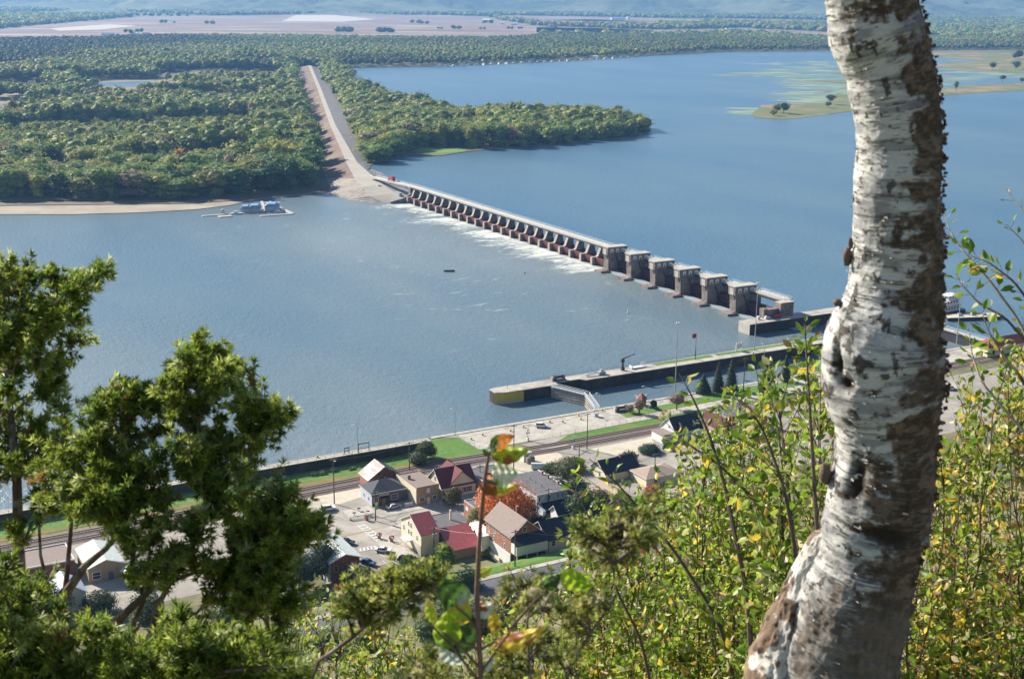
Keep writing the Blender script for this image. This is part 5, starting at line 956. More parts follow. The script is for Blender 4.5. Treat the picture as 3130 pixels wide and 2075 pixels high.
# signal cabinet, tanks, small yard things
e = empty('signal_cabinet', L(203.6, 352.8, 4.78), ANG, label='white signal box beside the railway crossing', cat='cabinet'); MB().box(0, 3.0, 0, 2.4, 0, 2.9).build('body', M['white'], e); MB().box(-.15, 3.15, -.15, 2.55, 2.9, 3.05).build('roof', M['conc3'], e); MB().box(.8, 1.7, -.04, -.002, .2, 2.3).build('door', M['galv'], e)
e = empty('tank', W(1621, 1414, 4.8), ANG, label='squat grey cylinder tank behind the signal box', cat='tank'); MB().lathe([(1.5, 0), (1.5, 1.9), (.9, 2.3), (.2, 2.4)], n=14).build('tank_body', M['conc2'], e); MB().lathe([(.3, 2.35), (.3, 2.6)], n=8).build('lid', M['galv'], e)
e = empty('covered_trailer', W(1646, 1432, 4.8), ANG-.5, label='pale tarp covered heap in the gravel yard', cat='cover'); b = MB(); b.prism([(-1.2, .3), (1.2, .3), (1.1, 1.4), (.4, 2.0), (-.5, 1.9), (-1.1, 1.3)], 'x', -2.4, 2.4); b.build('tarp', M['whiteroof'], e)
# cars
def car(s, q, ang, paint, lab, suv=False, z=None):
    x, y, _ = L(s, q); e = empty('parked_car', (x, y, (float(hgt(x, y))+.13) if z is None else z), ANG+math.radians(ang)); tag(e, lab, 'car'); hh = 1.0 if suv else .88; th_ = 1.72 if suv else 1.45
    b = MB(); b.prism([(-2.3, .35), (2.25, .35), (2.32, .6), (2.2, .86), (1.1, hh), (-2.1, hh+.04), (-2.35, .8)], 'y', -.9, .9); b.build('body', paint, e)
    b = MB(); xs = (-2.1, -1.75, .45, 1.15) if suv else (-1.7, -1.0, .25, 1.05)
    b.add([(xs[0], -.86, hh), (xs[3], -.86, hh), (xs[3], .86, hh), (xs[0], .86, hh), (xs[1], -.7, th_-.05), (xs[2], -.7, th_-.05), (xs[2], .7, th_-.05), (xs[1], .7, th_-.05)], [(0, 1, 5, 4), (1, 2, 6, 5), (2, 3, 7, 6), (3, 0, 4, 7), (4, 5, 6, 7)]); b.build('windows', M['glass'], e)
    b = MB(); b.box(xs[1]-.03, xs[2]+.03, -.72, .72, th_-.06, th_); 
    for xx in (xs[1]+.02, (xs[1]+xs[2])/2): b.prism([(xx-.05, hh), (xx+.05, hh), (xx+.05, th_-.06), (xx-.05, th_-.06)], 'y', -.84, .84)
    b.build('roof', paint, e)
    for wx in (-1.4, 1.4):
        for wy in (-.88, .88):
            w = MB(); w.lathe([(.2, -.12), (.34, -.1), (.34, .1), (.2, .12)], n=12); w = w.build('wheel', M['tyre'], e); w.rotation_euler = (math.pi/2, 0, 0); w.location = (wx, wy, .34); r = MB(); r.lathe([(.19, -.13), (.19, .13)], n=8); r.build('rim', M['galv'], w)
    for wy in (-.62, .62): h_ = MB(); h_.box(2.24, 2.34, wy-.18, wy+.18, .62, .76); h_.build('headlight', M['white'], e); h_ = MB(); h_.box(-2.37, -2.3, wy-.18, wy+.18, .68, .84); h_.build('tail_light', M['red'], e)
    return e
def paint(n_, c): return mat(n_, c, None, .25, 1, spec=.6)
PW_, PB_, PG_, PR_, PBL = paint('white car paint', (.75, .75, .74)), paint('black car paint', (.015, .016, .02)), paint('silver car paint', (.42, .45, .48)), paint('red car paint', (.4, .05, .04)), paint('blue car paint', (.05, .10, .17))
car(131.7, 344.2, -8, PW_, 'white car parked alone at the top of the striped lot', True); car(149.5, 336.6, 4, PG_, 'silver pickup shaped car parked before the grey shop')
car(134.0, 309.0, -37, PW_, 'white sedan parked below the crosswalk near red planters'); car(136.6, 299.9, -55, PB_, 'black car parked at the curb below the white sedan', True)
car(127.0, 303.6, -60, PBL, 'dark blue car beside the pale roofed brick barn'); car(127.2, 319.0, -50, PB_, 'dark car just behind the pale metal roof ridge')
car(227.0, 381.0, -33, PW_, 'white van on the wide pale promenade by the river', True); car(209.5, 338.5, 20, PR_, 'red car beside bushes in the gravel yard'); car(392.8, 345.7, -20, PW_, 'white car on the road right of the birch trunk', True)
car(49.0, 345.5, 5, PBL, 'blue van behind the middle juniper beside the tracks', True); car(55, 296.5, 10, PG_, 'grey car in the shade low behind the left juniper'); car(113, 335, -55, PBL, 'dark car on the lot half hidden by juniper tips')
# planters, bench, picket fence, banner
for u, v, lab in ((1121, 1590, 'red flower planter above the crosswalk'), (1197, 1655, 'red flower planter near the white sedan'), (1159, 1646, 'small red flower pot at the crosswalk end')):
    e = empty('planter', T(u, v), 0); tag(e, lab, 'planter', 'red flower planters on the street'); MB().lathe([(.3, 0), (.5, .1), (.45, .6), (.55, .7)], n=10).build('pot', M['conc2'], e); nm = NM()
    P_ = R.standard_normal((160, 3)); P_ /= np.linalg.norm(P_, axis=1, keepdims=True); cards(nm, P_*np.array([.85, .85, .6])+np.array([0, 0, 1.25]), P_, .35, np.where(R.random((160, 1)) < .75, np.array([[.42, .03, .03]]), np.array([[.08, .14, .04]]))); nm.build('flowers', M['leafT'], e)
e = empty('bench', T(1251, 1548), ANG, label='white bench in the shade beside the tan shop', cat='bench'); b = MB(); b.box(-1.3, 1.3, -.3, .3, .4, .5); b.build('seat', M['white'], e); b = MB(); b.box(-1.3, 1.3, .3, .38, .6, 1.2); b.build('backrest', M['white'], e)
for x in (-1.2, 1.1): MB().box(x, x+.12, -.3, .3, 0, .4).build('leg', M['white'], e)
e = empty('picket_fence', L(134.3, 334.0, 4.8), ANG, label='white picket fence around the patio left of the grey shop', cat='fence'); b = MB()
for (x0, y0), (x1, y1) in (((0, 8), (0, 0)), ((0, 0), (8.2, -.4)), ((6.2, -.3), (6.2, 2.0))):
    n_ = int(math.hypot(x1-x0, y1-y0)/.22)
    for k in range(n_): t = k/n_; x, y = x0+(x1-x0)*t, y0+(y1-y0)*t; b.box(x-.05, x+.05, y-.03, y+.03, 0, 1.1)
    b.tube([(x0, y0, .85), (x1, y1, .85)], .05, 4)
b.build('pickets', M['white'], e)
drape('patio', [(134.5, 334.2), (134.5, 342), (143.6, 342), (143.8, 334.2)], M['conc3'], .09, 4)
for k, (s, q) in enumerate(((137, 337), (139.5, 339.5), (141, 336.3))):
    e = empty('patio_table', L(s, q, 4.83), ANG); tag(e, ('round dark patio table nearest the fence corner', 'dark patio table at the back of the patio', 'dark patio table nearest the grey shop')[k], 'table', 'patio tables'); MB().lathe([(.6, .72), (.6, .76)], n=12).build('tabletop', M['steel'], e); MB().lathe([(.25, 0), (.06, .1), (.06, .72)], n=8).build('leg', M['steel'], e)
# tracks
def track(name, pts, lab):
    e = empty(name, (0, 0, 0)); tag(e, lab, 'railway track', 'two parallel railway tracks'); P = [np.array(p) for p in pts]; d = np.cumsum([0]+[np.linalg.norm(b_-a_) for a_, b_ in zip(P[:-1], P[1:])]); n_ = int(d[-1]/.62); bt_ = MB(); ti = MB(); ra = MB()
    def at_(t): return np.array([np.interp(t, d, [p[k] for p in P]) for k in range(2)])
    def box_(mb, c, dr, l, w, z0, z1):
        nn = np.array([-dr[1], dr[0]]); vs = [c+dr*a_*l+nn*b_*w for a_, b_ in ((-1, -1), (1, -1), (1, 1), (-1, 1))]; mb.add([(v[0], v[1], z) for z in (z0, z1) for v in vs], [(4, 5, 6, 7), (0, 1, 5, 4), (1, 2, 6, 5), (2, 3, 7, 6), (3, 0, 4, 7)])
    for k in range(n_):
        t = k*.62; c = at_(t); dr = at_(t+.3)-at_(max(t-.3, 0)); dr /= np.linalg.norm(dr); 
        if k % 1 == 0: box_(ti, c, dr, .13, 1.35, 4.86, 5.02)
    m_ = int(d[-1]/12)
    for k in range(m_):
        a_, c_ = at_(k*12), at_(k*12+12); dr = (c_-a_)/np.linalg.norm(c_-a_); nn = np.array([-dr[1], dr[0]]); mid = (a_+c_)/2
        for sgn in (-1, 1): box_(ra, mid+nn*sgn*.75, dr, np.linalg.norm(c_-a_)/2+.02, .07, 5.0, 5.2)
        q_ = [a_-nn*2.5, c_-nn*2.5, c_+nn*2.5, a_+nn*2.5]; q2 = [a_-nn*1.6, c_-nn*1.6, c_+nn*1.6, a_+nn*1.6]
        bt_.add([(*p, 4.72) for p in q_]+[(*p, 4.90) for p in q2], [(4, 5, 6, 7), (0, 1, 5, 4), (2, 3, 7, 6)])
    bt_.build('ballast', M['ballast'], e); ti.build('sleepers', M['tie'], e); ra.build('rails', M['rail'], e)
pA = [L(-200, 361.5)[:2], L(60, 361.0)[:2], W(1128, 1458, 4.8)[:2], W(1400, 1403, 4.8)[:2], W(1647, 1367, 4.8)[:2], W(2019, 1300, 4.8)[:2], L(420, 372)[:2], L(1100, 384)[:2]]
track('railway_track', pA, 'railway track running nearest the grass and river')
nrm = np.array([SA, -CA])*4.6; pB = [tuple(np.array(p)+nrm) for p in pA]
track('railway_track', pB, 'railway track on the town side of the pair')
def xsig(u, v, lab):
    e = empty('crossing_signal', W(u, v, 4.8), ANG); tag(e, lab, 'signal', 'railway crossing signals'); MB().tube([(0, 0, 0), (0, 0, 4.2)], .1, 6).build('post', M['galv'], e); b = MB(); b.prism([(-.6, 3.5), (-.45, 3.35), (.6, 4.2), (.45, 4.35)], 'y', -.1, -.05); b.prism([(.6, 3.5), (.45, 3.35), (-.6, 4.2), (-.45, 4.35)], 'y', -.16, -.11); b.build('crossbuck', M['white'], e)
    b = MB(); b.box(-.7, .7, -.08, .08, 2.7, 2.85); [b.lathe([(.2, 2.6), (.2, 2.95)], x, 0, 8) for x in (-.5, .5)]; b.build('lamps', M['steel'], e); MB().box(-.3, .3, -.3, .3, 0, 1.0).build('gate_motor', M['white'], e); MB().tube([(0, .3, 1.0), (.6, .3, 6.0)], .06, 4).build('barrier_arm', M['white'], e)
xsig(1613, 1346, 'railway crossing signal on the promenade side of the tracks'); xsig(1751, 1371, 'railway crossing signal on the town side of the tracks')
# utility poles
UP_ = [(1022, 1539, 1400, 'wooden utility pole at the top of the parking lot'), (1251.6, 1436, 1350, 'wooden utility pole behind the brick barn on the grass'), (1570, 1433, 1297, 'wooden utility pole left of the signal box'), (1794, 1373, 1262, 'tall wooden utility pole at the crossing'), (1770, 1400, 1359, 'short wooden pole right of the crossing'), (2272, 1199, 1093, 'wooden utility pole with crossarm before the spruces'), (1148, 1592, 1500, 'wooden pole carrying a yellow green banner'),
       (1574, 1730, 1618, 'wooden utility pole in front of the brick house'), (1327, 1700, 1609, 'wooden utility pole with grey transformer cans'), (1676, 1561, 1491, 'wooden utility pole before the long pale building'), (745, 1600, 1470, 'wooden utility pole behind the middle juniper'), (2000, 1470, 1385, 'thin utility pole beside the street near the white house'), (1467, 1480, 1420, 'short pole behind the cream house')]
tops = {}
for k, (u, v, vt, lab) in enumerate(UP_):
    base = np.array(T(u, v)); h = top_h(u, vt, base); e = empty('utility_pole', tuple(base), ANG); tag(e, lab, 'utility pole', 'wooden utility poles in town'); MB().tube([(0, 0, 0), (0, 0, h)], [.2, .12], 7).build('pole', M['wood'], e); b = MB(); ca_ = 1.2 if k != 10 else .8
    b.box(-ca_, ca_, -.07, .07, h-.6, h-.45)
    if k in (5, 8): b.box(-ca_, ca_, -.07, .07, h-1.5, h-1.35)
    b.build('crossarm', M['wood'], e); b = MB(); [b.lathe([(.06, h-.45), (.08, h-.25)], x, 0, 6) for x in (-1.0, -.4, .4, 1.0)]; b.build('insulators', M['white'], e); tops[k] = base+np.array([0, 0, h-.3])
    if k == 8: b = MB(); [b.lathe([(.3, h-2.9), (.32, h-1.9)], x, -.45, 10) for x in (-.5, .45)]; b.build('transformer', M['galv'], e)
    if k == 6: b = MB(); b.box(-.1, .75, -.25, -.2, 3.6, 5.9); b.build('banner', mat('green banner', (.1, .4, .22)), e); b = MB(); b.box(-.1, .75, -.29, -.25, 5.0, 5.9); b.build('banner_top', mat('yellow banner', (.6, .55, .05)), e)
    if k in (0, 9): b = MB(); b.tube([(0, 0, h-.8), (-.2, -1.6, h-.3)], .06, 4); b.box(-.35, .1, -2.1, -1.5, h-.4, h-.25); b.build('lamp', M['galv'], e)
def wire(a, c, sag, lab, r=.035):
    a, c = np.array(a), np.array(c); P_ = [a+(c-a)*t-np.array([0, 0, sag*4*t*(1-t)]) for t in np.linspace(0, 1, 12)]; o = MB().tube(P_, r, 4).build('overhead_wire', M['wire']); tag(o, lab, 'wire', 'overhead wires between the utility poles')
for a_, c_, lab in ((0, 1, 'overhead wire from the parking lot pole to the grass pole'), (1, 2, 'overhead wire from the grass pole to the signal box pole'), (2, 3, 'overhead wire from the signal box pole to the crossing pole'), (3, 5, 'overhead wire from the crossing pole toward the spruces'), (8, 7, 'overhead wire from the transformer pole to the brick house'), (7, 9, 'overhead wire over the white porch roof')): wire(tops[a_], tops[c_], 1.2, lab)
wire(tops[5], np.array(L(365, 352, 12)), 1.5, 'overhead wires leaving the crossarm pole toward the right'); wire(tops[7], np.array(L(195, 262, 16)), 1.5, 'overhead wire sagging over the driveway right of the brick house'); wire(tops[9], np.array(L(215, 290, 14)), 1.2, 'overhead wire leaving the pole before the long pale building')
# fences
def fence(pts, lab, h=1.6, step=3.0):
    e = empty('wire_fence', (0, 0, 0)); tag(e, lab, 'fence'); b = MB(); c = MB(); P = [np.array(T(u, v) if not isinstance(u, tuple) else (*L(*u)[:2], float(hgt(*L(*u)[:2])))) for u, v in pts]
    for p, q in zip(P[:-1], P[1:]):
        n_ = max(1, int(np.linalg.norm(q-p)/step))
        for k in range(n_+1): x = p+(q-p)*k/n_; x[2] = float(hgt(x[0], x[1])); b.tube([x, x+np.array([0, 0, h])], .05, 4)
        for z in (.1, h*.5, h):
            c.tube([np.array([*(p+(q-p)*k/n_)[:2], float(hgt(*(p+(q-p)*k/n_)[:2]))+z]) for k in range(n_+1)], .02, 3)
    b.build('posts', M['galv'], e); c.build('rails', M['galv'], e)
fence([((-120, 371), 0), ((60, 371), 0), ((150, 371.5), 0), ((186, 372), 0)], 'long thin wire fence along the grass beside the railway'); fence([(1403, 1338), (1466, 1374)], 'wire fence closing the end of the promenade'); fence([(1666, 1343), (1850, 1308), (2100, 1260)], 'wire fence along the promenade road by the railway')
# town trees and shrubs
def ttree(x, y, z, h, r, c, lab, cat='tree', group=None, trunk=.3, blobs=14, per=170, qs=.5, cz=None, name='town_tree', c2=None, sk=.0):
    e = empty(name, (x, y, z), rnd.uniform(0, 6)); tag(e, lab, cat, group); nm = NM(); C = np.array([c]); 
    crowns(nm, np.array([[0, 0, -h*sk]]), np.array([h*(1+sk)]), np.array([float(r)]), C, blobs=blobs, per=int(per*1.7), qs=qs, cs=.66)
    if c2 is not None: crowns(nm, np.array([[0, 0, -h*sk]]), np.array([h*.98]), np.array([float(r)]), np.array([c2]), blobs=6, per=per, qs=qs, core=False)
    nm.build('crown', M['leafT'], e); b = MB(); b.tube([(0, 0, -.5), (.1, 0, h*.25), (.2, .1, h*.55)], [trunk, trunk*.8, trunk*.4], 7)
    for a in range(4): b.tube([(.1, 0, h*.28), (math.cos(a*1.6)*r*.5, math.sin(a*1.6)*r*.5, h*.6)], [trunk*.5, trunk*.15], 5)
    b.build('trunk', M['trunk'], e); return e
def tt(u, v, h, r, c, lab, **k): x, y, z = T(u, v); return ttree(x, y, z, h, r, c, lab, **k)
GR, OL, DK, YG, ORG = (.06, .10, .03), (.12, .12, .045), (.035, .06, .03), (.16, .20, .05), (.85, .30, .08)
tt(1545, 1636, 20.0, 9.0, ORG, 'large orange autumn maple in the middle of town', blobs=22, per=330, qs=.55, c2=(.50, .24, .06), sk=.2); tt(1462, 1640, 10, 3.6, YG, 'pale yellow green tree left of the orange maple', sk=.2); tt(1618, 1610, 10, 3.0, (.12, .16, .05), 'slim light green tree right of the orange maple', sk=.3); tt(1490, 1668, 5, 2.6, (.2, .22, .05), 'yellowish bush below the orange maple', name='bush', cat='bush', sk=.5)
tt(1738, 1497, 11, 6.2, (.13, .135, .06), 'dusty olive tree behind the long pale building'); tt(1786, 1622, 14.5, 5.6, (.07, .10, .045), 'dense dark green round tree by the shrub edge', sk=.15); tt(1765, 1540, 9, 4.4, DK, 'dark tree in shadow left of the tan roofed house', sk=.2)
tt(1757, 1438, 5.0, 3.2, (.05, .10, .05), 'green bush near the dark roofed house', name='bush', cat='bush', sk=.5); tt(1690, 1440, 2.4, 3.2, GR, 'low green bushes beside the red car', name='bush', cat='bush', sk=.5); tt(1300, 1400, 6.5, 3.8, (.09, .10, .04), 'brownish green thicket tree behind the tan shop', sk=.3); tt(1278, 1418, 4.0, 3.4, (.08, .10, .04), 'smaller thicket right of the brick barn', sk=.5)
tt(1985, 1383, 1.8, 4.2, (.05, .10, .055), 'low blue green hedge bush left of the white house', name='bush', cat='bush', sk=.6); tt(2040, 1374, 2.4, 1.6, DK, 'dark bush at the corner of the white house', name='bush', cat='bush', sk=.5)
tt(2068, 1252, 7.0, 4.2, (.22, .15, .12), 'bare pinkish brown tree on the promenade', per=70, qs=.35); tt(1954, 1265, 5.5, 2.8, (.24, .17, .13), 'thin bare tree beside the brick hut', per=50, qs=.3); tt(1925, 1262, 3.5, 2.2, (.22, .16, .11), 'small bare shrub left of the brick hut', per=50, qs=.3, name='bush', cat='bush'); tt(1997, 1250, 3.6, 1.2, DK, 'small dark ball tree on the promenade', sk=.1)
tt(2000, 1520, 4, 3.2, (.40, .12, .05), 'red orange autumn bush between the shrubs', name='bush', cat='bush', sk=.5); tt(1363, 1752, 9.5, 2.5, (.13, .22, .035), 'bright green young tree below the red sloping roof', sk=.3, blobs=16); tt(1290, 1790, 6, 4.2, (.08, .13, .06), 'grey green bush on the bank below the red roofs', sk=.5, name='bush', cat='bush'); tt(1430, 1790, 5, 3.6, (.07, .12, .045), 'green bush on the bank left of the brick house', sk=.5, name='bush', cat='bush')
tt(1230, 1775, 5, 3.4, (.08, .13, .05), 'green bush at the curb above the lower road', sk=.5, name='bush', cat='bush'); tt(1075, 1790, 6, 3.0, (.06, .10, .035), 'dark green bush in front of the dark blue car', sk=.5, name='bush', cat='bush'); tt(985, 1770, 12, 4.8, (.065, .085, .055), 'grey green tree left of the red brick barn', sk=.2); tt(930, 1800, 11, 5.2, (.05, .075, .045), 'dark leafy tree between juniper and brick barn', sk=.2); tt(880, 1840, 9, 4.6, (.055, .085, .035), 'shady tree above the lower road at the left', sk=.3)
tt(1655, 1828, 6.5, 4.0, (.36, .30, .06), 'yellow leaved bush beside the lower road', sk=.4, name='bush', cat='bush'); tt(1560, 1850, 4, 3, (.10, .14, .045), 'green bush on the lower road edge under yellow leaves', sk=.5, name='bush', cat='bush'); tt(1800, 1850, 7, 6, (.13, .15, .05), 'olive bush at the foot of the right shrubs', sk=.5, name='bush', cat='bush')
tt(450, 1890, 8, 5, (.09, .12, .04), 'pale green bush between the juniper stems', sk=.4, name='bush', cat='bush'); tt(165, 1900, 10, 5, DK, 'dark grey green tree before the left cottage', sk=.3); tt(90, 1890, 9, 4.5, (.05, .075, .05), 'dusky tree at the lower left behind juniper', sk=.3); tt(300, 1870, 6, 4.5, (.07, .09, .04), 'rounded bush right of the white cottage', sk=.4, name='bush', cat='bush'); tt(690, 1900, 7, 5, (.1, .13, .04), 'yellow green bush above the lower road left', sk=.4, name='bush', cat='bush')
for u_, v_, h_, r_, c_, lab_ in ((1385, 1545, 6, 3, OL, 'small olive tree squeezed beside the cream house'), (1600, 1500, 5, 3, GR, 'green bush behind the dark store roof'), (1700, 1520, 7, 3.6, GR, 'green tree right behind the long pale building'), (1650, 1640, 7, 3.6, DK, 'dark tree between maple and the brown roofed house'), (1835, 1560, 7, 4, OL, 'olive tree left of the tan gable roof'), (1920, 1420, 5, 3.4, GR, 'green tree behind the blue black roof'), (1250, 1740, 4, 2.4, GR, 'small green bush below the black parked car'), (1500, 1700, 4, 2.6, YG, 'yellow green bush left of the tall brick house'), (820, 1690, 9, 5, GR, 'green tree left of the pale roofed barn')): tt(u_, v_, h_, r_, c_, lab_, sk=.3)
for k in range(34):
    s_b, q_b = rnd.uniform(45, 215), rnd.uniform(236, 256); c_b = rnd.choice([GR, OL, YG, (.09, .13, .04), (.16, .15, .05)]); x_, y_, _z = L(s_b, q_b); ttree(x_, y_, float(hgt(x_, y_)), rnd.uniform(3, 7), rnd.uniform(3, 5.5), c_b, 'bushy green growth on the slope just below the lower road', name='bush', cat='bush', group='bushes on the slope below the lower road', sk=.5, blobs=10, per=70, qs=.6)
for k in range(9):
    u_, v_ = ((760, 1478), (800, 1474), (870, 1466), (985, 1450), (960, 1452), (1020, 1440), (1080, 1436), (1270, 1392), (1292, 1384))[k]; tt(u_, v_, .9, 1.5, (.10, .16, .04), 'low weedy tuft at the foot of the dark shore wall', name='weed_clump', cat='weeds', group='weed clumps along the shore wall', sk=.5, blobs=5, per=40)
for s, q, hh_, r_, lab in ((309.8, 389.0-2.5, 12.5, 3.4, 'left one of the twin tall dark spruces by the lock'), (315.9, 388-2, 13.5, 3.6, 'right one of the twin tall dark spruces by the lock'), (303.5, 387.5, 8.0, 4.5, 'broad low dark evergreen left of the twin spruces'), (328.7, 380.8, 12.5, 3.3, 'lone dark spruce right of the crossarm pole'), (342.5, 385.0, 12, 3, 'rightmost dark spruce before the shrub tops')):
    e = empty('spruce_tree', L(s, q, 4.75), 0); tag(e, lab, 'spruce tree'); nm = NM(); n_ = 2600; zz = hh_*(1-R.random(n_)**.62*.0)*(R.random(n_)**.8); zz = .6+(hh_-.6)*(1-np.sqrt(R.random(n_))); prof = r_*(1-(zz-.6)/(hh_-.6))**.85*(.82+.25*np.sin(zz*4.5)); th_ = R.uniform(0, 6.283, n_); rr_ = prof*R.uniform(.55, 1.08, n_)
    N_ = np.stack([np.cos(th_), np.sin(th_), np.full(n_, .5)], 1); N_ /= np.linalg.norm(N_, axis=1, keepdims=True); cards(nm, np.stack([np.cos(th_)*rr_, np.sin(th_)*rr_, zz-rr_*.18], 1), N_+R.standard_normal((n_, 3))*.3, .5, np.array([.042, .062, .042])*R.uniform(.7, 1.5, (n_, 1)))
    b = MB(); b.lathe([(r_*.7, .9), (r_*.42, hh_*.45), (.05, hh_*.95)], n=9); nm.add(np.array(b.v), np.array([f for f in b.f if len(f) == 4]), (.03, .045, .03)); nm.build('crown', M['leafT'], e); MB().tube([(0, 0, -.3), (0, 0, hh_*.8)], [.25, .08], 6).build('trunk', M['trunk'], e)
# ================================================================== FOREGROUND
def vnoise(x, y, seed=0, per=None):
    """smooth 2-D value noise, optionally periodic in x"""
    rg = np.random.default_rng(seed); G = rg.random((256, 256)); xi = np.floor(x).astype(int); yi = np.floor(y).astype(int); fx = x-xi; fy = y-yi; fx = fx*fx*(3-2*fx); fy = fy*fy*(3-2*fy)
    def g(a, b): return G[(a % per if per else a) % 256, b % 256]
    return (g(xi, yi)*(1-fx)+g(xi+1, yi)*fx)*(1-fy)+(g(xi, yi+1)*(1-fx)+g(xi+1, yi+1)*fx)*fy
def fbm(x, y, seed, per, oct=4, gain=.55):
    t = 0; a = 1; n = 0
    for o in range(oct): t = t+a*vnoise(x*2**o, y*2**o, seed+o, per*2**o if per else None); n += a; a *= gain
    return t/n
# ---- birch trunk
E_ = np.array([(-4200, 1570, 1650), (-2500, 1990, 2130), (-1200, 2270, 2480), (-300, 2455, 2728), (0, 2523, 2805), (100, 2533, 2828), (200, 2585, 2851), (300, 2603, 2869), (350, 2608, 2877), (450, 2616, 2882), (550, 2611, 2877), (650, 2608, 2872), (750, 2602, 2882), (850, 2592, 2872), (920, 2578, 2878), (970, 2556, 2880), (1010, 2530, 2881), (1060, 2513, 2884), (1160, 2514, 2891), (1220, 2528, 2884),
               (1280, 2552, 2872), (1350, 2562, 2865), (1406, 2560, 2861), (1480, 2535, 2858), (1550, 2524, 2850), (1610, 2508, 2830), (1690, 2500, 2804), (1810, 2450, 2789), (1970, 2395, 2760), (2075, 2370, 2743), (2250, 2340, 2725), (2420, 2310, 2715)], float)
DT = 2.2
def surf_mesh(vs, uL, uR, dist, nr, seed, amp=1.0, flat=1.0):
    """rings along picture rows vs; returns verts (n,nr,3), angle, arc length in radii"""
    C = np.array([D((a+b)/2, v, d) for v, a, b, d in zip(vs, uL, uR, dist)]); rad = (uR-uL)/2/FPX*dist
    Tn = np.gradient(C, axis=0); Tn /= np.linalg.norm(Tn, axis=1, keepdims=True); view = C-EYE; view /= np.linalg.norm(view, axis=1, keepdims=True)
    Sd = np.cross(view, Tn); Sd /= np.linalg.norm(Sd, axis=1, keepdims=True)
    Sd = np.where((Sd@RIGHT)[:, None] < 0, -Sd, Sd); Fr = np.cross(Sd, Tn); Fr = np.where(((Fr*view).sum(1) > 0)[:, None], -Fr, Fr)
    ph = np.linspace(-np.pi, np.pi, nr, endpoint=False); s = np.concatenate([[0], np.cumsum(np.linalg.norm(np.diff(C, axis=0), axis=1))])/.075
    PH, SS = np.meshgrid(ph, s); a = (PH+np.pi)/(2*np.pi)
    return C, rad, Sd, Fr, PH, SS, a
vs = np.concatenate([np.arange(-4200, -1200, 30), np.arange(-1200, -60, 12), np.arange(-60, 2421, 4.5)]); uL = np.interp(vs, E_[:, 0], E_[:, 1]); uR = np.interp(vs, E_[:, 0], E_[:, 2])
kk = np.ones(9)/9
def smooth(x): y = np.convolve(np.pad(x, 4, mode='edge'), kk, 'valid'); return y
uL, uR = smooth(uL), smooth(uR)
dist = 2.17/(ct-(vs-CY)/FPX*st)
NRG = 230; C, rad, Sd, Fr, PH, SS, A_ = surf_mesh(vs, uL, uR, dist, NRG, 1); VV = np.repeat(vs[:, None], NRG, 1); deg = np.degrees(PH)     # -90 left edge, 0 facing, +90 right edge
warp = fbm(A_*8, SS*1.2, 50, 8)-.5
# peeled brown areas: bands that wrap part of the stem (row, half height, from angle, to angle, strength)
bands = [(20, 45, -60, 200, .8), (120, 60, -100, -42, .55), (160, 30, -5, 60, .5), (235, 38, 5, 200, 1.1), (352, 34, 0, 200, .9), (395, 20, -80, -45, .6), (450, 60, 15, 200, .8), (460, 55, -100, -60, .6), (560, 26, -10, 200, 1.0), (690, 50, -15, 60, 1.0), (700, 40, 40, 200, .8), (840, 34, 5, 200, .8), (890, 22, -20, 60, .9), (930, 30, 20, 200, .6), (1010, 60, 40, 200, .6), (1130, 36, -35, -8, .9), (1165, 40, 0, 200, .7), (1225, 25, -60, 20, .7), (1290, 60, 5, 200, 1.1),
         (1430, 90, -30, 5, 1.25), (1450, 90, 0, 200, 1.1), (1560, 42, -22, 60, 1.2), (1700, 60, -8, 200, 1.0), (1790, 90, -30, 200, .9), (1930, 110, -60, 200, .85), (2070, 120, -60, 200, .8), (1640, 30, 30, 200, .6)]
br = np.zeros_like(PH)
for v0, hv, a0, a1, st_ in bands:
    dv = np.abs(VV-v0+warp*60)/hv; m_ = ss(1.25, .75, dv)*ss(a0-14, a0+14, deg+warp*70)*(1-ss(a1-10, a1+14, deg+warp*50)); br = np.maximum(br, m_*st_)
blot = fbm(A_*18, SS*4.6, 7, 18, 6, .62); side = ss(-15, 50, deg)*.34+.10*ss(95, 140, np.abs(deg))  # brown bias on the right paints shade on top of the bark's own patches
spots = fbm(A_*34, SS*4.5, 21, 34, 4); streak = fbm(A_*12, SS*30, 33, 12, 4, .7); fine = fbm(A_*60, SS*22, 90, 60, 3, .7)
fib0 = fbm(A_*26, SS*1.6, 215, 26, 5, .6)
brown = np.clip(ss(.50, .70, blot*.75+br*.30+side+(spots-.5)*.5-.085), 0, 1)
dots = ss(.66, .74, spots+ .06*ss(400, 900, VV)*(1-ss(1250, 1500, VV)))*(.85); lent = ss(.60, .70, streak)*(.75)*(1-ss(.8, 1, brown)); rough_zone = ss(560, 700, VV)*(1-ss(1150, 1250, VV))
white = np.array([.62, .595, .55]); grey = np.array([.22, .215, .215]); bwn = np.array([.085, .058, .036]); dk = np.array([.035, .025, .018]); tanb = np.array([.27, .19, .13])
cw = white+(grey-white)*np.clip(ss(.42, .62, fbm(A_*7, SS*7, 61, 7, 5))*.7+ss(-5, 60, deg)*.75, 0, 1)[..., None]  # random grey bark, plus shade painted as grey towards the right edge
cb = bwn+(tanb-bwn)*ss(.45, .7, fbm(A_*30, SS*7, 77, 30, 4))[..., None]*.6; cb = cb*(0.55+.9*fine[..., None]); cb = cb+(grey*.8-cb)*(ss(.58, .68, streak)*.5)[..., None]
col_ = cw+(cb-cw)*brown[..., None]; col_ = col_+(bwn*1.1-col_)*(lent*1.0)[..., None]; col_ = col_+(dk-col_)*(dots*(1-.6*brown))[..., None]
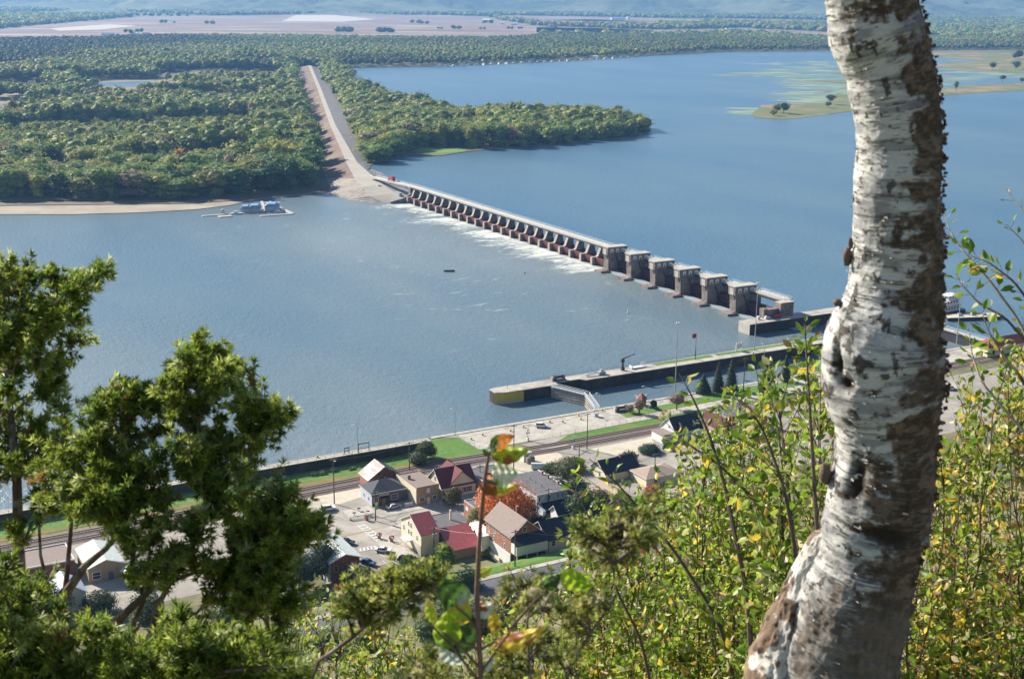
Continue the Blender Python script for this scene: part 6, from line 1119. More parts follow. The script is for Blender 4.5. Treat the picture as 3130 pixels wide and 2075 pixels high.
low = ss(1720, 1850, VV)*ss(-70, -30, deg); fib = fbm(A_*70, SS*2.5, 15, 70, 4); col_ = col_+(np.array([.16, .13, .105])*(.5+1.0*fib[..., None])-col_)*(low*.75)[..., None]
hol = np.exp(-((VV-1445)/75)**2-((deg+27+warp*20)/9.0)**2)+np.exp(-((VV-1075)/34)**2-((deg+48+warp*14)/5.5)**2)+np.exp(-((VV-1128)/20)**2-((deg+42+warp*24)/9)**2)+np.exp(-((VV-1580)/26)**2-((deg-18+warp*40)/26)**2)
col_ = col_+(dk-col_)*np.clip(hol*1.3, 0, 1)[..., None]
col_ = col_*(.88+.24*fine[..., None])
lump = (fbm(A_*5, SS*.9, 3, 5, 3)-.5)*.10+(blot-.5)*.05*-1+(fine-.5)*.030*(.5+brown)+(spots-.5)*.05*(.3+.9*np.maximum(rough_zone, ss(0, 1, brown)))+(fib0-.5)*.10*ss(1600, 1850, VV)+(streak-.5)*.018-.16*np.clip(hol, 0, 1)
edge = ss(55, 85, np.abs(deg))*ss(.62, .78, fbm(A_*60, SS*9, 44, 60, 3))*.085*ss(-10, 60, deg); lump = lump+edge-.012*brown
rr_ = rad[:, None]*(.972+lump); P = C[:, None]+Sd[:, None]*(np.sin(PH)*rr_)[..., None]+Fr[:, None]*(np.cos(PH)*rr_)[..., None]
def barkmat():
    m, n, l, b = newmat('birch bark'); a = n.new('ShaderNodeAttribute'); a.attribute_name = 'tint'; tc = n.new('ShaderNodeTexCoord'); f = noise(n, l, 420, 5, .7, tc.outputs['Object'], stretch=(1, 1, 2.2)); r = ramp(n, [(.3, (.78,)*3), (.7, (1.12,)*3)]); l.new(f, r.inputs[0])
    l.new(mixc(n, l, a.outputs['Color'], r.outputs[0], 1.0, 'MULTIPLY'), b.inputs['Base Color']); b.inputs['Roughness'].default_value = .78; b.inputs['Specular IOR Level'].default_value = .25
    f2 = noise(n, l, 260, 6, .7, tc.outputs['Object'], stretch=(1, 1, 2.5)); bn = n.new('ShaderNodeBump'); bn.inputs['Strength'].default_value = .7; bn.inputs['Distance'].default_value = .006; l.new(f2, bn.inputs['Height']); l.new(bn.outputs[0], b.inputs['Normal']); return m
MBK = barkmat()
def ringmesh(P, col_, name, parent):
    n_, r_ = P.shape[:2]; i, j = np.meshgrid(np.arange(n_-1), np.arange(r_), indexing='ij'); F = np.stack([i*r_+j, i*r_+(j+1) % r_, (i+1)*r_+(j+1) % r_, (i+1)*r_+j], -1).reshape(-1, 4)
    nm = NM(); nm.add(P.reshape(-1, 3), F, col_[:-1].reshape(-1, 3)); o = nm.build(name, MBK, parent, smooth=True); return o
base_pt = D(2520, 2420, 2.1); bt = empty('birch_tree', tuple(base_pt), 0, label='leaning white birch trunk with peeling brown streaked bark at right', cat='tree')
P0 = base_pt
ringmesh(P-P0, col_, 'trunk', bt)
# second stem splitting off low on the left
sv = np.array([(1628, 2484, 2545), (1650, 2470, 2560), (1700, 2447, 2560), (1760, 2415, 2520), (1830, 2380, 2525), (1900, 2345, 2520), (1970, 2315, 2520), (2040, 2285, 2515), (2120, 2262, 2510), (2260, 2235, 2500), (2420, 2200, 2490)], float)
vs2 = np.arange(1628, 2421, 4.0); l2, r2 = smooth(np.interp(vs2, sv[:, 0], sv[:, 1])), smooth(np.interp(vs2, sv[:, 0], sv[:, 2])); C2, rad2, Sd2, Fr2, PH2, SS2, A2 = surf_mesh(vs2, l2, r2, 2.20/(ct-(vs2-CY)/FPX*st), 150, 2)
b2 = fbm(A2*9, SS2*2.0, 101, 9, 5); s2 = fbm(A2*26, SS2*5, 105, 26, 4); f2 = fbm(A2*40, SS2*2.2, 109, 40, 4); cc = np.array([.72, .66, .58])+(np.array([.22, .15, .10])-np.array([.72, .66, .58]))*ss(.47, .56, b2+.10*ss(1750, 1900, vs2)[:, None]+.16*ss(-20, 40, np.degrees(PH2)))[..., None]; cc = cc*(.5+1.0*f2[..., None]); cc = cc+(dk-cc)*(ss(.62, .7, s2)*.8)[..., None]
crack = np.exp(-((np.degrees(PH2)-5+(b2-.5)*60)/8)**2)*ss(1640, 1700, vs2)[:, None]; cc = cc+(dk-cc)*np.clip(crack, 0, 1)[..., None]
lm = (b2-.5)*.22+(s2-.5)*.12+(f2-.5)*.14-.22*crack; rr2 = rad2[:, None]*(1+lm)
Pn = C2[:, None]+Sd2[:, None]*(np.sin(PH2)*rr2)[..., None]+Fr2[:, None]*(np.cos(PH2)*rr2)[..., None]; Pn[0] = Pn[0].mean(0); ringmesh(Pn-P0, cc, 'second_stem', bt)
# peeling flaps of bark and knots
def on(v, ph):
    i = int(np.clip(np.searchsorted(vs, v), 1, len(vs)-2)); a = math.radians(ph); n_ = Sd[i]*math.sin(a)+Fr[i]*math.cos(a); t_ = Sd[i]*math.cos(a)-Fr[i]*math.sin(a); u_ = C[i-1]-C[i]; u_ = u_/np.linalg.norm(u_); return C[i]+n_*rad[i]*.985, n_, t_, u_
fm = NM(); rg = np.random.default_rng(77)
def flap(v, ph, w, h, lift, colr, side_=1):
    p, n_, t_, u_ = on(v, ph); k = 5; V = []
    wob = rg.uniform(-.25, .25, (k, 2))
    for i in range(k):
        x = i/(k-1); up_ = lift*x**1.6
        for j in (0, 1): V.append(p+t_*side_*w*x*(1-.25*x)+n_*(up_+.001)+u_*(h*(j-.5)*(1-.35*x)+wob[i, j]*h*.5*x)-P0)
    fm.add(V, [(2*i, 2*i+1, 2*i+3, 2*i+2) for i in range(k-1)], colr)
for _ in range(210):
    v = rg.uniform(0, 2050); ph = rg.choice([rg.uniform(-85, 10), rg.uniform(-45, 5)]); 
    if 900 < v < 1000 and ph < -20: continue
    w = rg.uniform(.004, .016); flap(v, ph, w, rg.uniform(.0012, .0045), rg.uniform(.001, .005), np.array([.52, .48, .43])*rg.uniform(.5, 1.1), rg.choice([-1, 1]))
for _ in range(150): flap(rg.uniform(0, 1700), rg.uniform(72, 108), rg.uniform(.002, .006), rg.uniform(.003, .010), rg.uniform(.002, .0075), np.array([.12, .08, .05])*rg.uniform(.4, 1.6), rg.choice([-1, 1]))
for v, ph in ((1088, -38), (1118, -30), (1150, -12), (1230, -15), (1275, -30), (1505, 25), (235, 5), (330, 2), (1155, 5)): flap(v, ph, .010, .004, .005, (.55, .52, .47), 1)
fm.build('peeling_bark', MBK, bt)
for u, v, ru, rv in ((2523, 1448, 22, 36), (2590, 785, 14, 28), (2600, 745, 8, 18), (2612, 605, 6, 14), (2888, 770, 8, 12), (2884, 880, 9, 10), (2886, 430, 8, 14), (2560, 925, 14, 12)):
    c_ = D(u, v, 2.17/(ct-(v-CY)/FPX*st))-P0; kk_ = NM(); b = MB(); b.ball((0, 0, 0), (ru/FPX*2.2, ru/FPX*1.8, rv/FPX*2.2), 12, jit=.45); kk_.add(np.array(b.v), np.array([f for f in b.f if len(f) == 4]), (.16, .115, .085)); kk_.add(np.array(b.v), np.array([f for f in b.f if len(f) == 3]), (.13, .09, .065)); o = kk_.build('knot', MBK, bt, smooth=False); o.location = c_

# ---- leaves
M['leafN'] = leafmat('near leaves', 1.0, .55, .42, .45, .25, 160)
M['stem'] = mat('twig bark', (.12, .085, .06), (.07, .05, .038), .8, 60); M['stem2'] = mat('pale twig bark', (.36, .31, .25), (.25, .21, .17), .8, 60)
M['jun'] = leafmat('juniper needles', 1.0, .55, .45, .35, .2, 90)
def leaves(nm, B, T_, wd, tint, fold=.25):
    """pointed oval folded leaves: base B, tip T_, width wd"""
    n = len(B); ax = T_-B; ln = np.linalg.norm(ax, axis=1, keepdims=True); ax = ax/(ln+1e-9); r = R.standard_normal((n, 3)); s_ = np.cross(ax, r); s_ /= np.linalg.norm(s_, axis=1, keepdims=True)+1e-9; u_ = np.cross(s_, ax); w = wd[:, None]/2; cv = R.uniform(-.25, .35, (n, 1))
    def pt(t, k, f): return B+ax*ln*t+s_*w*k+u_*(w*f+ln*cv*t*(1-t)*1.3)
    V = np.stack([pt(0, 0, 0), pt(.28, .86, fold), pt(.62, .82, fold), pt(1, 0, 0), pt(.62, -.82, fold), pt(.28, -.86, fold), pt(.3, 0, -.1), pt(.64, 0, -.1)], 1)
    F = np.array([(0, 1, 6), (6, 1, 2), (6, 2, 7), (7, 2, 3), (0, 6, 5), (5, 6, 4), (6, 7, 4), (7, 3, 4)]); Fa = F[None]+(np.arange(n)*8)[:, None, None]; nm.add(V.reshape(-1, 3), Fa.reshape(-1, 3), np.repeat(tint, 8, 0))
LC = np.array([1.45, 1.3, 1.25])*np.array([(.10, .19, .018), (.16, .26, .025), (.24, .32, .05), (.34, .38, .17), (.50, .40, .05), (.27, .19, .06), (.07, .12, .02), (.42, .36, .22)])
def bez(a, b, c, n): t = np.linspace(0, 1, n)[:, None]; return (1-t)**2*a+2*t*(1-t)*b+t*t*c
def shrub(root, tips, lab, leaf=.042, lw=(.16, .26, .26, .1, .09, .03, .06, .04), stem_r=.008, twig=.35, ntw=16, nlf=7, mid=None, group=None, stemm='stem', name='shrub', bare=.0, tmin=.35):
    root = np.array(root, float); e = empty(name, tuple(root)); tag(e, lab, 'shrub', group); sm = MB(); Bs, Ts, Ws, Cs = [], [], [], []; lw = np.array(lw)/sum(lw)
    def leafat(p, d, sc=1.0):
        dd_ = d*R.uniform(.2, .8)+R.standard_normal(3)*.7+np.array([0, 0, -.1]); dd_ /= np.linalg.norm(dd_); ln_ = leaf*R.uniform(.45, 1.15)*sc; st_ = p+dd_*.008; Bs.append(st_); Ts.append(st_+dd_*ln_); Ws.append(ln_*R.uniform(.45, .68)); Cs.append(LC[R.choice(8, p=lw)]*R.uniform(.75, 1.2))
    for tip in tips:
        tip = np.array(tip, float); L_ = np.linalg.norm(tip-root); c_ = root*.45+tip*.55+R.standard_normal(3)*L_*.05+np.array([0, 0, L_*.06]); n_ = 16; P_ = bez(root, c_, tip, n_); P_[1:-1] += R.standard_normal((n_-2, 3))*L_*.004
        rad_ = np.linspace(stem_r, .0016, n_); sm.tube(P_-root, rad_, 5)
        for k in range(ntw):
            t = R.uniform(tmin, 1.0); i = min(int(t*(n_-1)), n_-2); p = P_[i]+(P_[i+1]-P_[i])*R.random(); d0 = P_[i+1]-P_[i]; d0 /= np.linalg.norm(d0); d = d0*R.uniform(.3, 1)+R.standard_normal(3)*.55+np.array([0, 0, .25]); d /= np.linalg.norm(d); ln_ = twig*R.uniform(.35, 1.0)*(1.25-t*.6); q = p+d*ln_+np.array([0, 0, ln_*.12]); m_ = (p+q)/2+R.standard_normal(3)*ln_*.06; tw_ = bez(p, m_, q, 5); sm.tube(tw_-root, [.0022, .0018, .0015, .0012, .001], 3, cap=False)
            if R.random() < bare: continue
            for j in range(nlf): tt_ = R.uniform(.2, 1.0); leafat(p+(q-p)*tt_, d)
        for j in range(4): leafat(tip, (P_[-1]-P_[-2])/np.linalg.norm(P_[-1]-P_[-2]))
    sm.build('stems', M[stemm], e); nm = NM(); leaves(nm, np.array(Bs)-root, np.array(Ts), np.array(Ws), np.array(Cs)) if False else leaves(nm, np.array(Bs)-root, np.array(Ts)-root, np.array(Ws), np.array(Cs)); nm.build('leaves', M['leafN'], e); return e
def gz(p): return float(hgt(p[0], p[1]))
def rootbelow(u, dist, back=0.0):
    p = D(u, 2300, dist); return np.array([p[0], p[1], gz(p)])
RB = [(1670, 2120), (1700, 1880), (1725, 1750), (1770, 1620), (1820, 1520), (1930, 1480), (2030, 1420), (2130, 1370), (2190, 1240), (2290, 1165), (2370, 1140), (2430, 1050), (2520, 1010), (2560, 1400), (2600, 2120)]
RR_ = [(2770, 1560), (2850, 1360), (2900, 1290), (2985, 1190), (3060, 1090), (3350, 990), (3350, 2120), (2700, 2120)]
def tipsin(poly, n, d0, d1, u0=None, u1=None):
    out = []; us = [a for a, b in poly]; vs_ = [b for a, b in poly]; lo, hi = (u0 or min(us)), (u1 or max(us))
    while len(out) < n:
        u, v = R.uniform(lo, hi), R.uniform(min(vs_), max(vs_))
        if inpoly(np.array([u]), np.array([v]), poly)[0]: out.append(D(u, v, R.uniform(d0, d1)))
    return out
SG = 'autumn shrubs on the slope below the viewpoint'
for k, (u0, u1, d0, d1, n, lf, lab) in enumerate(((1690, 1900, 5.5, 8.5, 20, .038, 'loose leafy shrub reaching toward the tan roofed house'), (2050, 2330, 5.5, 8.0, 26, .040, 'dense leafy shrub below the white house with dormers'), (1700, 1960, 5.0, 7.5, 21, .040, 'yellow green shrub at the left edge of the slope thicket'), (1930, 2180, 4.5, 7.0, 24, .042, 'yellow green shrub right of the blurred juniper twig'), (2150, 2380, 4.2, 6.5, 26, .042, 'tall leafy shrub between the white house and the birch'), (2350, 2600, 3.6, 6.0, 22, .040, 'leafy shrub directly left of the birch trunk'))):
    shrub(rootbelow((u0+u1)/2, (d0+d1)/2), tipsin(RB, n, d0, d1, u0, u1), lab, leaf=lf, ntw=34, nlf=10, group=SG)
for k, (u0, u1, d0, d1, n, lab) in enumerate(((2760, 2960, 4.0, 6.5, 22, 'golden brown shrub right beside the birch trunk'), (2930, 3150, 3.8, 6.0, 28, 'golden green shrub in the lower right corner'), (3120, 3350, 3.8, 6.0, 18, 'shrub at the right picture edge below the red roof'))):
    shrub(rootbelow((u0+u1)/2, (d0+d1)/2), tipsin(RR_, n, d0, d1, u0, u1), lab, leaf=.040, ntw=34, nlf=10, group=SG, lw=(.15, .2, .2, .08, .16, .08, .06, .07))
# deeper thicket
for k, (poly, u0, u1, n, lab) in enumerate(((RB, 1700, 2050, 26, 'deeper twiggy thicket at the foot of the left shrubs'), (RB, 2000, 2330, 30, 'deeper twiggy thicket behind the middle shrubs'), (RB, 2300, 2600, 30, 'deeper twiggy thicket left behind the birch'), (RR_, 2750, 3060, 30, 'deeper twiggy thicket right behind the birch'), (RR_, 3030, 3350, 30, 'deeper twiggy thicket at the right edge'))):
    lo_poly = [(a, b+55) for a, b in poly]
    shrub(rootbelow((u0+u1)/2, 11), tipsin(lo_poly, n, 8.5, 13, u0, u1), lab, leaf=.046, ntw=26, nlf=6, twig=.55, stem_r=.02, group='deeper thickets on the slope', lw=(.12, .14, .14, .06, .18, .16, .1, .10), tmin=.5)
# individual sprigs standing clear of the mass
def sprig(pts, dist, lab, leaf=.036, nl=14, r0=.004, cols=(.35, .3, .15, .08, .05, .04, .03, 0), stemm='stem', leafy=(.3, 1.0), name='sapling'):
    P_ = np.array([D(u, v, dist+.25*i/len(pts)) for i, (u, v) in enumerate(pts)]); root = P_[0].copy(); g_ = np.array([P_[0][0]+.15, P_[0][1]+.15, gz(P_[0])]); e = empty(name, tuple(root)); tag(e, lab, 'sapling'); t_ = np.linspace(0, 1, len(P_)); tt_ = np.linspace(0, 1, 24); S_ = np.stack([np.interp(tt_, t_, P_[:, k]) for k in range(3)], 1); S_[1:-1] = (S_[:-2]+S_[1:-1]*2+S_[2:])/4
    b = MB(); b.tube(S_-root, np.linspace(r0, .0012, 24), 6)
    if g_[2] < root[2]: b.tube([g_-root, (g_-root)*.5+np.array([.03, 0, 0]), np.zeros(3)], [r0*1.3, r0*1.1, r0], 6)
    Bs, Ts, Ws, Cs = [], [], [], []; cp = np.array(cols)/sum(cols)
    for k in range(nl):
        x = leafy[0]+(leafy[1]-leafy[0])*(k+.5)/nl; i = min(int(x*23), 22); p = S_[i]; d0 = S_[i+1]-S_[i]; d0 /= np.linalg.norm(d0); side = np.cross(d0, FWD)*(1 if k % 2 else -1); d = side*R.uniform(.4, 1)+d0*R.uniform(.2, .9)+R.standard_normal(3)*.3; d /= np.linalg.norm(d)
        pl = R.uniform(.008, .03); b.tube([p-root, p+d*pl-root], .0008, 3); ln_ = leaf*R.uniform(.7, 1.2); Bs.append(p+d*pl); Ts.append(p+d*(pl+ln_)); Ws.append(ln_*R.uniform(.48, .62)); Cs.append(LC[R.choice(8, p=cp)]*R.uniform(.8, 1.15))
    b.build('stem', M[stemm], e); nm = NM(); leaves(nm, np.array(Bs)-root, np.array(Ts)-root, np.array(Ws), np.array(Cs)); nm.build('leaves', M['leafN'], e); return e
for pts, d_, lab, kw in (([(2300, 2150), (2290, 1850), (2250, 1650), (2215, 1480), (2170, 1330), (2110, 1200), (2075, 1140)], 4.0, 'long dark sapling stem rising highest left of the birch', dict(nl=26, leaf=.035, r0=.010, leafy=(.45, 1))), ([(2260, 2150), (2200, 1900), (2060, 1680), (1960, 1560), (1880, 1470), (1800, 1400)], 4.3, 'arching sapling reaching left over the dark roofed house', dict(nl=20, leaf=.036, r0=.008, leafy=(.5, 1))),
                         ([(2470, 2150), (2450, 1800), (2400, 1500), (2340, 1330), (2290, 1240), (2240, 1215)], 3.7, 'sapling with leaves hanging before the lock wall', dict(nl=18, leaf=.033, r0=.008, leafy=(.5, 1))), ([(2520, 2150), (2510, 1800), (2490, 1500), (2475, 1250), (2465, 1080), (2460, 990)], 3.4, 'leafy sapling close against the left side of the birch', dict(nl=34, leaf=.03, r0=.008, leafy=(.4, 1))), ([(2450, 2150), (2430, 1700), (2400, 1400), (2375, 1200), (2350, 1110)], 3.9, 'slim upright sapling just left of the birch knots', dict(nl=24, leaf=.032, r0=.008, leafy=(.5, 1))),
                         ([(2000, 2150), (1960, 1950), (1880, 1800), (1870, 1700), (1800, 1580), (1760, 1500), (1745, 1440)], 4.6, 'thin sapling at the far left of the leafy slope', dict(nl=20, leaf=.034, r0=.006, leafy=(.5, 1))), ([(2700, 2100), (2500, 1800), (2330, 1550), (2200, 1420), (2110, 1360), (2050, 1330)], 4.4, 'sapling arching left in front of the brick garage', dict(nl=18, leaf=.035, r0=.008, leafy=(.5, 1))),
                         ([(3300, 1450), (3130, 1000), (3020, 850), (2945, 770), (2905, 710), (2880, 640)], 4.2, 'long pale twig right of the birch with leaves at its end', dict(nl=18, leaf=.036, r0=.006, stemm='stem2', leafy=(.35, 1))), ([(3300, 1250), (3080, 975), (2990, 925), (2940, 870), (2920, 835)], 4.0, 'dark twig ending in two leaves before the towboat', dict(nl=9, leaf=.04, r0=.005, leafy=(.4, 1))), ([(3330, 1300), (3200, 1000), (3100, 860), (3020, 800), (2960, 780)], 4.1, 'leafy twig hanging over the pool at the right', dict(nl=30, leaf=.04, r0=.006, leafy=(.3, 1))),
                         ([(3330, 1200), (3240, 880), (3190, 760), (3130, 650), (3070, 575)], 4.0, 'bare twig with one bud near the right edge', dict(nl=4, leaf=.02, r0=.004, stemm='stem2', leafy=(.8, 1))), ([(3330, 1260), (3200, 900), (3130, 740), (3075, 685)], 4.0, 'short bare twig below the bud at the right edge', dict(nl=4, leaf=.022, r0=.004, leafy=(.8, 1))), ([(3330, 1500), (3130, 1320), (3000, 1170), (2970, 1080), (2960, 1000)], 3.9, 'pale curved twig low right of the light pole', dict(nl=16, leaf=.035, r0=.006, stemm='stem2', leafy=(.4, 1))),
                         ([(3250, 1400), (3120, 1150), (3060, 1080), (3020, 1010), (3000, 950)], 3.8, 'leafy twig below the towboat at the right', dict(nl=26, leaf=.038, r0=.006, leafy=(.3, 1)))): sprig(pts, d_, lab, **kw)
# ---- near sapling with large leaves in the middle
def bigleaf(p0, p1, w, tint, tint2, parent, root, dist, tilt=0., curl=.15, patches=.3):
    a, c = D(*p0, dist), D(*p1, dist); ax = c-a; ln = np.linalg.norm(ax); ax /= ln; sd_ = np.cross(ax, FWD); sd_ /= np.linalg.norm(sd_); nn = np.cross(sd_, ax); ct_, st2 = math.cos(tilt), math.sin(tilt); s_ = sd_*ct_+nn*st2; u_ = np.cross(s_, ax); W_ = w*1.4/FPX*dist/2; nu, nv = 25, 13; V = []; ph0 = R.uniform(0, 9)
    for i in range(nu):
        t = i/(nu-1); pr = max(1e-3, (math.sin(math.pi*t**.82)**.75)*(1.05-.35*t)); pr *= 1+.05*((i % 2)-.5)
        for j in range(nv): x = (j/(nv-1)-.5)*2; V.append(a+ax*ln*t+s_*W_*pr*x+u_*(W_*(.22*abs(x)**1.3+.05*math.sin(9*t*3+abs(x)*3))*1.0+ln*curl*4*t*(1-t)+.04*W_*math.sin(ph0+9*x+5*t))-root)
    F = [(i*nv+j, i*nv+j+1, (i+1)*nv+j+1, (i+1)*nv+j) for i in range(nu-1) for j in range(nv-1)]; ii = np.array([f[0]//nv for f in F])/nu; jj = np.array([f[0] % nv for f in F])/nv; nzz = fbm(ii*4+ph0, jj*3+ph0, int(ph0*10), None, 3); k = ss(.80-patches*.45, .88-patches*.45, nzz+.25*np.abs(jj-.5)+.15*ii)[:, None]; vein = (np.abs(jj-.46) < .05)[:, None]*.25+((np.abs(((ii*7+np.abs(jj-.46)*3) % 1)-.5) < .09)[:, None]*.12)
    C_ = np.array(tint)*(1-k)+np.array(tint2)*k; C_ = C_*(1+vein); nm = NM(); nm.add(V, F, C_); nm.build('leaf', M['leafN'], parent, smooth=True)
DS = 1.7; pts = [(1478, 2300), (1470, 2120), (1463, 1920), (1458, 1800), (1463, 1700), (1469, 1600), (1476, 1520), (1484, 1450), (1493, 1395), (1499, 1380)]; S_ = np.array([D(u, v, DS) for u, v in pts]); root = S_[0]; e = empty('sapling', tuple(root), 0, label='thin upright sapling stem with large green and brown leaves in front', cat='sapling')
b = MB(); b.tube(S_-root, [.0042, .004, .0036, .0034, .0033, .003, .0028, .0026, .002, .0016], 8)
for q in ((1462, 1785, 1455, 1792), (1463, 1706, 1470, 1700), (1484, 1470, 1520, 1478)): b.tube([D(q[0], q[1], DS)-root, D(q[2], q[3], DS)-root], [.0036, .0022], 6)
for a_, c_ in (((1460, 1990), (1520, 1960)), ((1462, 1930), (1390, 1850)), ((1465, 2040), (1350, 1930)), ((1460, 1985), (1400, 1960)), ((1470, 2090), (1300, 1890)), ((1463, 1900), (1500, 1930)), ((1560, 1920), (1650, 1820)), ((1465, 2060), (1580, 1900)), ((1484, 1450), (1505, 1455))): b.tube([D(*a_, DS)-root, D((a_[0]+c_[0])/2+4, (a_[1]+c_[1])/2-6, DS)-root, D(*c_, DS)-root], [.0022, .0018, .0012], 5)
g_ = np.array([root[0], root[1]+.1, gz(root)]); b.tube([g_-root, np.zeros(3)], [.005, .0042], 6) if g_[2] < root[2] else None
b.build('stem', mat('reddish twig bark', (.20, .11, .07), (.13, .075, .05), .7, 120), e)
GL, GD, GY, BR_, PL_, YL = (.27, .45, .02), (.05, .10, .02), (.42, .55, .03), (.36, .13, .03), (.6, .64, .5), (.75, .58, .05)
for p0, p1, w, t1, t2, tl, cu, pa_ in (((1498, 1386), (1618, 1366), 62, GY, BR_, .9, .08, .1), ((1500, 1372), (1575, 1335), 48, GD, BR_, -.6, .06, .5), ((1496, 1384), (1512, 1342), 26, PL_, GD, .3, .05, .2), ((1500, 1452), (1582, 1440), 74, PL_, GL, .5, .06, .1), ((1462, 1478), (1588, 1478), 52, BR_, YL, .8, .1, .35), ((1408, 1778), (1362, 1868), 88, GD, GL, .2, .05, .15), ((1318, 1915), (1300, 1828), 40, GY, YL, .7, .05, .6), ((1352, 1985), (1368, 1862), 76, GL, GY, .4, .06, .35), ((1388, 1905), (1418, 1820), 66, GY, YL, .3, .05, .45),
        ((1372, 1990), (1450, 1880), 84, GD, GD, .2, .05, .1), ((1510, 1938), (1503, 1855), 36, YL, BR_, .5, .05, .3), ((1500, 1978), (1662, 1912), 56, BR_, YL, .8, .07, .5), ((1345, 1975), (1425, 2022), 52, PL_, GD, .7, .05, .15), ((1712, 1750), (1818, 1788), 54, GY, GL, .6, .08, .2), ((1660, 1790), (1712, 1752), 46, GD, GL, .5, .05, .2), ((1462, 1760), (1502, 1732), 26, GY, YL, .4, .05, .4), ((1440, 1875), (1512, 1840), 48, BR_, PL_, .6, .05, .5), ((1460, 2045), (1510, 2010), 36, PL_, GL, .4, .05, .2), ((1400, 1850), (1425, 1800), 24, PL_, GL, .4, .05, .1), ((1490, 1395), (1476, 1372), 14, GD, GD, .3, .05, .1)): bigleaf(p0, p1, w, t1, t2, e, root, DS, tl, cu, pa_)
# ---- junipers
JC = np.array([(.17, .22, .03), (.24, .30, .045), (.35, .40, .10), (.09, .15, .025), (.42, .46, .2), (.30, .18, .06)]); JP = np.array([.3, .3, .15, .16, .08, .01])
def juniper(root, limbs, tips, dist, lab, r0=.018, tuft=.019, side=26, sl=(.05, .15), jit=.15, name='juniper_tree', tufts=9, spread=.5, gain=1.0):
    """limbs: picture polylines (u,v,width px); tips: (u,v) ends of foliage branches"""
    e = empty(name, tuple(root)); tag(e, lab, 'juniper'); root = np.array(root); b = MB(); LP = []
    for lm_ in limbs:
        P_ = np.array([D(u, v, dist) for u, v, w in lm_]); P_[:, :] += R.standard_normal(P_.shape)*.004; w_ = [max(w/FPX*dist/2, .0015) for u, v, w in lm_]; b.tube(P_-root, w_, 8); t_ = np.linspace(0, 1, len(P_)); tt_ = np.linspace(0, 1, 14); LP += [np.array([np.interp(x, t_, P_[:, k]) for k in range(3)]) for x in tt_]
    b.tube([np.array([0, 0, 0]), D(limbs[0][0][0], limbs[0][0][1], dist)-root], [limbs[0][0][2]/FPX*dist/2*1.2, limbs[0][0][2]/FPX*dist/2], 8)
    LP = np.array(LP); LPp = np.array([proj(p)[:2] for p in LP]); TB, TD, TC = [], [], []
    for (u, v) in tips:
        dd_ = dist+R.uniform(-jit, jit); tip = D(u, v, dd_); below = LPp[:, 1] > v+25; dl = np.hypot(LPp[:, 0]-u, (LPp[:, 1]-v)*.8)+np.where(below, 0, 400); s0 = LP[np.argmin(dl)]; L_ = np.linalg.norm(tip-s0); c_ = (s0+tip)/2+R.standard_normal(3)*L_*.10+np.array([0, 0, L_*.06]); n_ = 12; P_ = bez(s0, c_, tip, n_); b.tube(P_-root, np.linspace(.0055, .0015, n_)*min(1.3, .5+L_), 5)
        ns = int(side*min(1.6, max(.5, L_/.28)))
        for k in range(ns):
            t = 1-R.random()**1.1*min(.95, .32/max(L_, .05)+.25); i = min(int(t*(n_-1)), n_-2); p = P_[i]+(P_[i+1]-P_[i])*R.random(); d0 = P_[i+1]-P_[i]; d0 /= np.linalg.norm(d0)+1e-9; d = d0*.85+R.standard_normal(3)*spread+np.array([0, 0, .12]); d /= np.linalg.norm(d); ln_ = R.uniform(*sl)*(1.15-.55*t); q = p+d*ln_; b.tube([p-root, q-root], [.0014, .0007], 3, cap=False)
            c0 = JC[R.choice(6, p=JP)]
            m_ = max(3, int(ln_/.011*tufts/9))
            for j in range(m_): x = (j+1)/m_; TB.append(p+(q-p)*x+R.standard_normal(3)*.004); TD.append(d+R.standard_normal(3)*.25); TC.append(c0*(.75+.45*x)*gain)
    b.build('branches', mat('juniper bark', (.15, .105, .075), (.10, .07, .05), .9, 80, bump=.4, c3=(.30, .25, .2), s3=25), e)
    TB, TD, TC = np.array(TB), np.array(TD), np.array(TC); TD /= np.linalg.norm(TD, axis=1, keepdims=True); NN = 20; n = len(TB); d = TD[:, None]*.9+R.standard_normal((n, NN, 3))*.55; d /= np.linalg.norm(d, axis=-1, keepdims=True); ln_ = tuft*R.uniform(.6, 1.2, (n, NN, 1)); s_ = np.cross(d, R.standard_normal((n, NN, 3))); s_ /= np.linalg.norm(s_, axis=-1, keepdims=True)
    B_ = np.broadcast_to(TB[:, None], d.shape); wd_ = tuft*.078; V = np.stack([B_, B_+d*ln_*.45+s_*wd_, B_+d*ln_, B_+d*ln_*.45-s_*wd_], 2).reshape(-1, 3)-root; nm = NM(); nm.add(V, np.arange(len(V)).reshape(-1, 4), np.repeat(TC, NN, 0)*R.uniform(.7, 1.3, (n*NN, 1))); nm.build('foliage', M['jun'], e); print(lab, n*NN); return e
def fill(poly, n, holes=()):
    out = []; us = [a for a, b in poly]; vs_ = [b for a, b in poly]
    while len(out) < n:
        u, v = R.uniform(min(us), max(us)), R.uniform(min(vs_), max(vs_))
        if inpoly(np.array([u]), np.array([v]), poly)[0] and not any(inpoly(np.array([u]), np.array([v]), h_)[0] for h_ in holes): out.append((u, v))
    return out
HOL = [[(235, 1590), (330, 1560), (370, 1600), (330, 1780), (300, 1880), (120, 1960), (120, 1800), (200, 1700)], [(400, 1780), (560, 1800), (600, 1930), (420, 1960), (380, 1900)], [(60, 1560), (130, 1540), (150, 1600), (70, 1620)], [(850, 1840), (1000, 1830), (1010, 2000), (870, 1990)], [(0, 1690), (60, 1700), (60, 1860), (0, 1880)], [(560, 1720), (650, 1740), (640, 1800), (560, 1790)], [(40, 1220), (75, 1230), (90, 1300), (50, 1300)]]
rootJ = D(60, 2500, 3.1); rootJ = np.array([rootJ[0], rootJ[1], gz(rootJ)])
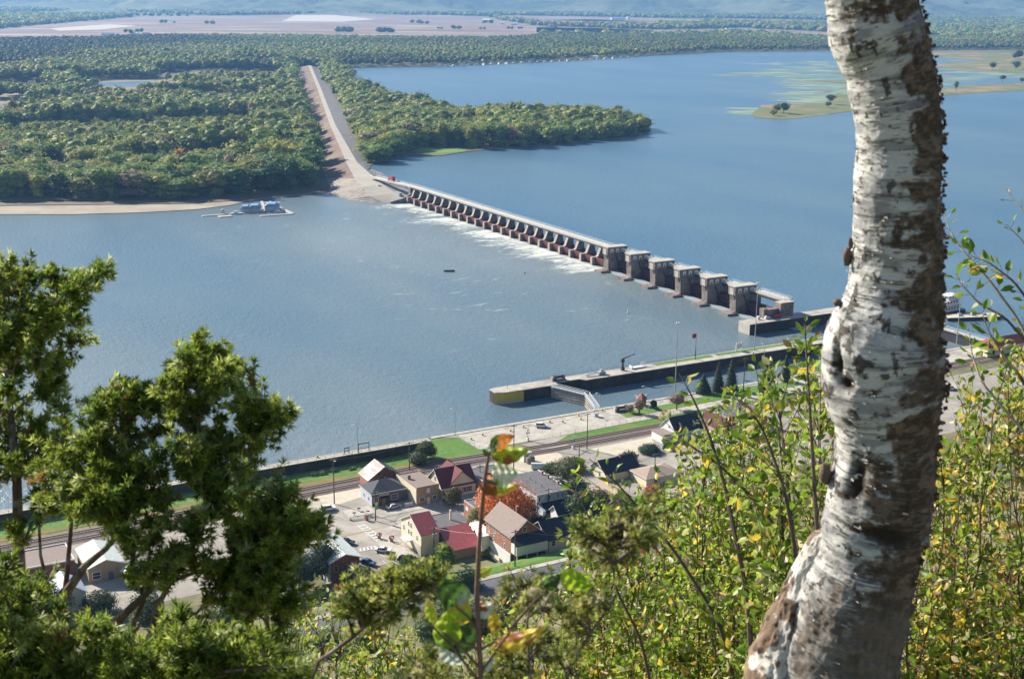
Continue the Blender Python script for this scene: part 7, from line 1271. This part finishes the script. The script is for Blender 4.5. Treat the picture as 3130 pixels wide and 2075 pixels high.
tipsL = [(331, 822), (300, 845), (262, 868), (36, 804), (20, 850), (96, 826), (110, 860), (160, 836), (190, 850), (225, 872), (273, 890), (60, 900), (10, 930), (130, 920), (180, 930), (230, 930), (241, 981), (200, 985), (263, 1029), (215, 1040), (160, 1010), (100, 1000), (40, 990), (0, 1010), (60, 1070), (120, 1080), (173, 1125), (140, 1150), (170, 1175), (20, 1090), (181, 1238), (165, 1215), (140, 1190), (193, 1294), (120, 1290), (60, 1260), (20, 1200), (90, 1350), (30, 1330), (150, 1370), (60, 1410), (110, 1440), (10, 1400), (10, 1260)]+fill([(-120, 800), (230, 900), (200, 1120), (-120, 1180)], 26)+fill([(-150, 1250), (190, 1260), (210, 1500), (200, 1600), (-150, 1650)], 26, HOL)
limbL = [[(70, 2300, 60), (95, 1980, 46), (140, 1900, 40), (210, 1800, 30), (265, 1740, 24), (320, 1670, 18), (390, 1590, 12), (440, 1540, 8)], [(86, 2000, 44), (70, 1800, 40), (62, 1650, 34), (60, 1450, 28), (40, 1300, 22), (20, 1180, 18), (52, 1110, 14), (100, 1040, 11), (170, 960, 8), (240, 890, 5)], [(190, 1960, 20), (200, 1760, 16), (214, 1600, 12), (228, 1460, 9), (240, 1380, 6)], [(-60, 1960, 24), (0, 1870, 20), (40, 1790, 16), (60, 1700, 12), (95, 1600, 8)], [(60, 1900, 16), (20, 1760, 12), (-20, 1640, 9)], [(160, 1860, 14), (130, 1700, 10), (120, 1560, 8), (150, 1440, 6)], [(-40, 1500, 14), (0, 1242, 11), (20, 1166, 9), (30, 1060, 7), (20, 900, 5)], [(0, 1252, 8), (60, 1210, 6), (130, 1185, 4)]]
juniper(rootJ, limbL, tipsL, 3.0, 'tall juniper at the left picture edge with dark green sprays', side=22, tufts=9, sl=(.02, .06))
rootM = D(430, 2500, 2.8); rootM = np.array([rootM[0], rootM[1], gz(rootM)])
tipsM = [(603, 1057), (590, 1085), (560, 1100), (640, 1090), (679, 1093), (700, 1125), (759, 1130), (730, 1120), (518, 1130), (530, 1160), (715, 1186), (690, 1170), (763, 1226), (740, 1245), (828, 1234), (870, 1266), (850, 1285), (820, 1290), (382, 1182), (370, 1200), (321, 1194), (330, 1230), (400, 1210), (454, 1186), (470, 1210), (500, 1200), (281, 1234), (290, 1270), (193, 1383), (210, 1400), (240, 1330), (260, 1300), (790, 1330), (840, 1320), (770, 1380), (783, 1421), (740, 1430), (844, 1456), (830, 1490), (882, 1477), (870, 1510), (968, 1585), (973, 1641), (940, 1600), (930, 1650), (900, 1620), (920, 1560), (934, 1822), (900, 1840), (870, 1830), (860, 1560), (880, 1700), (840, 1700), (860, 1760)]
tipsM += fill([(260, 1260), (400, 1210), (530, 1150), (600, 1080), (700, 1130), (760, 1240), (760, 1420), (700, 1500), (250, 1500), (200, 1420)], 50, HOL)+fill([(120, 1330), (300, 1300), (420, 1420), (330, 1600), (120, 1560)], 18, HOL)+fill([(210, 1480), (700, 1480), (880, 1600), (900, 1740), (800, 1800), (360, 1800), (200, 1560)], 66, HOL)+fill([(600, 1800), (880, 1790), (850, 2000), (640, 1980)], 12, HOL)
limbM = [[(430, 2300, 40), (425, 2010, 34), (455, 1920, 28), (480, 1860, 24), (560, 1720, 20), (640, 1580, 16), (620, 1400, 12), (610, 1250, 8), (600, 1120, 5)], [(301, 2000, 36), (340, 1920, 32), (387, 1873, 26), (480, 1800, 18), (560, 1760, 12), (700, 1700, 8), (800, 1680, 6)], [(413, 2010, 18), (418, 1895, 16), (430, 1830, 13), (400, 1650, 10), (380, 1450, 8), (380, 1280, 5)], [(640, 1580, 12), (679, 1420, 10), (743, 1342, 8), (803, 1302, 6), (850, 1270, 4)], [(820, 2200, 22), (818, 2000, 17), (810, 1900, 14), (800, 1830, 11), (840, 1760, 8), (880, 1640, 6)], [(330, 2060, 14), (390, 1960, 11), (430, 1900, 9)], [(470, 2060, 12), (560, 1920, 9), (640, 1820, 7), (760, 1750, 5)]]
juniper(rootM, limbM, tipsM, 2.75, 'broad juniper crown in the left middle over the town', side=24, tufts=9, sl=(.02, .058))
rootB = D(250, 2700, 2.3); rootB = np.array([rootB[0], rootB[1], gz(rootB)])
tipsB = fill([(-80, 1700), (60, 1720), (230, 1850), (330, 1980), (180, 1960), (-80, 1900)], 26)+fill([(-80, 1930), (100, 1900), (250, 1960), (420, 1930), (560, 1880), (660, 1930), (760, 1970), (900, 2010), (1000, 2060), (1000, 2150), (-80, 2150)], 150)+[(560, 1880), (600, 1890), (540, 1900), (520, 1960), (780, 1950), (860, 1990)]
juniper(rootB, [[(250, 2500, 30), (300, 2200, 20), (420, 2100, 14), (600, 2050, 10), (800, 2050, 7)], [(280, 2300, 16), (120, 2150, 12), (0, 2100, 8)]], tipsB, 2.4, 'dense juniper foliage along the lower left picture edge', side=20, tufts=8, sl=(.02, .06), name='juniper_bush')
rootC = D(900, 2500, 1.9); rootC = np.array([rootC[0], rootC[1], gz(rootC)])
tipsC = [(1048, 1858), (1060, 1835), (1085, 1820), (1075, 1850), (1110, 1800), (1130, 1830), (1150, 1790), (1165, 1820), (1190, 1780), (1210, 1800), (1240, 1770), (1260, 1790), (1290, 1765), (1310, 1775), (1325, 1790), (1180, 1850), (1120, 1860), (1090, 1870), (1230, 1830), (1270, 1820), (1200, 1840), (1150, 1860)]
juniper(rootC, [[(900, 2250, 16), (990, 2030, 15), (1060, 1965, 14), (1120, 1910, 13), (1180, 1860, 10), (1260, 1815, 7), (1325, 1785, 4)]], tipsC, 1.95, 'pale juniper branch curving up to the right near the bottom', side=18, sl=(.02, .055), tufts=8, jit=.05, name='juniper_branch', gain=np.array([1.15, 1.0, 1.3]), tuft=.014)
rootR = D(1650, 2600, 1.8); rootR = np.array([rootR[0], rootR[1], gz(rootR)])
tipsR = fill([(1500, 1790), (1560, 1770), (1640, 1800), (1720, 1760), (1790, 1790), (1840, 1850), (1810, 1960), (1780, 2060), (1560, 2090), (1500, 2060), (1560, 1990), (1660, 1960), (1680, 1880), (1560, 1860)], 16)+fill([(1740, 1560), (1800, 1540), (1860, 1600), (1950, 1560), (1990, 1620), (1960, 1690), (1850, 1720), (1760, 1700)], 11)+fill([(1180, 2010), (1330, 1990), (1380, 2080), (1200, 2110)], 9)+[(1960, 1580), (1980, 1600), (1990, 1560)]
juniper(rootR, [[(1650, 2400, 18), (1700, 2150, 15), (1780, 1980, 11), (1860, 1830, 9), (1900, 1760, 8), (1880, 1690, 6), (1840, 1620, 4)], [(1650, 2300, 14), (1600, 2050, 10), (1620, 1900, 7), (1640, 1830, 4)], [(1600, 2250, 10), (1400, 2120, 7), (1280, 2080, 5)]], tipsR, 1.8, 'blurred pale juniper twigs low in the middle right', side=15, sl=(.02, .05), tufts=7, jit=.07, name='juniper_branch', gain=np.array([1.2, 1.0, 1.6]), tuft=.013)
nm = NM(); P_ = np.array([D(1957+R.normal(0, 16), 1655+R.normal(0, 14), 1.85) for _ in range(40)]); leaves(nm, P_-rootR, P_-rootR+R.standard_normal((40, 3))*.008, np.full(40, .006), np.tile(np.array([[.42, .12, .07]]), (40, 1))); o = nm.build('red_leaflets', M['leafN']); o.location = tuple(rootR); tag(o, 'small reddish dried leaves caught on the pale juniper twigs', 'leaves')
# low leafy growth along the bottom of the frame
for k, (u0, u1, n, lab) in enumerate(((980, 1350, 26, 'small leaved green shrub at the bottom left of the thin sapling'), (1330, 1720, 28, 'small leaved green shrub at the bottom right of the thin sapling'), (650, 1050, 18, 'small leaved shrub with yellow leaves by the lower road'))):
    pl = [(u0, 1900), ((u0+u1)/2, 1840), (u1, 1880), (u1, 2150), (u0, 2150)]
    shrub(rootbelow((u0+u1)/2, 6.5), tipsin(pl, n, 5.5, 8.5), lab, leaf=.04, ntw=26, nlf=7, group='low shrubs along the bottom', twig=.4)

# ================================================================== HAZE
hb = MB(); hb.box(-14000, 14000, -1200, 16000, -1.5, 640); hz = hb.build('haze', [bpy.data.materials.new('haze')], kind='stuff', label='thin blue haze filling the valley air', category=None) if False else hb.build('haze', bpy.data.materials.new('haze')); hz['kind'] = 'stuff'; hz['label'] = 'thin blue haze filling the valley air'; hz['category'] = 'haze'
hm_ = hz.data.materials[0]; hm_.use_nodes = True; hn = hm_.node_tree.nodes; hn.remove(hn['Principled BSDF']); pv = hn.new('ShaderNodeVolumePrincipled'); pv.inputs['Color'].default_value = (.24, .52, 1.0, 1); pv.inputs['Density'].default_value = 6.0e-5; pv.inputs['Anisotropy'].default_value = .2
hm_.node_tree.links.new(pv.outputs[0], hn['Material Output'].inputs['Volume'])
